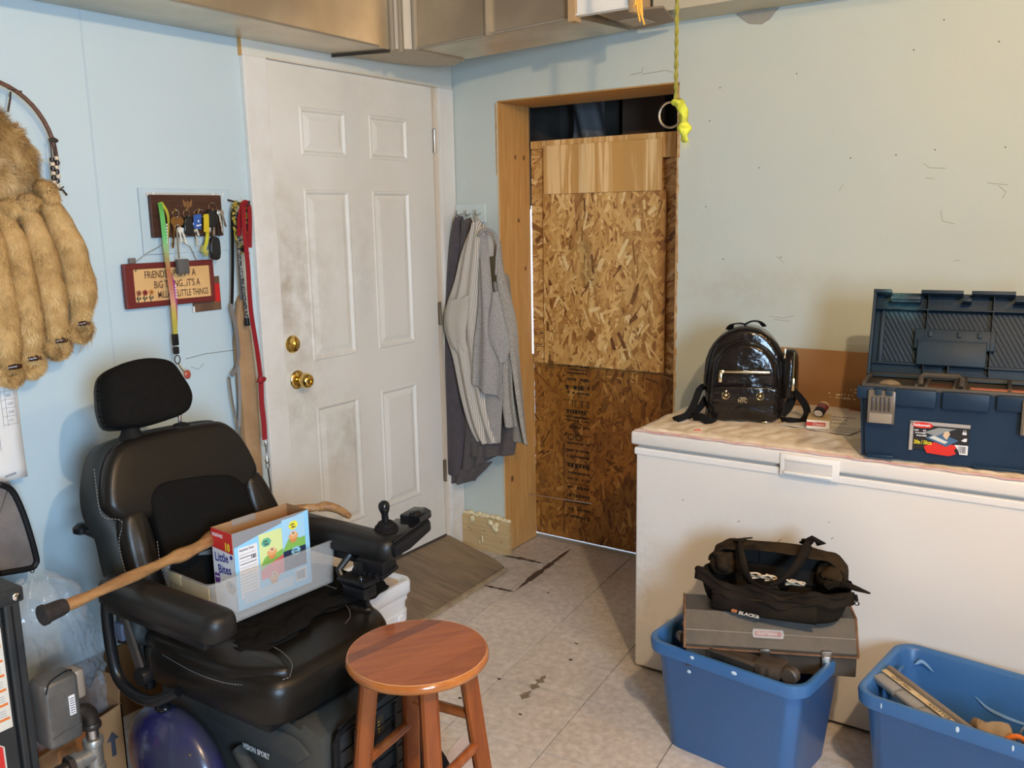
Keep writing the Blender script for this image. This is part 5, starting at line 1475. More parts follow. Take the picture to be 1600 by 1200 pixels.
band('ribbon', [(.044, -1.555, 1.630), (.060, -1.562, 1.59), (.058, -1.558, 1.50), (.060, -1.556, 1.42), (.058, -1.549, 1.33), (.060, -1.551, 1.27), (.056, -1.549, 1.215)], .015, lm1, lan, [.1, .2, .5, 1.1, .5, .2, .1])
band('ribbon', [(.040, -1.548, 1.632), (.052, -1.536, 1.59), (.054, -1.545, 1.50), (.054, -1.546, 1.42), (.054, -1.536, 1.36), (.052, -1.538, 1.28), (.053, -1.547, 1.215)], .014, lm2, lan, [-.3, -.5, -.9, -1.0, -.2, -.3, -.1])
for z, s in ((1.505, 'RICK ME HARDER'),):
    for k in range(7):
        G().box((.0615, -1.5545 + .0005 * k, z + k * .009), (.0620, -1.5505 + .0005 * k, z + .006 + k * .009)).obj('ribbon_print', paperm, lan, smooth=False)
for k in range(5):
    G().box((.0550, -1.535, 1.33 + k * .009), (.0556, -1.531, 1.336 + k * .009)).obj('ribbon_print', paperm, lan, smooth=False)
G().box((.049, -1.560, 1.178), (.059, -1.539, 1.216), .003).obj('clip_top', black_pl, lan)
G().box((.047, -1.558, 1.150), (.060, -1.541, 1.174), .003).obj('clip_bottom', black_pl, lan)
G().tube([(.054, -1.548 + .010 * cos(a), 1.132 + .014 * sin(a)) for a in [2 * pi * k / 16 for k in range(16)]], .0018, closed=True, n=6).obj('ring', black_gl, lan)
G().tube([(.056, -1.545, 1.118), (.060, -1.538, 1.10), (.064, -1.530, 1.09)], .003, n=6).obj('snap_hook', chrome, lan)
G().sphere((.066, -1.524, 1.080), .013, 10, sc=(.5, 1, 1.2)).obj('trinket', mat('trinket_red', (.40, .08, .05), .3), lan)

# ---- friendship sign
sg = thing('wall_sign', 'dark red framed sign with hand lettering about friendship and three flowers', 'sign', (.02, -1.52, 1.37))
SO = Vector((.014, -1.689, 1.306)); 
SY = Vector((0, .3325, -.001)).normalized(); SZ = Vector((0, .012, .141)).normalized()
def SF(u, v, d=0): return frame(SO + SY * u + SZ * v + Vector((d, 0, 0)), SY, SZ)
fm = mat('sign_frame_red', (.14, .018, .016), .45, bump=.05, bscale=30)
Wd, Hd = .330, .139
g = G(); F0 = SF(0, 0)
g.box((0, 0, -.004), (Wd, .018, .012), .003, M=F0).box((0, Hd - .018, -.004), (Wd, Hd, .012), .003, M=F0).box((0, .016, -.004), (.032, Hd - .016, .012), .002, M=F0).box((Wd - .014, .016, -.004), (Wd, Hd - .016, .012), .002, M=F0)
g.obj('sign_frame', fm, sg, smooth=False)
G().box((.028, .014, -.002), (Wd - .012, Hd - .014, .006), 0, M=F0).obj('sign_face', mat('sign_cream', (.72, .45, .19), .6, col2=(.64, .38, .15), scale=9), sg, smooth=False)
tk = mat('sign_ink', (.06, .025, .015), .7)
for s, u, v, h, sx in (('FRiENDSHiP iSN\'T A', .064, .091, .0330, .66), ('BiG THiNG...iT\'S A', .098, .058, .0330, .66), ('MiLLiON LiTTLE THiNGS', .112, .026, .0310, .575)):
    text('lettering', s, h, SF(u, v, .0063), tk, sg, ext=.0004, sx=sx, bold=.0001)
for k, (cc) in enumerate([(.30, .10, .05), (.25, .02, .02), (.55, .22, .04)]):
    u = .043 + k * .022
    st = G().box((u - .0012, .018, .006), (u + .0012, .040, .0072), 0, M=F0).obj('flower_stem', mat('stem_green', (.03, .06, .04), .7), sg, smooth=False)
    for s in (-1, 1):
        G().prism([(0, 0), (s * .008, .005), (s * .007, .011), (s * .002, .007)][::s], 0, .001, M=SF(u, .024, .0068)).obj('leaf', mat('stem_green', (.03, .06, .04), .7), st, smooth=False)
    fl_ = G().prism([(.0085 * (1 + .12 * cos(5 * a)) * cos(a), .0085 * (1 + .12 * cos(5 * a)) * sin(a)) for a in [2 * pi * q / 20 for q in range(20)]], 0, .0016, M=SF(u, .047, .0065)).obj('flower', mat('flower_%s' % ('rust', 'wine', 'orange')[k], cc, .6), sg, smooth=False)
    G().lathe([(.003, 0), (.003, .0006)], 8, M=SF(u, .047, .0085)).obj('flower_centre', tk, fl_)
for u, v in ((.034, Hd - .022), (.034, .018)):
    G().lathe([(.004, 0), (.003, .002)], 10, M=SF(u, v, .0065)).obj('tack', steel, sg)
G().tube([SO + SY * .030 + SZ * .139, Vector((.02, -1.60, 1.475)), Vector((.022, -1.545, 1.498))], .0012, n=5).obj('hanging_wire', steel, sg)
G().tube([Vector((.022, -1.475, 1.508)), Vector((.020, -1.44, 1.49)), SO + SY * .262 + SZ * .139], .0012, n=5).obj('hanging_wire', steel, sg)
G().box((.010, -1.662, 1.446), (.020, -1.640, 1.462), .002).obj('wire_block', mat('grey_block', (.16, .14, .12), .7), sg)
# small board partly hidden behind the sign
sb = thing('small_plaque', 'small brown plaque with a red stripe, mostly behind the sign', 'plaque', (.005, -1.36, 1.33))
G().box((.0015, -1.436, 1.272), (.008, -1.325, 1.386), .001).obj('plaque_board', mat('plaque_brown', (.10, .05, .03), .6, col2=(.16, .09, .05), scale=20), sb, smooth=False)
G().box((.008, -1.350, 1.300), (.0092, -1.328, 1.362)).obj('red_stripe', mat('stripe_red', (.55, .02, .02), .4), sb, smooth=False)
G().box((.008, -1.440, 1.272), (.0092, -1.433, 1.292)).obj('white_edge', paperm, sb, smooth=False)

# ---- leash hook with straps and leash
hk = thing('wall_hook', 'long dark screw hook in the wall beside the door, loaded with leashes', 'hook', (0, -1.262, 1.64))
G().tube([(0, -1.262, 1.642), (.05, -1.261, 1.632), (.100, -1.262, 1.618), (.112, -1.262, 1.624), (.114, -1.262, 1.636)], .0035, n=8).obj('hook_shank', cordm, hk)
G().lathe([(.018, 0), (.016, .003)], 12, M=Matrix.Translation((0, -1.264, 1.644)) @ Matrix.Rotation(radians(90), 4, 'Y')).obj('chipped_plaster', mat('chipped_plaster', (.62, .61, .56), .8), hk)
rl = thing('leash', 'red webbing dog leash with a knot and a steel snap hanging beside the door', 'leash', (.09, -1.25, 1.3))
lred = mat('red_webbing', (.27, .008, .014), .7, bump=.15, bscale=150)
G().tube(smoothline([(.085, -1.290, 1.52), (.090, -1.287, 1.58), (.095, -1.275, 1.622), (.100, -1.262, 1.628), (.098, -1.250, 1.60), (.095, -1.258, 1.48)], 20), 1, rect=(.020, .0025), up=(1, .2, 0)).obj('loop', lred, rl, smooth=False)
G().tube(smoothline([(.100, -1.276, 1.618), (.100, -1.280, 1.55), (.096, -1.272, 1.42), (.090, -1.268, 1.27), (.082, -1.247, 1.129), (.080, -1.238, 1.03)], 24), 1, rect=(.019, .0025), up=(1, .1, 0)).obj('band', lred, rl, smooth=False)
g = G().sphere((.083, -1.238, 1.018), .018, 12, sc=(.7, 1, .85)); g.jitter(.006, 60, 2); g.obj('knot', lred, rl)
G().tube(smoothline([(.080, -1.238, 1.01), (.080, -1.241, .93), (.080, -1.238, .87), (.080, -1.239, .800)], 14), 1, rect=(.019, .0025), up=(1, -.2, 0)).obj('band', lred, rl, smooth=False)
sn = G().lathe([(.006, .0), (.008, .012), (.004, .020), (.004, .060), (.007, .070), (.003, .085)], 12, M=Matrix.Translation((.081, -1.236, .712))).obj('snap', steel, rl)
G().tube([(.081, -1.235 + .008 * cos(a), .705 + .012 * sin(a)) for a in [2 * pi * k / 12 for k in range(12)]], .002, n=6, closed=True).obj('snap_eye', chrome, sn)
G().tube([(.081, -1.235, .695), (.082, -1.230, .63), (.082, -1.228, .45)], .003, n=6).obj('cord_tail', cordm, rl)
tm = thing('tape_strap', 'yellow and black patterned measuring strap looped over the wall hook', 'strap', (.06, -1.28, 1.55))
tpm = mat('tape_yellow', (.52, .40, .06), .5, col2=(.02, .02, .015), scale=90, lo=.50, hi=.54, detail=1)
G().tube(smoothline([(.055, -1.262, 1.630), (.060, -1.282, 1.615), (.062, -1.287, 1.56), (.062, -1.278, 1.50), (.064, -1.262, 1.462)], 20), 1, rect=(.020, .002), up=(1, .2, 0)).obj('strap_front', tpm, tm, smooth=False)
G().tube(smoothline([(.060, -1.260, 1.630), (.072, -1.245, 1.60), (.074, -1.250, 1.52), (.066, -1.258, 1.462)], 16), 1, rect=(.018, .002), up=(1, -.2, 0)).obj('strap_back', tpm, tm, smooth=False)
for k in range(4):
    G().box((.0650, -1.282 + k * .004, 1.548 - k * .022), (.0658, -1.270 + k * .004, 1.552 - k * .022)).obj('strap_mark', black_pl, tm, smooth=False)
G().tube([(.067, -1.255, 1.468), (.070, -1.245, 1.454), (.068, -1.235, 1.462)], .0015, n=5).obj('wire_clip', steel, tm)
bc = thing('braided_cord', 'black and grey braided cord hanging behind the red leash', 'cord', (.06, -1.27, 1.35))
G().tube(smoothline([(.058, -1.275, 1.60), (.062, -1.278, 1.46), (.064, -1.272, 1.35), (.066, -1.268, 1.235)], 30), [.0052 + .0010 * sin(k * 2.2) for k in range(31)], n=7).obj('braid', mat('braid', (.03, .03, .03), .7, col2=(.32, .30, .28), scale=180, lo=.5, hi=.53, detail=1), bc)
G().lathe([(.009, 0), (.010, .006), (.008, .028)], 10, M=Matrix.Translation((.066, -1.268, 1.212))).obj('end_cap', black_pl, bc)
ss = thing('nylon_strap', 'thin grey and black nylon strap hanging on the wall behind the leash', 'strap', (.04, -1.30, 1.2))
gs = mat('grey_strap', (.20, .19, .185), .6)
G().tube(smoothline([(.045, -1.280, 1.60), (.040, -1.290, 1.42), (.036, -1.303, 1.28)], 12), 1, rect=(.011, .002), up=(1, .1, 0)).obj('black_part', black_pl, ss, smooth=False)
G().tube(smoothline([(.040, -1.312, 1.290), (.045, -1.300, 1.20), (.040, -1.293, 1.12), (.036, -1.300, 1.07), (.040, -1.330, 1.045)], 16), 1, rect=(.018, .002), up=(1, .2, 0)).obj('grey_part', gs, ss, smooth=False)
G().tube(smoothline([(.040, -1.340, 1.040), (.040, -1.335, .96), (.042, -1.322, .86), (.045, -1.318, .78)], 12), 1, rect=(.012, .002), up=(1, .5, 0)).obj('grey_part', gs, ss, smooth=False)
G().tube(smoothline([(.038, -1.296, 1.07), (.040, -1.302, .97), (.042, -1.315, .86)], 12), 1, rect=(.010, .002), up=(1, -.5, 0)).obj('grey_part', gs, ss, smooth=False)
tst = thing('tan_paddle', 'long tan suede covered board hanging upright behind the red leash', 'board', (.04, -1.26, .9))
tan = mat('tan_suede', (.42, .26, .13), .85, col2=(.34, .20, .095), scale=9, bump=.2, bscale=50)
padl = [(-1.282, .40), (-1.222, .40), (-1.222, 1.0), (-1.232, 1.18), (-1.248, 1.29), (-1.258, 1.315), (-1.272, 1.29), (-1.292, 1.16), (-1.292, 1.0)]
G().prism(padl, 0, .026, .006, M=Matrix(((0, 0, 1, .012), (1, 0, 0, 0), (0, 1, 0, 0), (0, 0, 0, 1)))).obj('paddle_board', tan, tst)
G().tube([(.040, -1.262, 1.30), (.052, -1.27, 1.42), (.055, -1.268, 1.60)], 1, rect=(.014, .003), up=(1, 0, 0)).obj('hanging_strap', mat('grey_canvas', (.14, .13, .12), .8), tst, smooth=False)

# ================================================================= CLOTHES ON THE BACK WALL
hp_ = thing('hook_board', 'pale painted board with small metal hooks behind the hanging clothes', 'hook board', (.11, -.01, 1.60))
G().box((.022, -.014, 1.545), (.185, -.0005, 1.628), .002).obj('board', mat('hook_board_paint', (.60, .68, .66), .55), hp_, smooth=False)
for x in (.055, .105, .160):
    G().tube([(x, -.012, 1.585), (x, -.040, 1.575), (x, -.052, 1.585), (x, -.050, 1.600)], .0035, n=7).obj('coat_hook', steel, hp_)
def sheet(name, L_, R_, nu, nv, m, parent, amp=.01, freq=5, ph=0, th=.003, bulge=.02, world=True, wander=.0):
    """cloth between two edge curves, with folds that run down it"""
    A = smoothline(L_, nv); B = smoothline(R_, nv)
    def f(u, v):
        p = A[round(v * nv)].lerp(B[round(v * nv)], u)
        n_ = (B[round(v * nv)] - A[round(v * nv)]); n_ = Vector((n_.y, -n_.x, 0))
        n_ = n_.normalized() if n_.length > 1e-5 else Vector((0, -1, 0))
        w = sin((u * freq + ph + wander * sin(v * 5)) * 2 * pi) * amp * (.35 + .65 * v) + bulge * sin(pi * u)
        return p + n_ * w + Vector((0, 0, .003 * sin(u * 9 + v * 7)))
    return G().grid(f, nu, nv).obj(name, m, parent, world=world, solid=th, angle=0, subsurf=1)
dg = mat('charcoal_fleece', (.085, .072, .080), .95, col2=(.072, .060, .068), scale=30, bump=.2, bscale=160, sheen=.15)
dg2 = mat('charcoal_heather', (.110, .095, .092), .95, col2=(.080, .068, .068), scale=160, bump=.25, bscale=160, sheen=.1)
sw = thing('sweatshirt', 'charcoal sweatshirt hanging at the left behind the striped robe', 'sweatshirt', (.08, -.06, 1.0))
sheet('sleeve', [(0.0494, -0.0500, 1.5740), (0.0275, -0.0700, 1.4549), (-0.0008, -0.0800, 1.1938), (-0.0192, -0.0800, 0.9249), (-0.0187, -0.0800, 0.6503), (-0.0180, -0.0800, 0.3753)],
      [(0.0852, -0.0400, 1.5734), (0.1087, -0.0600, 1.3977), (0.0922, -0.0800, 1.1099), (0.1114, -0.0800, 0.8154), (0.1134, -0.0800, 0.5429), (0.0888, -0.0800, 0.3693)], 16, 30, dg, sw, amp=.006, freq=1.6, bulge=.035)
sheet('body', [(0.0811, -0.0450, 1.5537), (0.0599, -0.0600, 1.2527), (0.0559, -0.0700, 0.9290), (0.0547, -0.0700, 0.6871), (0.0198, -0.0700, 0.3563)],
      [(0.1277, -0.0300, 1.5670), (0.2111, -0.0500, 1.2564), (0.2802, -0.0600, 0.9441), (0.3561, -0.0700, 0.6014), (0.3334, -0.0700, 0.5241)], 30, 30, dg2, sw, amp=.014, freq=3.5, bulge=.05, ph=.3)
sheet('hem', [(-0.0097, -0.0850, 0.3872), (-0.0041, -0.0850, 0.3344), (0.0189, -0.0850, 0.3285)], [(0.2574, -0.0850, 0.4720), (0.1752, -0.0850, 0.3929), (0.1446, -0.0850, 0.3574)], 24, 6, dg2, sw, amp=.012, freq=3, bulge=.03)
sheet('lower_fold', [(0.0894, -0.0900, 0.8151), (0.0982, -0.1000, 0.6368), (0.1115, -0.1050, 0.4809)], [(0.3610, -0.0800, 0.8379), (0.3911, -0.0900, 0.6393), (0.3677, -0.0900, 0.5125)], 28, 14, dg2, sw, amp=.012, freq=3.2, bulge=.03, ph=.5)
G().tube([(-0.0021, -0.1020, 0.5330), (0.0587, -0.1120, 0.5307), (0.1285, -0.1000, 0.5462)], .0022, n=5).obj('cuff_seam', dg, sw)

# striped robe: stripes are woven into the cloth, so they are a pattern in the material
def stripe_mat(name, c1, c2, freq, rotx=0):
    m = bpy.data.materials.new(name); m.use_nodes = True; nt = m.node_tree; b = nt.nodes['Principled BSDF']
    tc = nt.nodes.new('ShaderNodeTexCoord'); mp = nt.nodes.new('ShaderNodeMapping')
    mp.inputs['Rotation'].default_value = (0, radians(rotx), 0)
    wv = nt.nodes.new('ShaderNodeTexWave'); wv.wave_type = 'BANDS'; wv.bands_direction = 'X'
    wv.inputs['Scale'].default_value = freq; wv.inputs['Distortion'].default_value = .8; wv.inputs['Detail'].default_value = 1
    r = nt.nodes.new('ShaderNodeValToRGB'); r.color_ramp.elements[0].color = (*c1, 1); r.color_ramp.elements[1].color = (*c2, 1)
    r.color_ramp.elements[0].position = .35; r.color_ramp.elements[1].position = .6
    nt.links.new(tc.outputs['Object'], mp.inputs[0]); nt.links.new(mp.outputs[0], wv.inputs[0]); nt.links.new(wv.outputs['Fac'], r.inputs[0])
    nt.links.new(r.outputs[0], b.inputs['Base Color']); b.inputs['Roughness'].default_value = .9
    return m
strp = stripe_mat('striped_cotton', (.30, .265, .22), (.72, .67, .59), 46, 6)
strp2 = stripe_mat('striped_cotton_slant', (.30, .265, .22), (.72, .67, .59), 46, 40)
hth = mat('grey_heather', (.42, .40, .375), .95, col2=(.28, .265, .25), scale=220, bump=.2, bscale=180)
hth2 = mat('grey_heather_worn', (.42, .395, .35), .95, col2=(.28, .26, .225), scale=180, bump=.2, bscale=180)
rb = thing('bathrobe', 'worn grey and cream striped bathrobe hanging open on the hook board', 'robe', (.25, -.12, 1.1))
# left striped half, drooping to a narrow hem
sheet('striped_front', [(0.1786, -0.0800, 1.5530), (0.1256, -0.1100, 1.4086), (0.0929, -0.1200, 1.2867), (0.0318, -0.1300, 1.1121), (0.0804, -0.1300, 0.9392), (0.1182, -0.1300, 0.7649), (0.1537, -0.1200, 0.6322), (0.1913, -0.1100, 0.5595)],
      [(0.2139, -0.0900, 1.5527), (0.2576, -0.1400, 1.4466), (0.2573, -0.1600, 1.2936), (0.2596, -0.1700, 1.1275), (0.2615, -0.1700, 0.9582), (0.2771, -0.1600, 0.7858), (0.3013, -0.1500, 0.6557), (0.3271, -0.1400, 0.5746)], 26, 40, strp, rb, amp=.013, freq=2.6, bulge=.022, ph=.1, wander=.06)
sheet('sleeve_fold', [(0.0696, -0.1500, 1.2025), (0.0594, -0.1600, 1.1166), (0.0848, -0.1600, 1.0166), (0.1189, -0.1500, 0.9682)], [(0.2214, -0.1700, 1.2377), (0.1972, -0.1800, 1.1255), (0.1835, -0.1750, 1.0390), (0.1838, -0.1600, 0.9626)], 14, 14, strp2, rb, amp=.005, freq=1.5, bulge=.012)
# grey inner side turned out in the middle
sheet('turned_lining', [(0.2019, -0.1000, 1.4894), (0.2555, -0.1600, 1.3487), (0.2618, -0.1800, 1.1844), (0.2397, -0.1900, 1.0161), (0.2270, -0.1900, 0.8381)],
      [(0.2613, -0.1000, 1.5112), (0.3266, -0.1700, 1.3233), (0.3627, -0.1900, 1.1346), (0.3921, -0.1900, 0.9706), (0.3706, -0.1800, 0.7872)], 20, 30, hth, rb, amp=.010, freq=1.7, bulge=.018, ph=.4)
sheet('inner_panel', [(0.2654, -0.1550, 0.8704), (0.2540, -0.1500, 0.7235), (0.2493, -0.1400, 0.5646)], [(0.3684, -0.1600, 0.8517), (0.3511, -0.1500, 0.7050), (0.3376, -0.1450, 0.5771)], 12, 14, hth, rb, amp=.004, freq=1, bulge=.008)
sheet('inner_panel', [(0.3041, -0.1300, 1.2927), (0.3519, -0.1500, 1.0183), (0.3532, -0.1500, 0.7915), (0.3601, -0.1400, 0.6518)], [(0.3646, -0.1200, 1.2935), (0.3921, -0.1300, 1.0184), (0.4110, -0.1400, 0.7954), (0.4217, -0.1300, 0.6571)], 12, 24, hth2, rb, amp=.009, freq=1.3, bulge=.006)
sheet('pocket_flap', [(0.3386, -0.1800, 1.2561), (0.3302, -0.2000, 1.1616), (0.3177, -0.2050, 1.0731), (0.3463, -0.2000, 1.0104), (0.3715, -0.1900, 0.9523)],
      [(0.3619, -0.1750, 1.2564), (0.3932, -0.1850, 1.1630), (0.4205, -0.1850, 1.0548), (0.4192, -0.1800, 0.9989), (0.3946, -0.1800, 0.9470)], 14, 18, hth, rb, amp=.004, freq=1.2, bulge=.014)
# right lapel and side, hanging to the lowest point
sheet('right_front', [(0.3145, -0.1100, 1.4566), (0.3315, -0.1400, 1.2941), (0.3681, -0.1500, 1.1307), (0.4013, -0.1500, 0.9656), (0.4211, -0.1400, 0.7964), (0.4323, -0.1300, 0.6813), (0.4473, -0.1200, 0.5799)],
      [(0.3107, -0.0800, 1.4693), (0.3479, -0.1000, 1.3138), (0.4012, -0.1000, 1.1411), (0.4143, -0.1000, 0.9596), (0.4212, -0.0900, 0.7876), (0.4292, -0.0900, 0.6730), (0.4340, -0.0900, 0.5627)], 16, 34, hth2, rb, amp=.004, freq=1.2, bulge=.012)
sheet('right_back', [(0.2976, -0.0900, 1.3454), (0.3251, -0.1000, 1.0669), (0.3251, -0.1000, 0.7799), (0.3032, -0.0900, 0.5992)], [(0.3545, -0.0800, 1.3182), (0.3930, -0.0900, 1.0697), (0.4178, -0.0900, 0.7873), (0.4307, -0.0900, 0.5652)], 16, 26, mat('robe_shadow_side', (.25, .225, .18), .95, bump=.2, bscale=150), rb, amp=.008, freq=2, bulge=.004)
G().tube(smoothline([(0.2491, -0.1500, 1.4906), (0.2669, -0.1550, 1.5069), (0.3009, -0.1550, 1.5148), (0.3337, -0.1500, 1.4957), (0.3461, -0.1450, 1.4632), (0.3412, -0.1450, 1.4037), (0.3359, -0.1500, 1.3222)], 26), [.007] * 27, n=8).obj('collar_edge', hth, rb, angle=0)
G().tube(smoothline([(0.1540, -0.0700, 1.5671), (0.1745, -0.0750, 1.5390), (0.1922, -0.0700, 1.5527), (0.1714, -0.0600, 1.5723)], 14), .004, n=7).obj('hanging_loop', mat('loop_cream', (.50, .45, .36), .8), rb)
sheet('yoke', [(0.1675, -0.0700, 1.5474), (0.1697, -0.1000, 1.4700), (0.1457, -0.1100, 1.3722)], [(0.1991, -0.0700, 1.5498), (0.2816, -0.1000, 1.5056), (0.3197, -0.1000, 1.4015)], 14, 12, strp2, rb, amp=.006, freq=2, bulge=.02)

# ================================================================= ROPE AND RING
rp = thing('hanging_rope', 'green rope with a metal ring hanging from the ceiling in front of the opening', 'rope', (1.535, -1.0, 2.2))
rpm = mat('green_rope', (.30, .27, .045), .8, col2=(.20, .19, .03), scale=60, stretch=(1, 1, .3), bump=.5, bscale=90)
# two strands twisted together
A = [(1.5363, -1.0000, 2.1172), (1.5369, -1.0000, 1.8678)]
a0 = Vector(A[0]); a1 = Vector(A[1]); up_ = a0 + (a0 - a1).normalized() * .50; up_.z = 2.60
N_ = 110
for s in (0, pi):
    pts = []
    for k in range(N_ + 1):
        p = a1.lerp(up_, k / N_); a = s + k * .75
        pts.append(p + Vector((cos(a), sin(a), 0)) * .0026)
    G().tube(pts, .0036, n=6).obj('strand', rpm, rp)
G().tube([Vector((1.5116, -1.0000, 1.8286)) + Vector((.0295 * cos(a), 0.006 * cos(a), .033 * sin(a))) + Vector((.010, 0, 0)) for a in [2 * pi * k / 32 for k in range(32)]], .0030, n=8, closed=True).obj('ring', mat('ring_metal', (.62, .52, .40), .25, metal=1), rp)
g = G().sphere((1.5389, -1.0000, 1.8594), .011, 12, sc=(1.2, 1, .8)); g.jitter(.004, 90, 1)
lime = mat('lime_rag', (.62, .66, .05), .7, col2=(.42, .44, .05), scale=40, bump=.4, bscale=80)
g.obj('knot', lime, rp, angle=0)
g = G().tube(smoothline([(1.5408, -1.0000, 1.8593), (1.5558, -1.0000, 1.8384), (1.5582, -1.0000, 1.8086), (1.5641, -1.0000, 1.7835), (1.5665, -1.0000, 1.7552)], 22), [.007, .010, .013, .014, .015, .014, .013, .013, .014, .015, .015, .014, .013, .014, .015, .016, .016, .015, .014, .012, .011, .009, .006], n=12)
g.jitter(.012, 45, 3); g.obj('frayed_tail', lime, rp, angle=0)
g = G(); rw = random.Random(8)
for k in range(18):
    a = Vector((1.5663, -1.0000, 1.7619)) + Vector((rw.uniform(-.010, .010), 0, 0)); g.tube([a, a + Vector((rw.uniform(-.004, .01), rw.uniform(-.004, .004), -rw.uniform(.008, .028)))], [.0008, .0003], n=3)
g.obj('fray', mat('lime_fray', (.70, .68, .30), .8), rp, kind='stuff')
os_ = thing('orange_string', 'bunch of frayed orange string ends hanging from the ceiling', 'string', (1.42, -1.0, 2.1))
orm = mat('orange_string', (.85, .42, .06), .7)
for pts in ([(1.4210, -1.0000, 2.1818), (1.4158, -1.0000, 2.1211), (1.4082, -1.0000, 2.1189)], [(1.4248, -1.0000, 2.1812), (1.4216, -1.0000, 2.1139), (1.4295, -1.0000, 2.0770)], [(1.4267, -1.0000, 2.1809), (1.4292, -1.0000, 2.1079), (1.4429, -1.0000, 2.0672)], [(1.4286, -1.0000, 2.1806), (1.4329, -1.0000, 2.1155), (1.4370, -1.0000, 2.0923)]):
    P = [Vector(p) for p in pts]; top = Vector((P[0].x, P[0].y, 2.60))
    G().tube([top] + P, [.0035, .0042, .0040, .0022], n=6).obj('string_end', orm, os_)

# ================================================================= POWER WHEELCHAIR
leather = mat('black_leather', (.011, .009, .007), .36, bump=.05, bscale=240, spec=.38)
leather_g = mat('grey_black_vinyl', (.024, .029, .029), .55, bump=.1, bscale=160, spec=.3)
mesh_f = mat('black_mesh_fabric', (.010, .009, .008), .95, spec=.08, bump=.4, bscale=300)
thread = mat('grey_thread', (.20, .185, .17), .7)
rubber = mat('black_rubber', (.010, .009, .009), .75, spec=.2, bump=.2, bscale=60)
frame_b = mat('black_frame_paint', (.009, .009, .010), .35, spec=.4)
shroud = mat('dusty_shroud', (.040, .045, .046), .5, col2=(.065, .060, .048), scale=5, bump=.1, bscale=80, detail=8)
purple = mat('purple_paint', (.016, .013, .11), .25, coat=.4, metal=.1, col2=(.040, .042, .075), scale=6, lo=.3, hi=.6)
wc = thing('power_wheelchair', 'black leather power wheelchair with a joystick, its back against the blue wall', 'wheelchair', (.75, -1.85, 0))
U = Vector((-.305, 0, .952)); O_ = Vector((.58, -1.86, .52))
def BK(d=0, th=0): return frame(O_ + Vector((.952, 0, .305)) * d, (0, 1, 0), U)
def bo(pts): return [(y + 1.86, (z - .52) / .952) for y, z in pts]
back_o = bo([(-2.06, .50), (-1.56, .50), (-1.545, .60), (-1.552, .70), (-1.565, .77), (-1.598, .83), (-1.604, .86), (-1.618, .92), (-1.640, .97), (-1.680, 1.004), (-1.725, 1.014), (-1.80, 1.018), (-1.88, 1.021), (-1.96, 1.020), (-2.015, 1.012), (-2.050, .990), (-2.075, .95), (-2.095, .90), (-2.102, .85), (-2.094, .81), (-2.088, .78), (-2.092, .70), (-2.085, .60)])
G().cushion(back_o, .095, .030, 0, M=BK(-.060)).obj('backrest_shell', leather_g, wc, angle=60)
up_o = bo([(-2.055, .812), (-2.0, .800), (-1.93, .795), (-1.83, .79), (-1.73, .79), (-1.66, .800), (-1.625, .820), (-1.61, .85), (-1.626, .92), (-1.650, .965), (-1.686, .995), (-1.73, 1.003), (-1.80, 1.008), (-1.88, 1.010), (-1.96, 1.008), (-2.008, 1.0), (-2.040, .98), (-2.065, .945), (-2.083, .90), (-2.090, .86), (-2.080, .835)])
G().cushion(up_o, .055, .026, .006, M=BK(-.004)).obj('shoulder_pad', leather, wc, angle=60)
lft = bo([(-2.055, .52), (-1.985, .52), (-1.985, .70), (-1.985, .80), (-1.995, .835), (-2.035, .838), (-2.066, .81), (-2.075, .70), (-2.07, .60)])
rgt = bo([(-1.675, .52), (-1.575, .52), (-1.562, .60), (-1.568, .70), (-1.585, .77), (-1.610, .832), (-1.65, .838), (-1.674, .81), (-1.672, .66)])
for nm, ol in (('side_bolster', lft), ('side_bolster', rgt)):
    G().cushion(ol, .060, .028, .006, M=BK(-.004)).obj(nm, leather, wc, angle=60)
cen = bo([(-1.975, .50), (-1.685, .50), (-1.680, .70), (-1.683, .79), (-1.695, .825), (-1.725, .848), (-1.80, .866), (-1.90, .878), (-1.945, .876), (-1.972, .855), (-1.980, .82), (-1.980, .70)])
G().cushion(cen, .050, .014, .004, M=BK(.010)).obj('lumbar_pad', mesh_f, wc, angle=60)
def seam(pts, r=.0011, par=wc, dash=True, m=thread):
    """row of small stitches"""
    Q = smoothline(pts, 200); g = G()
    L = 0; out = []
    cum = [0]
    for i in range(1, len(Q)): cum.append(cum[-1] + (Q[i] - Q[i - 1]).length)
    s = 0; k = 0; tot = cum[-1]
    def at(d):
        import bisect
        i = min(max(bisect.bisect(cum, d) - 1, 0), len(Q) - 2)
        f = (d - cum[i]) / max(cum[i + 1] - cum[i], 1e-9); return Q[i].lerp(Q[i + 1], f)
    while s + .006 < tot:
        g.tube([at(s), at(s + .0055)], r, n=4, caps=False); s += .0085
    return g.obj('stitching', m, par, kind='stuff')
def onb(y, z, d): return O_ + Vector((.952, 0, .305)) * d + Vector((0, y + 1.86, 0)) + U * ((z - .52) / .952)
seam([onb(-2.083, .955, -.010), onb(-2.097, .87, -.010), onb(-2.094, .835, -.006), onb(-2.062, .812, .012), onb(-2.078, .76, -.002), onb(-2.080, .66, -.002), onb(-2.068, .56, .004)])
seam([onb(-1.988, .74, .020), onb(-2.000, .68, .026), onb(-1.996, .60, .026)], .0012)
seam([onb(-1.668, .80, .020), onb(-1.640, .775, .024), onb(-1.610, .735, .022), onb(-1.588, .69, .016)], .0012)
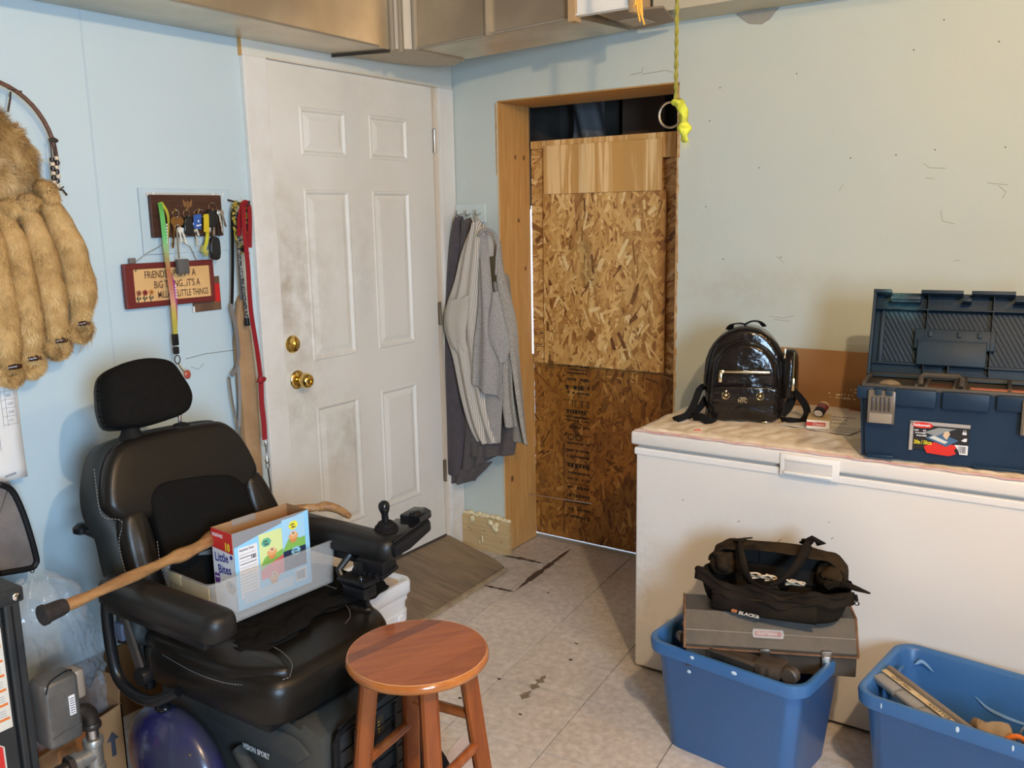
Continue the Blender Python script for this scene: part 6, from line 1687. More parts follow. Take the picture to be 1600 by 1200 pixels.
# back frame, canes, push handle, recline block
G().tube([(.34, -2.02, .92), (.40, -2.03, .72), (.47, -2.03, .50), (.50, -2.03, .34)], .016, n=10).obj('back_cane', frame_b, wc)
G().tube([(.34, -1.70, .92), (.40, -1.70, .72), (.47, -1.70, .50), (.50, -1.70, .34)], .016, n=10).obj('back_cane', frame_b, wc)
G().box((.33, -2.03, .60), (.43, -1.70, .86), .02).obj('back_cover', frame_b, wc)
kn = G().lathe([(.012, 0), (.022, .006), (.022, .02), (.010, .03)], 12, M=Matrix.Translation((.27, -2.045, .735)) @ Matrix.Rotation(radians(0), 4, 'Y')).obj('recline_knob', frame_b, wc)
G().tube([(.28, -2.045, .745), (.40, -2.035, .73)], .008, n=8).obj('lever', frame_b, wc)
# headrest
HM = frame((.435, -1.90, 1.12), (0, 1, 0), U)
ho = [(y + 1.90, (z - 1.12) / .952) for y, z in [(-2.020, 1.058), (-1.97, 1.047), (-1.92, 1.043), (-1.86, 1.045), (-1.82, 1.050), (-1.793, 1.062), (-1.776, 1.090), (-1.777, 1.12), (-1.788, 1.148), (-1.798, 1.175), (-1.815, 1.196), (-1.85, 1.208), (-1.89, 1.213), (-1.93, 1.211), (-1.965, 1.205), (-1.995, 1.190), (-2.012, 1.165), (-2.022, 1.13), (-2.028, 1.095)]]
G().cushion(ho, .085, .026, .008, M=HM @ T(0, 0, -.035)).obj('headrest', mesh_f, wc, angle=60)
G().cushion([(p[0] * 1.0, p[1]) for p in ho], .05, .012, 0, M=HM @ T(0, 0, -.058)).obj('headrest_shell', leather_g, wc, angle=60)
for y in (-1.940, -1.806):
    G().tube([(.415, y, 1.07), (.405, y, 1.00)], .0055, n=10).obj('headrest_post', chrome, wc)
G().lathe([(.034, 0), (.028, .010), (.016, .040), (.012, .046)], 16, M=T(.405, -1.955, 1.003)).obj('post_boot', rubber, wc)
G().lathe([(.024, 0), (.022, .008), (.010, .012)], 14, M=T(.412, -1.804, 1.003)).obj('post_boot', rubber, wc)

# seat
so = [(.56, -2.03), (.58, -2.075), (.64, -2.090), (.85, -2.092), (.97, -2.085), (1.03, -2.06), (1.055, -2.01), (1.060, -1.90), (1.058, -1.75), (1.035, -1.675), (.99, -1.625), (.93, -1.595), (.85, -1.580), (.66, -1.575), (.59, -1.585), (.56, -1.62)]
G().cushion(so, .125, .045, .004, M=T(0, 0, .462)).obj('seat_cushion', leather, wc, angle=60)
for sgn, yy in ((-1, 0), (1, 0)):
    if sgn < 0: bo_ = [(.58, -2.080), (.80, -2.088), (.92, -2.080), (1.030, -2.015), (1.0, -1.985), (.93, -1.965), (.82, -1.965), (.60, -1.99)]
    else: bo_ = [(.58, -1.64), (.80, -1.655), (.90, -1.68), (.965, -1.655), (.92, -1.615), (.84, -1.592), (.60, -1.588)]
    G().cushion(bo_, .040, .018, .006, M=T(0, 0, .520)).obj('seat_bolster', leather, wc, angle=60)
seam([(.66, -2.088, .505), (.80, -2.096, .500), (.92, -2.088, .503), (1.005, -2.050, .510), (1.040, -2.012, .520)])
seam([(1.040, -2.012, .521), (1.01, -1.978, .531), (.95, -1.955, .534), (.88, -1.945, .534)], .0012)
seam([(.84, -1.672, .536), (.90, -1.682, .536), (.95, -1.72, .534), (.97, -1.76, .533)], .0012)
G().box((.58, -2.05, .375), (1.0, -1.58, .415), .012).obj('seat_pan', frame_b, wc)

# armrests
def armpad(y):
    o = rrect(.555, -.045, 1.010, .045, .040, 7)
    a = G().cushion([(p[0], p[1] + y) for p in o], .070, .028, .004, M=T(0, 0, .688), smooth=0).obj('armrest_pad', mat('armrest_urethane', (.013, .012, .011), .42, bump=.06, bscale=90, spec=.4), wc, angle=60)
    G().box((.57, y - .020, .628), (.95, y + .020, .655), .004).obj('armrest_rail', frame_b, a)
    return a
arR = armpad(-2.150); arL = armpad(-1.590)
# right side: pivot, link, receiver loop
G().lathe([(.016, -.02), (.018, -.016), (.018, .016), (.016, .02)], 14, M=T(.555, -2.150, .672, 90, 0, 0)).obj('pivot', frame_b, arR)
G().lathe([(.008, -.032), (.009, -.026), (.005, -.022)], 10, M=T(.555, -2.155, .678, 90, 0, 0)).obj('pivot_bolt', chrome, arR)
for y in (-2.150, -1.590):
    G().tube(smoothline([(.545, y, .66), (.535, y, .60), (.540, y, .50), (.560, y, .440), (.62, y, .415), (.70, y, .420), (.76, y * 1.0 + (.03 if y < -1.9 else -.03), .45)], 26), .0145, n=10).obj('arm_hoop', frame_b, wc)
    G().tube([(.60, y, .63), (.635, y, .55), (.660, y, .49)], 1, rect=(.026, .008), up=(0, 1, 0)).obj('arm_link', mat('worn_grey_metal', (.10, .085, .075), .4, metal=.5), wc, smooth=False)
    G().lathe([(.022, -.012), (.024, .0), (.022, .012)], 14, M=T(.668, y, .478, 90, 0, 0)).obj('arm_joint', frame_b, wc)
G().box((.575, -2.160, .555), (.61, -2.140, .600), .004, M=None).obj('side_clip', mat('blue_grey_plastic', (.08, .10, .15), .3), wc)
for j, (z0, z1, xx) in enumerate(((.60, .655, .64), (.585, .64, .70))):
    pass
# joystick controller on the left arm
jm = G()
JM = frame((.955, -1.575, .690), (1, .10, -.02), (-.1, 1, .10))
JB = G().prism([(-.050, -.04), (.060, -.04), (.068, .02), (.055, .14), (.020, .165), (-.030, .150), (-.048, .06)], -.014, .022, .008, M=JM).obj('joystick_box', black_pl, wc)
G().prism([(-.036, -.03), (.052, -.03), (.050, .10), (-.032, .10)], .0225, .030, .003, M=JM).obj('control_face', black_gl, JB)
G().prism([(-.020, .100), (.048, .100), (.046, .160), (.020, .172), (-.015, .162)], .018, .044, .006, M=JM).obj('control_hood', black_gl, JB)
G().lathe([(.016, 0), (.018, .006), (.014, .014), (.008, .016)], 16, M=JM @ T(.024, .112, .040)).obj('speed_dial', black_gl, JB)
jx = JM @ T(-.012, .022, .028)
st_ = G().lathe([(.034, 0), (.034, .006), (.030, .010), (.031, .013), (.024, .017), (.022, .024), (.012, .030)], 22, M=jx).obj('joystick_boot', rubber, JB)
G().lathe([(.010, .026), (.0095, .050), (.014, .062), (.016, .072), (.014, .082), (.007, .088), (.001, .089)], 18, M=jx).obj('joystick_knob', black_gl, JB)
g = G().box((-.048, -.075, -.055), (.040, -.01, -.018), .004, M=JM)
for k in range(4): g.box((.034 - k * .02, -.085, -.062), (.044 - k * .02, -.01, -.05), .002, M=JM)
g.obj('joystick_mount', frame_b, wc)
# clamp block below the left arm
cb_ = G().box((.885, -1.700, .610), (.985, -1.625, .622), .003).box((.895, -1.690, .570), (.975, -1.640, .600), .004).box((.915, -1.665, .62), (.935, -1.615, .66), .003).obj('swing_bracket', frame_b, wc)
for x, y in ((.905, -1.650), (.965, -1.688)):
    G().lathe([(.007, 0), (.007, .010), (.003, .016)], 10, M=T(x, y, .622)).obj('bracket_bolt', black_gl, cb_)
G().tube([(.86, -1.62, .655), (.85, -1.655, .62), (.875, -1.66, .585), (.93, -1.66, .575)], .010, n=8).obj('cable', frame_b, wc)
G().tube([(.955, -1.66, .57), (.955, -1.66, .54)], .008, n=8).obj('bracket_post', frame_b, wc)

# power base
sh = G().prism([(.50, .16), (1.085, .12), (1.125, .20), (1.125, .385), (1.06, .405), (.98, .380), (.72, .375), (.60, .40), (.50, .36)], -1.690, -2.005, .018, M=Matrix(((1, 0, 0, 0), (0, 0, 1, 0), (0, 1, 0, 0), (0, 0, 0, 1)))).obj('base_shroud', shroud, wc)
G().prism([(.66, .315), (1.05, .300), (1.09, .335), (1.05, .362), (.70, .372), (.62, .350)], -2.004, -2.016, .004, M=Matrix(((1, 0, 0, 0), (0, 0, 1, 0), (0, 1, 0, 0), (0, 0, 0, 1)))).obj('shroud_band', shroud, sh)
text('lettering', 'VISION SPORT', .021, frame((.855, -2.0175, .278), (1, 0, .0), (0, 0, 1)), mat('silver_print', (.52, .53, .53), .4), sh, ext=.0004, sx=.72, bold=.0003)
G().tube(smoothline([(.84, -2.02, .270), (.90, -2.03, .235), (1.0, -2.03, .195), (1.09, -2.01, .165)], 16), .018, n=10).obj('lower_rail', shroud, wc)
def fender(x, y, z, s=1.0, nm='wheel_fender'):
    def f(u, v):
        a = 2 * pi * u; e = v * radians(88)
        r = sin(e); h = cos(e)
        X = .175 * s * r * cos(a) * (1 + .10 * h); Yy = .078 * s * r * sin(a) ; 
        return (x + X - .02 * h, y + Yy, z + .165 * s * h - .10 * max(0, cos(a)) * r * r * .5)
    return G().grid(f, 40, 16, closed_u=True).obj(nm, purple, wc, solid=.003, angle=0)
fA = fender(.700, -2.095, .205)
fB = fender(.700, -1.610, .205)
G().sphere((.665, -2.105, .372), .018, 14, sc=(1.4, 1, .8)).obj('fender_knob', black_gl, fA)
G().lathe([(.0035, 0), (.0035, .001)], 10, M=T(.80, -2.13, .30, 70, 0, 30)).obj('fender_bolt', chrome, fA)
fC = G().sphere((1.02, -1.640, .345), .075, 20, sc=(1.1, .8, .45)).obj('front_fender', purple, wc)
def wheel(x, y, z, r, w, rr):
    prof = [(rr * .5, -w * .32), (rr, -w * .36), (r * .90, -w * .5), (r * .985, -w * .38), (r, -w * .15), (r, w * .15), (r * .985, w * .38), (r * .90, w * .5), (rr, w * .36), (rr * .5, w * .32)]
    M = T(x, y, z, 90, 0, 0)
    wh = G().lathe(prof, 36, M=M).obj('wheel', rubber, wc)
    g = G()
    n = 30
    for k in range(n):
        a = 2 * pi * k / n
        for s in (-1, 1):
            g.box((r * .97, -.006, -w * .30), (r * 1.018, .006, w * .30), .001, M=M @ Matrix.Rotation(a + s * .03, 4, 'Z') @ Matrix.Rotation(s * .5, 4, 'X'))
    g.obj('tread', rubber, wh, smooth=False, kind='stuff')
    G().lathe([(rr * .98, -w * .30), (rr * .7, -w * .18), (rr * .3, -w * .34), (.001, -w * .36)], 20, M=M).obj('hub', mat('grey_hub', (.12, .12, .12), .4), wh)
    return wh
wheel(.690, -2.090, .135, .133, .080, .085); wheel(.690, -1.610, .135, .133, .080, .085)
wheel(1.120, -1.660, .100, .098, .060, .05); wheel(1.02, -2.03, .080, .078, .05, .04)
wheel(.43, -1.96, .075, .073, .05, .04); wheel(.43, -1.74, .075, .073, .05, .04)
G().tube([(.43, -1.96, .09), (.44, -1.93, .16), (.55, -1.90, .22)], .014, n=8).obj('caster_arm', frame_b, wc)
G().tube([(.43, -1.74, .09), (.44, -1.77, .16), (.55, -1.80, .22)], .014, n=8).obj('caster_arm', frame_b, wc)
G().tube([(1.02, -2.03, .08), (1.04, -2.0, .17), (.95, -1.96, .20)], .012, n=8).obj('caster_arm', frame_b, wc)
G().tube([(1.12, -1.66, .10), (1.10, -1.70, .20), (1.0, -1.74, .22)], .012, n=8).obj('caster_arm', frame_b, wc)
# shock absorber spring
sp_ = []
for k in range(120):
    a = k * .42; t = k / 119
    sp_.append((.815 + .13 * t, -2.085 + .016 * cos(a), .225 - .075 * t + .016 * sin(a)))
G().tube(sp_, .0032, n=6).obj('shock_spring', chrome, wc)
G().tube([(.81, -2.085, .228), (.95, -2.085, .148)], .008, n=8).obj('shock_rod', steel, wc)
# flipped-up ribbed foot plate at the front
fp = Matrix(((0, 0, 1, 1.150), (1, 0, 0, 0), (0, 1, 0, 0), (0, 0, 0, 1)))
po_ = [(-1.995, .05), (-1.990, .37), (-1.965, .405), (-1.80, .420), (-1.72, .418), (-1.695, .395), (-1.690, .06)]
fpl = G().prism(po_, -.008, .006, .005, M=fp).obj('foot_plate', mat('foot_plate_rubber', (.022, .024, .024), .5, bump=.1, bscale=50), wc)
for k in range(8):
    z = .075 + k * .045
    G().box((1.1555, -1.985, z), (1.1605, -1.700, z + .004), .001).obj('plate_rib', frame_b, fpl, smooth=False)
for y in (-1.985, -1.93, -1.86, -1.79, -1.73, -1.70):
    G().tube([(1.160, y, .055), (1.162, y - .002, .385)], .0045, n=6).obj('plate_bar', frame_b, fpl)
G().tube(smoothline([(1.158, -1.995, .07), (1.160, -1.993, .35), (1.160, -1.965, .402), (1.160, -1.82, .420), (1.160, -1.72, .416), (1.160, -1.692, .39), (1.158, -1.690, .09)], 30), .006, n=8).obj('plate_rim', frame_b, fpl)
wl_ = G().box((1.1555, -1.925, .325), (1.158, -1.83, .375), .001).obj('warning_label', mat('label_brown', (.05, .035, .02), .5), fpl, smooth=False)
for k in range(4):
    G().box((1.1582, -1.915, .332 + k * .009), (1.1586, -1.845, .335 + k * .009)).obj('label_line', mat('label_amber', (.45, .25, .04), .5), wl_, smooth=False)

# ================================================================= THINGS ON THE WHEELCHAIR
# crumpled black cloth on the seat
clm = mat('black_cloth', (.009, .008, .007), .95, spec=.08, bump=.4, bscale=60)
def clf(u, v):
    y = -2.02 + .50 * u; x = .60 + .30 * v + .02 * sin(u * 9)
    p = Vector((x * 13, y * 13, 0))
    z = .543 + .010 * noise.noise(p) + .006 * noise.noise(p * 2.7)
    if v > .75: z += .006 * sin((v - .75) * 4 * pi) * (1 + noise.noise(Vector((u * 8, 0, 2))))
    if v > .95: z = .536
    x += .02 * noise.noise(Vector((u * 9, v * 3, 4)))
    return (x, y, z)
clo = G().grid(clf, 60, 30).obj('black_cloth', clm, solid=.004, angle=0)
tag(clo, 'crumpled black cloth on the wheelchair seat under the plastic bin', 'cloth')
def lump(u, v):
    a = 2 * pi * u; y = -1.97 + .37 * v; r = .016 + .010 * noise.noise(Vector((v * 7, 1, 0))) + .006 * noise.noise(Vector((cos(a) * 2, sin(a) * 2, v * 16)))
    r *= math.sqrt(max(0.02, 1 - (2 * v - 1) ** 8))
    return (.875 + .018 * sin(v * 8) + r * 1.8 * cos(a), y, .546 + r * .7 * sin(a))
lu = G().grid(lump, 18, 40, closed_u=True).obj('rolled_cloth', clm, angle=0)
tag(lu, 'black cloth rolled along the front foot of the clear plastic bin', 'cloth')

# clear plastic bin
binm = bpy.data.materials.new('frosted_plastic'); binm.use_nodes = True
b_ = binm.node_tree.nodes['Principled BSDF']; b_.inputs['Base Color'].default_value = (.62, .62, .60, 1); b_.inputs['Roughness'].default_value = .30
b_.inputs['Alpha'].default_value = .30
cbn = thing('plastic_bin', 'frosted clear plastic bin on the wheelchair seat holding a snack box', 'bin', (.680, -1.808, .562), -4)
def Rb(o, z, r=.018): return [(x, y, z) for x, y in rrect(-.102 - o, -.198 - o, .102 + o, .198 + o, r, 4)]
loft([Rb(0, 0), Rb(.001, .003), Rb(.007, .122), Rb(.013, .123), Rb(.013, .127), Rb(.006, .127), Rb(.004, .122), Rb(-.003, .004)]).obj('tub', binm, cbn, world=False, angle=50)
ym = mat('yellowed_tape', (.48, .40, .25), .4, alpha=.8)
G().box((-.055, -.2105, .080), (.115, -.2065, .123), .001).obj('yellowed_handle', ym, cbn, world=False)
G().box((-.060, -.2120, .100), (-.005, -.2070, .127), .001).obj('tape_patch', ym, cbn, world=False)
# snack box
cbk = thing('snack_box', 'open snack carton with red band and light blue printed side standing in the plastic bin', 'box', (.712, -1.792, .572), -4)
gy = mat('box_grey', (.26, .26, .27), .45); wht = mat('box_white', (.78, .76, .75), .45)
X0, X1, Y0_, Y1_, H = -.052, .040, -.122, .122, .212
t_ = .0015
g = G().box((X0, Y0_, 0), (X1, Y1_, t_)).box((X0, Y0_, 0), (X0 + t_, Y1_, H)).box((X1 - t_, Y0_, 0), (X1, Y1_, H)).box((X0, Y0_, 0), (X1, Y0_ + t_, H)).box((X0, Y1_ - t_, 0), (X1, Y1_, H))
sbx = g.obj('carton', cardb, cbk, world=False, smooth=False)
FX = lambda y, z, e=0: frame((X1 + .0004 + e, y, z), (0, 1, 0), (0, 0, 1))   # long printed side
FE = lambda x, z, e=0: frame((x, Y0_ - .0004 - e, z), (1, 0, 0), (0, 0, 1))   # end
def PR(nm, pts, M, m, par=sbx, h=.0003):
    return G().prism(pts, 0, h, M=M).obj(nm, m, par, world=False, smooth=False)
def RC(x0, y0, x1, y1): return [(x0, y0), (x1, y0), (x1, y1), (x0, y1)]
PR('grey_panel', RC(-.122, 0, .122, H), FX(0, 0), gy)
PR('blue_panel', [(-.120, .0), (.121, .0), (.121, .211), (.09, .207), (-.05, .185), (-.12, .172)], FX(0, 0, .0003), mat('sky_blue', (.28, .60, .85), .45))
PR('facts_panel', RC(-.108, .03, -.050, .168), FX(0, 0, .0007), wht)
text('lettering', 'Nutrition Facts', .009, FX(-.105, .158, .0012), ink, sbx, world=False, ext=.0001, sx=.8, bold=.0002)
for k in range(13):
    PR('facts_line', RC(-.105, .148 - k * .0088, -.055, .148 - k * .0088 + (.002 if k in (1, 3) else .0007)), FX(0, 0, .0012), ink)
text('lettering', '180', .011, FX(-.072, .131, .0012), ink, sbx, world=False, ext=.0001, bold=.0004)
PR('meadow', RC(-.044, .060, .030, .186), FX(0, 0, .0007), mat('pale_yellow_sky', (.66, .74, .32), .45))
PR('hill', [(-.044, .095), (-.03, .118), (-.01, .126), (.01, .122), (.030, .128), (.030, .088), (-.044, .088)], FX(0, 0, .0011), mat('hill_green', (.22, .46, .09), .45))
PR('pink_ground', [(-.044, .060), (.030, .060), (.030, .110), (-.01, .098), (-.044, .086)], FX(0, 0, .0015), mat('ground_pink', (.72, .12, .14), .45))
PR('meadow', RC(.031, .078, .106, .205), FX(0, 0, .0007), mat('sky_pale', (.36, .62, .80), .45))
PR('hill', [(.031, .120), (.05, .146), (.07, .150), (.09, .140), (.106, .142), (.106, .105), (.031, .105)], FX(0, 0, .0011), mat('hill_green', (.22, .46, .09), .45))
PR('navy_ground', RC(.031, .060, .106, .116), FX(0, 0, .0014), mat('ground_navy', (.02, .03, .08), .45))
def oval(cx, cy_, rx, ry, n=18, ph=0, wob=0): return [(cx + rx * (1 + wob * cos(6 * a)) * cos(a), cy_ + ry * (1 + wob * cos(6 * a)) * sin(a)) for a in [2 * pi * k / n + ph for k in range(n)]]
for nm, cc, (cx, cy_) in (('badge_green', (.12, .42, .28), (-.022, .160)), ('badge_yellow', (.82, .75, .05), (.068, .182)), ('badge_blue', (.25, .55, .72), (.072, .108))):
    bdg = PR('print_badge', oval(cx, cy_, .015, .012, 24, wob=.06), FX(0, 0, .0018), mat(nm, cc, .45))
    text('lettering', 'Little', .0075, FX(cx - .010, cy_ + .001, .0022), ink, bdg, world=False, ext=.0001, sx=.9, bold=.0003)
    text('lettering', 'Bites', .0075, FX(cx - .006, cy_ - .007, .0022), ink, bdg, world=False, ext=.0001, sx=.9, bold=.0003)
mf = mat('muffin_cup', (.62, .24, .08), .5); mt_ = mat('muffin_top', (.72, .36, .14), .5)
for (cx, cy_) in ((-.006, .122), (.066, .146), (-.004, .052)):
    mm = PR('printed_muffin', [(cx - .013, cy_ + .004), (cx - .009, cy_ - .012), (cx + .009, cy_ - .012), (cx + .013, cy_ + .004)], FX(0, 0, .0019), mf)
    PR('muffin_top', oval(cx, cy_ + .006, .016, .009), FX(0, 0, .0023), mt_, mm)
    PR('muffin_top', oval(cx, cy_ + .013, .010, .007), FX(0, 0, .0026), mat('muffin_pale', (.78, .50, .30), .5), mm)
    PR('berry', oval(cx, cy_ + .014, .003, .0028, 10), FX(0, 0, .0030), ink, mm)
PR('barcode_field', RC(.066, .018, .104, .052), FX(0, 0, .0010), wht)
g = G(); yb = .069
while yb < .100:
    w = random.choice([.0006, .001, .0015]); g.prism(RC(yb, .022, yb + w, .048), 0, .0002, M=FX(0, 0, .0014)); yb += w + .001
g.obj('barcode', ink, sbx, world=False, smooth=False, kind='stuff')
PR('text_block', RC(-.10, .012, .060, .040), FX(0, 0, .0010), mat('print_pale_blue', (.55, .66, .74), .5))
# end of the box
PR('white_end', RC(X0, 0, X1, H), FE(0, 0), wht)
PR('red_band', [(X0, .160), (X1, .155), (X1, H), (X0, H)], FE(0, 0, .0004), redm)
text('lettering', 'VALUE PACK', .0125, FE(X0 + .004, .192, .0009), white_pl, sbx, world=False, ext=.0001, sx=.66, bold=.0003)
text('lettering', '10', .030, FE(.004, .161, .0009), mat('lettering_yellow', (.85, .65, .05), .45), sbx, world=False, ext=.0001, sx=.80, bold=.0012)
pur = mat('lettering_blue', (.03, .03, .22), .45)
text('lettering', 'Little', .034, FE(X0 + .010, .124, .0009) @ T(0, 0, 0, 0, 0, 5), pur, sbx, world=False, ext=.0002, sx=.86, bold=.0005)
text('lettering', 'Bites', .034, FE(X0 + .022, .092, .0009) @ T(0, 0, 0, 0, 0, 7), pur, sbx, world=False, ext=.0002, sx=.86, bold=.0005)
PR('blueberry', oval(.031, .146, .006, .006), FE(0, 0, .0009), pur)
PR('purple_tag', RC(X0 + .004, .062, X0 + .026, .090), FE(0, 0, .0009), mat('tag_purple', (.14, .05, .28), .45))
scribble('fine_print', .016, .005, FE(X0 + .007, .078, .0013), white_pl, sbx, world=False, seed=3)
mm = PR('printed_muffin', oval(.020, .062, .020, .018), FE(0, 0, .0009), mat('muffin_choc', (.42, .24, .09), .5))
PR('muffin_top', oval(.020, .066, .006, .006), FE(0, 0, .0013), mat('choc_dark', (.05, .02, .012), .5), mm)
g = G()
for k in range(3):
    g.box((X0 - .0006, -.05 + k * .03, .195), (X0 + .0021, -.045 + k * .03, .2125))
g.box((X0 - .0008, -.06, .196), (X0 + .0024, .01, .2135)).obj('clear_tape', mat('clear_tape', (.45, .42, .38), .15, alpha=.5), sbx, world=False, smooth=False)
G().prism([(X0, Y0_), (X1, Y0_), (X1, Y1_), (X0, Y1_)], .10, .1015).obj('inner_bottom', cardb, cbk, world=False, smooth=False)

# wooden cane with black rubber foot
ca_ = thing('walking_cane', 'rough wooden walking cane with a black rubber foot lying across the armrests', 'cane', (.70, -2.1, .75))
canem = mat('cane_wood', (.40, .215, .085), .45, col2=(.24, .115, .040), scale=10, stretch=(6, 1, 6), bump=.25, bscale=40, detail=7)
CP = [(0.7176, -2.3569, 0.7480), (0.7121, -2.2703, 0.7500), (0.6976, -2.1410, 0.7520), (0.6775, -2.0370, 0.7500), (0.6634, -1.9568, 0.7480), (.618, -1.86, .748), (.615, -1.74, .748), (.640, -1.64, .748), (.70, -1.565, .750)]
sh_ = G().tube(smoothline(CP, 40), [.0125 + .002 * sin(k * .9) + (.004 if k > 14 else .0001 * k) - (.004 if k > 34 else 0) for k in range(41)], n=12); sh_.jitter(.002, 20, 4)
sh_.obj('shaft', canem, ca_, angle=0)
a_ = Vector(CP[0]); d_ = (Vector(CP[0]) - Vector(CP[1])).normalized()
G().tube([a_ - d_ * .012, a_ - d_ * .004, a_ + d_ * .030, a_ + d_ * .034, a_ + d_ * .042, a_ + d_ * .044], [.0165, .0185, .0205, .023, .023, .019], n=20).obj('rubber_foot', mat('dusty_rubber', (.022, .018, .016), .7, bump=.3, bscale=60), ca_, angle=50)
G().tube(smoothline([(.695, -1.572, .748), (.702, -1.550, .747), (.730, -1.532, .738), (.775, -1.528, .722)], 14), [.012, .013, .014, .015, .015, .015, .014, .014, .013, .013, .012, .012, .011, .010, .008], n=12).obj('handle', canem, ca_)

# ================================================================= STOOL
sto = thing('wooden_stool', 'round reddish brown varnished wooden stool in the foreground with splayed legs', 'stool', (1.325, -1.885, 0), -39)
stm = mat('stool_varnish', (.32, .085, .016), .26, col2=(.21, .048, .009), scale=5, stretch=(.8, 7, 1), lo=.35, hi=.7, coat=.5, bump=.03, bscale=60, detail=5)
stl = mat('stool_leg_varnish', (.27, .070, .013), .42, col2=(.18, .042, .008), scale=7, stretch=(7, 7, .7), coat=.12, spec=.3)
edge_c = mat('stool_edge_varnish', (.48, .17, .040), .2, coat=.6, col2=(.34, .10, .02), scale=9)
G().lathe([(.150, .585), (.158, .589), (.162, .597), (.160, .606), (.1555, .6095)], 64).obj('seat_edge', edge_c, sto, world=False)
G().lathe([(.13, .578), (.148, .585), (.1550, .6085), (.001, .6085)], 64).obj('seat_core', stl, sto, world=False)
circ = [(.1552 * cos(2 * pi * k / 72), .1552 * sin(2 * pi * k / 72)) for k in range(72)]
edges_ = [-.16, -.098, -.066, .012, .088, .16]
tones_ = [((.31, .082, .016), (.24, .058, .011)), ((.20, .048, .010), (.14, .030, .007)), ((.33, .088, .017), (.26, .064, .012)), ((.36, .098, .019), (.29, .072, .013)), ((.32, .084, .016), (.25, .060, .011))]
for k in range(5):
    bd_ = clip_rect(circ, edges_[k], -.2, edges_[k + 1], .2)
    if len(bd_) < 3: continue
    G().prism(bd_, .603, .6108, 0, M=Matrix.Rotation(radians(39 - 9), 4, 'Z')).obj('seat_board', mat('seat_board_varnish_%d' % k, tones_[k][0], .26, col2=tones_[k][1], scale=6, stretch=(9, .8, 1), coat=.4, bump=.02, bscale=60), sto, world=False, smooth=False)
G().tube([(.1562 * cos(a), .1562 * sin(a), .6098) for a in [2 * pi * k / 90 for k in range(90)]], .0010, n=5, closed=True).obj('worn_rim', mat('worn_varnish', (.62, .30, .12), .4), sto, world=False)
tops = []; bots = []
for k in range(4):
    a = k * pi / 2
    p0 = Vector((.108 * cos(a), .108 * sin(a), .590)); p1 = Vector((.178 * cos(a), .178 * sin(a), 0))
    d = (p0 - p1).normalized()
    t = Vector((-sin(a), cos(a), 0))
    M = frame(p1, t, d)      # local x tangential, y up along the leg, z outward
    w = .0195
    lg = G().prism([(-w, -w + .006), (-w + .006, -w), (w - .006, -w), (w, -w + .006), (w, w - .006), (w - .006, w), (-w + .006, w), (-w, w - .006)], 0, (p0 - p1).length, .001,
                   M=frame(p1, t, d.cross(t) * -1 if 0 else t.cross(d) * -1) @ Matrix.Identity(4))
    # the prism's local z must follow the leg
    lg.bm.free(); lg = G()
    o_ = t.cross(d)
    Ml = Matrix((t, -o_, d)).transposed().to_4x4(); Ml.translation = p1
    if Ml.determinant() < 0:
        Ml = Matrix((t, o_, d)).transposed().to_4x4(); Ml.translation = p1
    lg.prism([(-w, -w + .006), (-w + .006, -w), (w - .006, -w), (w, -w + .006), (w, w - .006), (w - .006, w), (-w + .006, w), (-w, w - .006)], 0, (p0 - p1).length, 0, M=Ml)
    lg.obj('leg', stl, sto, world=False, smooth=False)
    tops.append(p0); bots.append(p1)
def legat(k, z):
    a, b = bots[k % 4], tops[k % 4]; return a.lerp(b, z / .590)
for k, z in ((0, .355), (1, .425), (2, .355), (3, .285), (1, .19), (3, .12)):
    a, b = legat(k, z), legat(k + 1, z)
    G().tube([a, b], .0125, n=14).obj('rung', stm if z > .3 else stl, sto, world=False)

# ================================================================= WHITE BUCKET
bk_ = thing('bucket', 'square white plastic bucket with a dusty lid beside the wheelchair near the door', 'bucket', (.535, -1.262, 0), 0)
def Rk(o, z, r=.035): return [(x, y, z) for x, y in rrect(-.112 - o, -.112 - o, .112 + o, .112 + o, r, 5)]
bpl = mat('bucket_white', (.74, .79, .86), .35)
loft([Rk(-.012, 0), Rk(-.008, .01), Rk(0, .225), Rk(.006, .227), Rk(.007, .262), Rk(.003, .265), Rk(.005, .300), Rk(.009, .302), Rk(.009, .340)]).obj('pail', bpl, bk_, world=False, angle=50)
dl = mat('dusty_lid', (.74, .66, .58), .55, col2=(.58, .46, .34), scale=9)
lidb = loft([Rk(.014, .322), Rk(.017, .326), Rk(.018, .362), Rk(.014, .370), Rk(.002, .370), Rk(-.004, .361), Rk(-.02, .360)]).obj('lid', bpl, bk_, world=False, angle=50)
G().prism(rrect(-.100, -.100, .100, .100, .03, 4), .3602, .3622, .0005).obj('lid_top', dl, lidb, world=False, smooth=False)
for r in (.030, .040, .052):
    G().tube([(r * cos(a) - .02, r * sin(a) - .03, .363) for a in [2 * pi * k / 30 for k in range(30)]], .0016, n=5, closed=True).obj('lid_ring', bpl, lidb, world=False)
G().lathe([(.016, 0), (.018, .006), (.012, .012)], 14, M=T(.118, .060, .245, 0, 90, 0)).obj('handle_ear', bpl, bk_, world=False)

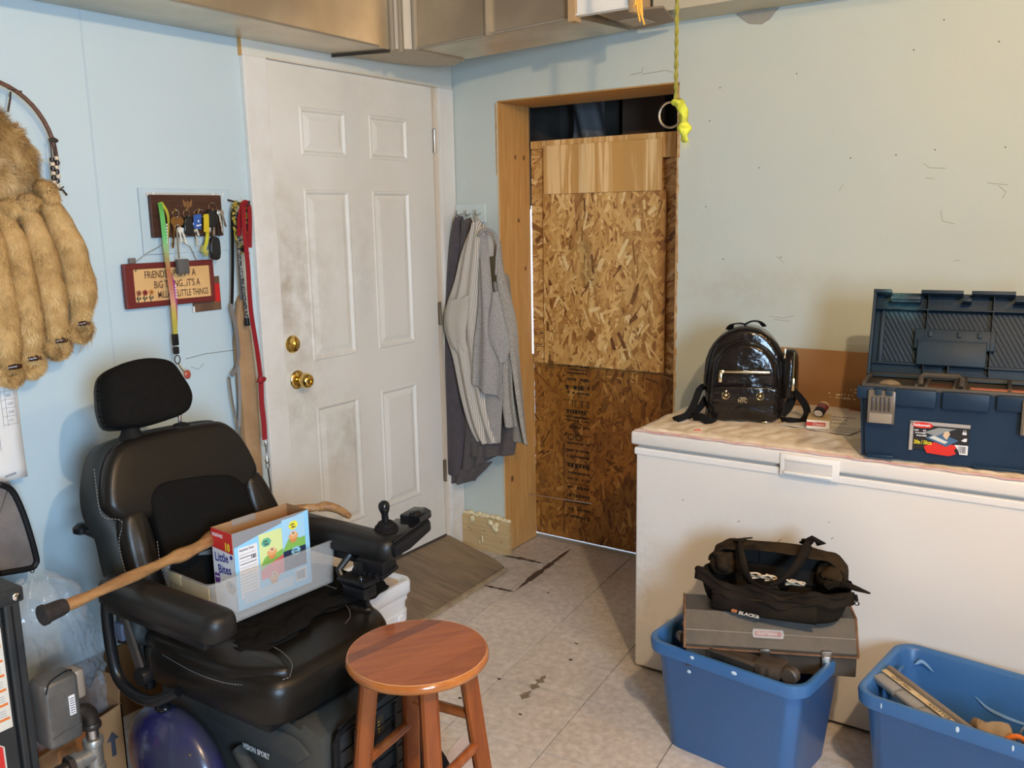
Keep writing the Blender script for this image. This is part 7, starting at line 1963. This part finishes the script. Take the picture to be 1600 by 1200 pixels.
# ================================================================= HEATER CABINET, VALVE AND PIPES
ht = thing('heater_cabinet', 'dark metal heater cabinet with warning labels at the lower left edge', 'heater', (.30, -2.55, 0))
hdk = mat('dark_enamel', (.040, .042, .042), .45, bump=.12, bscale=90, metal=.3)
G().box((.05, -2.90, 0.02), (.490, -2.375, .70), .004).obj('cabinet', hdk, ht, smooth=False)
G().box((.455, -2.374, 0), (.502, -2.338, .712), .004).obj('corner_post', hdk, ht, smooth=False)
G().tube([(.503, -2.358, .02), (.503, -2.358, .70)], .0025, n=6).obj('post_groove', frame_b, ht)
G().box((.04, -2.92, .705), (.508, -2.328, .742), .006).obj('top_cap', hdk, ht)
G().lathe([(.009, 0), (.009, .003), (.006, .005)], 14, M=T(.5085, -2.348, .722, 0, 90, 0)).obj('screw', chrome, ht)
G().lathe([(.03, 0), (.03, .006), (.02, .010)], 18, M=T(.45, -2.42, .742)).obj('vent_cap', mat('brown_cap', (.14, .10, .08), .5), ht)
lb_ = G().box((.4905, -2.60, .405), (.4925, -2.383, .655), .0005).obj('warning_label', mat('label_cream', (.70, .66, .57), .5), ht, smooth=False)
for k in range(6):
    G().box((.4927, -2.60, .428 + k * .036), (.4932, -2.388, .434 + k * .036)).obj('orange_rule', mat('rule_orange', (.72, .18, .03), .5), lb_, smooth=False)
    for j in range(3):
        G().box((.4927, -2.60, .439 + k * .036 + j * .006), (.4930, -2.394, .4405 + k * .036 + j * .006)).obj('print_line', grey_ink, lb_, smooth=False)
rl_ = G().prism([(-2.47, .30), (-2.425, .28), (-2.412, .30), (-2.412, .365), (-2.425, .38), (-2.47, .37)], .4905, .4925, 0, M=Matrix(((0, 0, 1, 0), (1, 0, 0, 0), (0, 1, 0, 0), (0, 0, 0, 1)))).obj('red_sticker', redm, ht, smooth=False)
G().tube([(.493, -2.47, .376), (.493, -2.425, .380), (.493, -2.410, .366), (.493, -2.410, .30), (.493, -2.425, .277)], .002, n=5).obj('sticker_border', mat('label_cream', (.70, .66, .57), .5), rl_)
# grey valve housing
vb = thing('valve_box', 'grey cast metal control box fixed to the side of the heater cabinet', 'control box', (.52, -2.30, .44))
vm = mat('cast_grey', (.17, .16, .145), .4, metal=.4, col2=(.12, .115, .105), scale=12, bump=.08, bscale=60)
G().box((.490, -2.338, .335), (.562, -2.252, .505), .012, 3).obj('housing', vm, vb)
G().box((.500, -2.255, .425), (.548, -2.228, .500), .008, 3).obj('side_housing', mat('cast_tan', (.34, .28, .22), .45, metal=.3), vb)
G().tube(smoothline([(.565, -2.335, .485), (.568, -2.325, .512), (.555, -2.290, .515), (.535, -2.262, .505), (.53, -2.250, .490), (.53, -2.2535, .40)], 22), .0018, n=6).obj('bail_wire', black_pl, vb)
G().box((.5615, -2.283, .405), (.5635, -2.268, .455)).obj('code_label', paperm, vb, smooth=False)
for k in range(7):
    G().box((.5636, -2.281, .410 + k * .006), (.5640, -2.270, .412 + k * .006)).obj('code_bar', ink, vb, smooth=False)
G().box((.561, -2.330, .385), (.5632, -2.292, .470), .001).obj('raised_plate', vm, vb, smooth=False)
G().tube([(.5635, -2.33, .365), (.5635, -2.30, .372), (.5635, -2.26, .37)], .002, n=5).obj('emboss_line', vm, vb)
pf2 = thing('pipe_fitting', 'elbow and tee of steel gas pipe below the grey control box', 'pipe', (.53, -2.25, .28))
blkp = mat('black_iron', (.055, .045, .038), .4, metal=.6, bump=.1, bscale=60); gvp = mat('galvanized_fitting', (.34, .33, .30), .4, metal=.7, bump=.15, bscale=50)
G().tube(smoothline([(.535, -2.262, .385), (.535, -2.240, .388), (.535, -2.222, .372), (.535, -2.220, .345)], 14), .0185, n=16).obj('elbow', blkp, pf2)
G().lathe([(.0215, 0), (.0235, .003), (.0235, .012), (.0215, .015)], 18, M=T(.535, -2.220, .332)).obj('elbow_collar', blkp, pf2)
G().lathe([(.0150, 0), (.0150, .028)], 16, M=T(.535, -2.220, .306)).obj('nipple', steel, pf2)
G().lathe([(.022, 0), (.0245, .003), (.0245, .014), (.021, .017), (.021, .070), (.0245, .073), (.0245, .086), (.022, .089)], 18, M=T(.535, -2.221, .215)).obj('tee', gvp, pf2)
G().lathe([(.0205, 0), (.0205, .040), (.0245, .043), (.0245, .056), (.022, .058)], 18, M=T(.535, -2.221, .262, 90, 0, 0)).obj('tee_branch', gvp, pf2)
G().tube([(.535, -2.275, .262), (.535, -2.345, .258)], .0165, n=14).obj('branch_pipe', blkp, pf2)
G().tube([(.535, -2.221, .222), (.535, -2.221, .01)], .0165, n=14).obj('drop_pipe', blkp, pf2)
G().lathe([(.026, 0), (.026, .012), (.018, .014)], 6, M=T(.535, -2.280, .262, 90, 0, 0)).obj('union_nut', blkp, pf2)

# ================================================================= CARDBOARD BOX WITH PLASTIC BAG
cx_ = thing('cardboard_box', 'brown cardboard box with an up arrow behind the gas pipes', 'box', (.22, -2.18, 0))
g = G()
g.prism([(-2.33, 0), (-2.030, 0), (-2.030, .247), (-2.163, .222), (-2.33, .20)], .346, .350, 0, M=Matrix(((0, 0, 1, 0), (1, 0, 0, 0), (0, 1, 0, 0), (0, 0, 0, 1))))
g.box((.08, -2.034, 0), (.35, -2.030, .247)).box((.08, -2.33, 0), (.35, -2.326, .22)).box((.08, -2.33, 0), (.084, -2.03, .24)).box((.08, -2.33, .0), (.35, -2.03, .005))
cd = mat('carton_brown', (.42, .205, .085), .8, col2=(.36, .17, .065), scale=4, bump=.08, bscale=60)
g.obj('carton', cd, cx_, smooth=False)
G().prism([(-.14, 0), (.0, .0), (-.02, .06), (-.12, .07)], 0, .003, M=frame((.10, -2.04, .245), (0, 1, 0), (.25, 0, 1)) if 0 else frame((.20, -2.032, .245), (-1, 0, 0), (0, .3, 1))).obj('flap', cd, cx_, smooth=False)
AR = frame((.3503, -2.066, .135), (0, 1, .0), (0, 0, 1))
G().prism([(-.0065, -.030), (.0065, -.030), (.0065, .018), (.018, .018), (0, .044), (-.018, .018), (-.0065, .018)], 0, .0008, M=AR).obj('up_arrow', ink, cx_, smooth=False)
text('lettering', 'NZ', .030, frame((.3505, -2.168, .125), (0, 1, .2), (0, -.2, 1)), ink, cx_, ext=.0003, sx=.8)
bagp = bpy.data.materials.new('clear_polythene'); bagp.use_nodes = True
b_ = bagp.node_tree.nodes['Principled BSDF']; b_.inputs['Base Color'].default_value = (.62, .66, .70, 1); b_.inputs['Roughness'].default_value = .09
b_.inputs['Alpha'].default_value = .20; b_.inputs['Specular IOR Level'].default_value = .9
def bagf(u, v):
    a = 2 * pi * u
    ry = .135 * (1 - .22 * v) ; rx = .090 * (1 - .25 * v)
    if v > .80: k = math.sqrt(max(0, 1 - ((v - .80) / .21) ** 2)); ry *= k; rx *= k
    if v < .25: ry *= .80 + .8 * v; rx *= .8 + .8 * v
    q = Vector((cos(a) * 2, sin(a) * 2, v * 5))
    ridge = lambda p: (1 - abs(noise.noise(p)) * 2.2)
    n1 = noise.noise(q) * .22 + ridge(q * 1.7) * .10 + ridge(q * 3.6 + Vector((3, 1, 0))) * .06 + ridge(q * 7) * .03
    return (.215 + rx * (.92 + n1) * cos(a), -2.125 + .02 * (1 - v) + ry * (.92 + n1) * sin(a) - .03 * v, .10 + .53 * v + .02 * noise.noise(q * 2))
bg_ = G().grid(bagf, 110, 90, closed_u=True).obj('plastic_bag', bagp, angle=22)
tag(bg_, 'large clear crinkled plastic bag bulging out of the cardboard box', 'bag')
# brown panel against the wall under the wheelchair
bp_ = G().box((.004, -2.00, 0), (.018, -1.40, .24), .001).obj('brown_panel', mat('brown_hardboard', (.20, .10, .035), .6, col2=(.15, .07, .02), scale=5), smooth=False)
tag(bp_, 'brown hardboard sheet against the wall low behind the wheelchair', 'panel')

# papers on the floor by the stool
fpz = [(1.0667, -1.5059, 0.0000), (1.0224, -1.4106, 0.0000), (1.0093, -1.3270, 0.0000), (1.1170, -1.3809, 0.0000), (1.1931, -1.4604, 0.0000)]
fo = G().prism([(p[0], p[1]) for p in fpz], .0012, .0030, 0).obj('floor_paper', mat('pinkish_paper', (.72, .62, .60), .6, col2=(.62, .50, .47), scale=12), smooth=False)
tag(fo, 'white paper sheet lying on the tiles under the stool', 'paper')
pg = G().grid(lambda u, v: (1.085 - .05 * v + .012 * sin(v * 5), -1.685 + .045 * u + .030 * v - .01 * (1 - v), .13 + .27 * v), 6, 14).obj('loose_paper', paperm, solid=.001, angle=0)
tag(pg, 'narrow white sheet tucked between the wheelchair foot plate and its front wheel', 'paper')
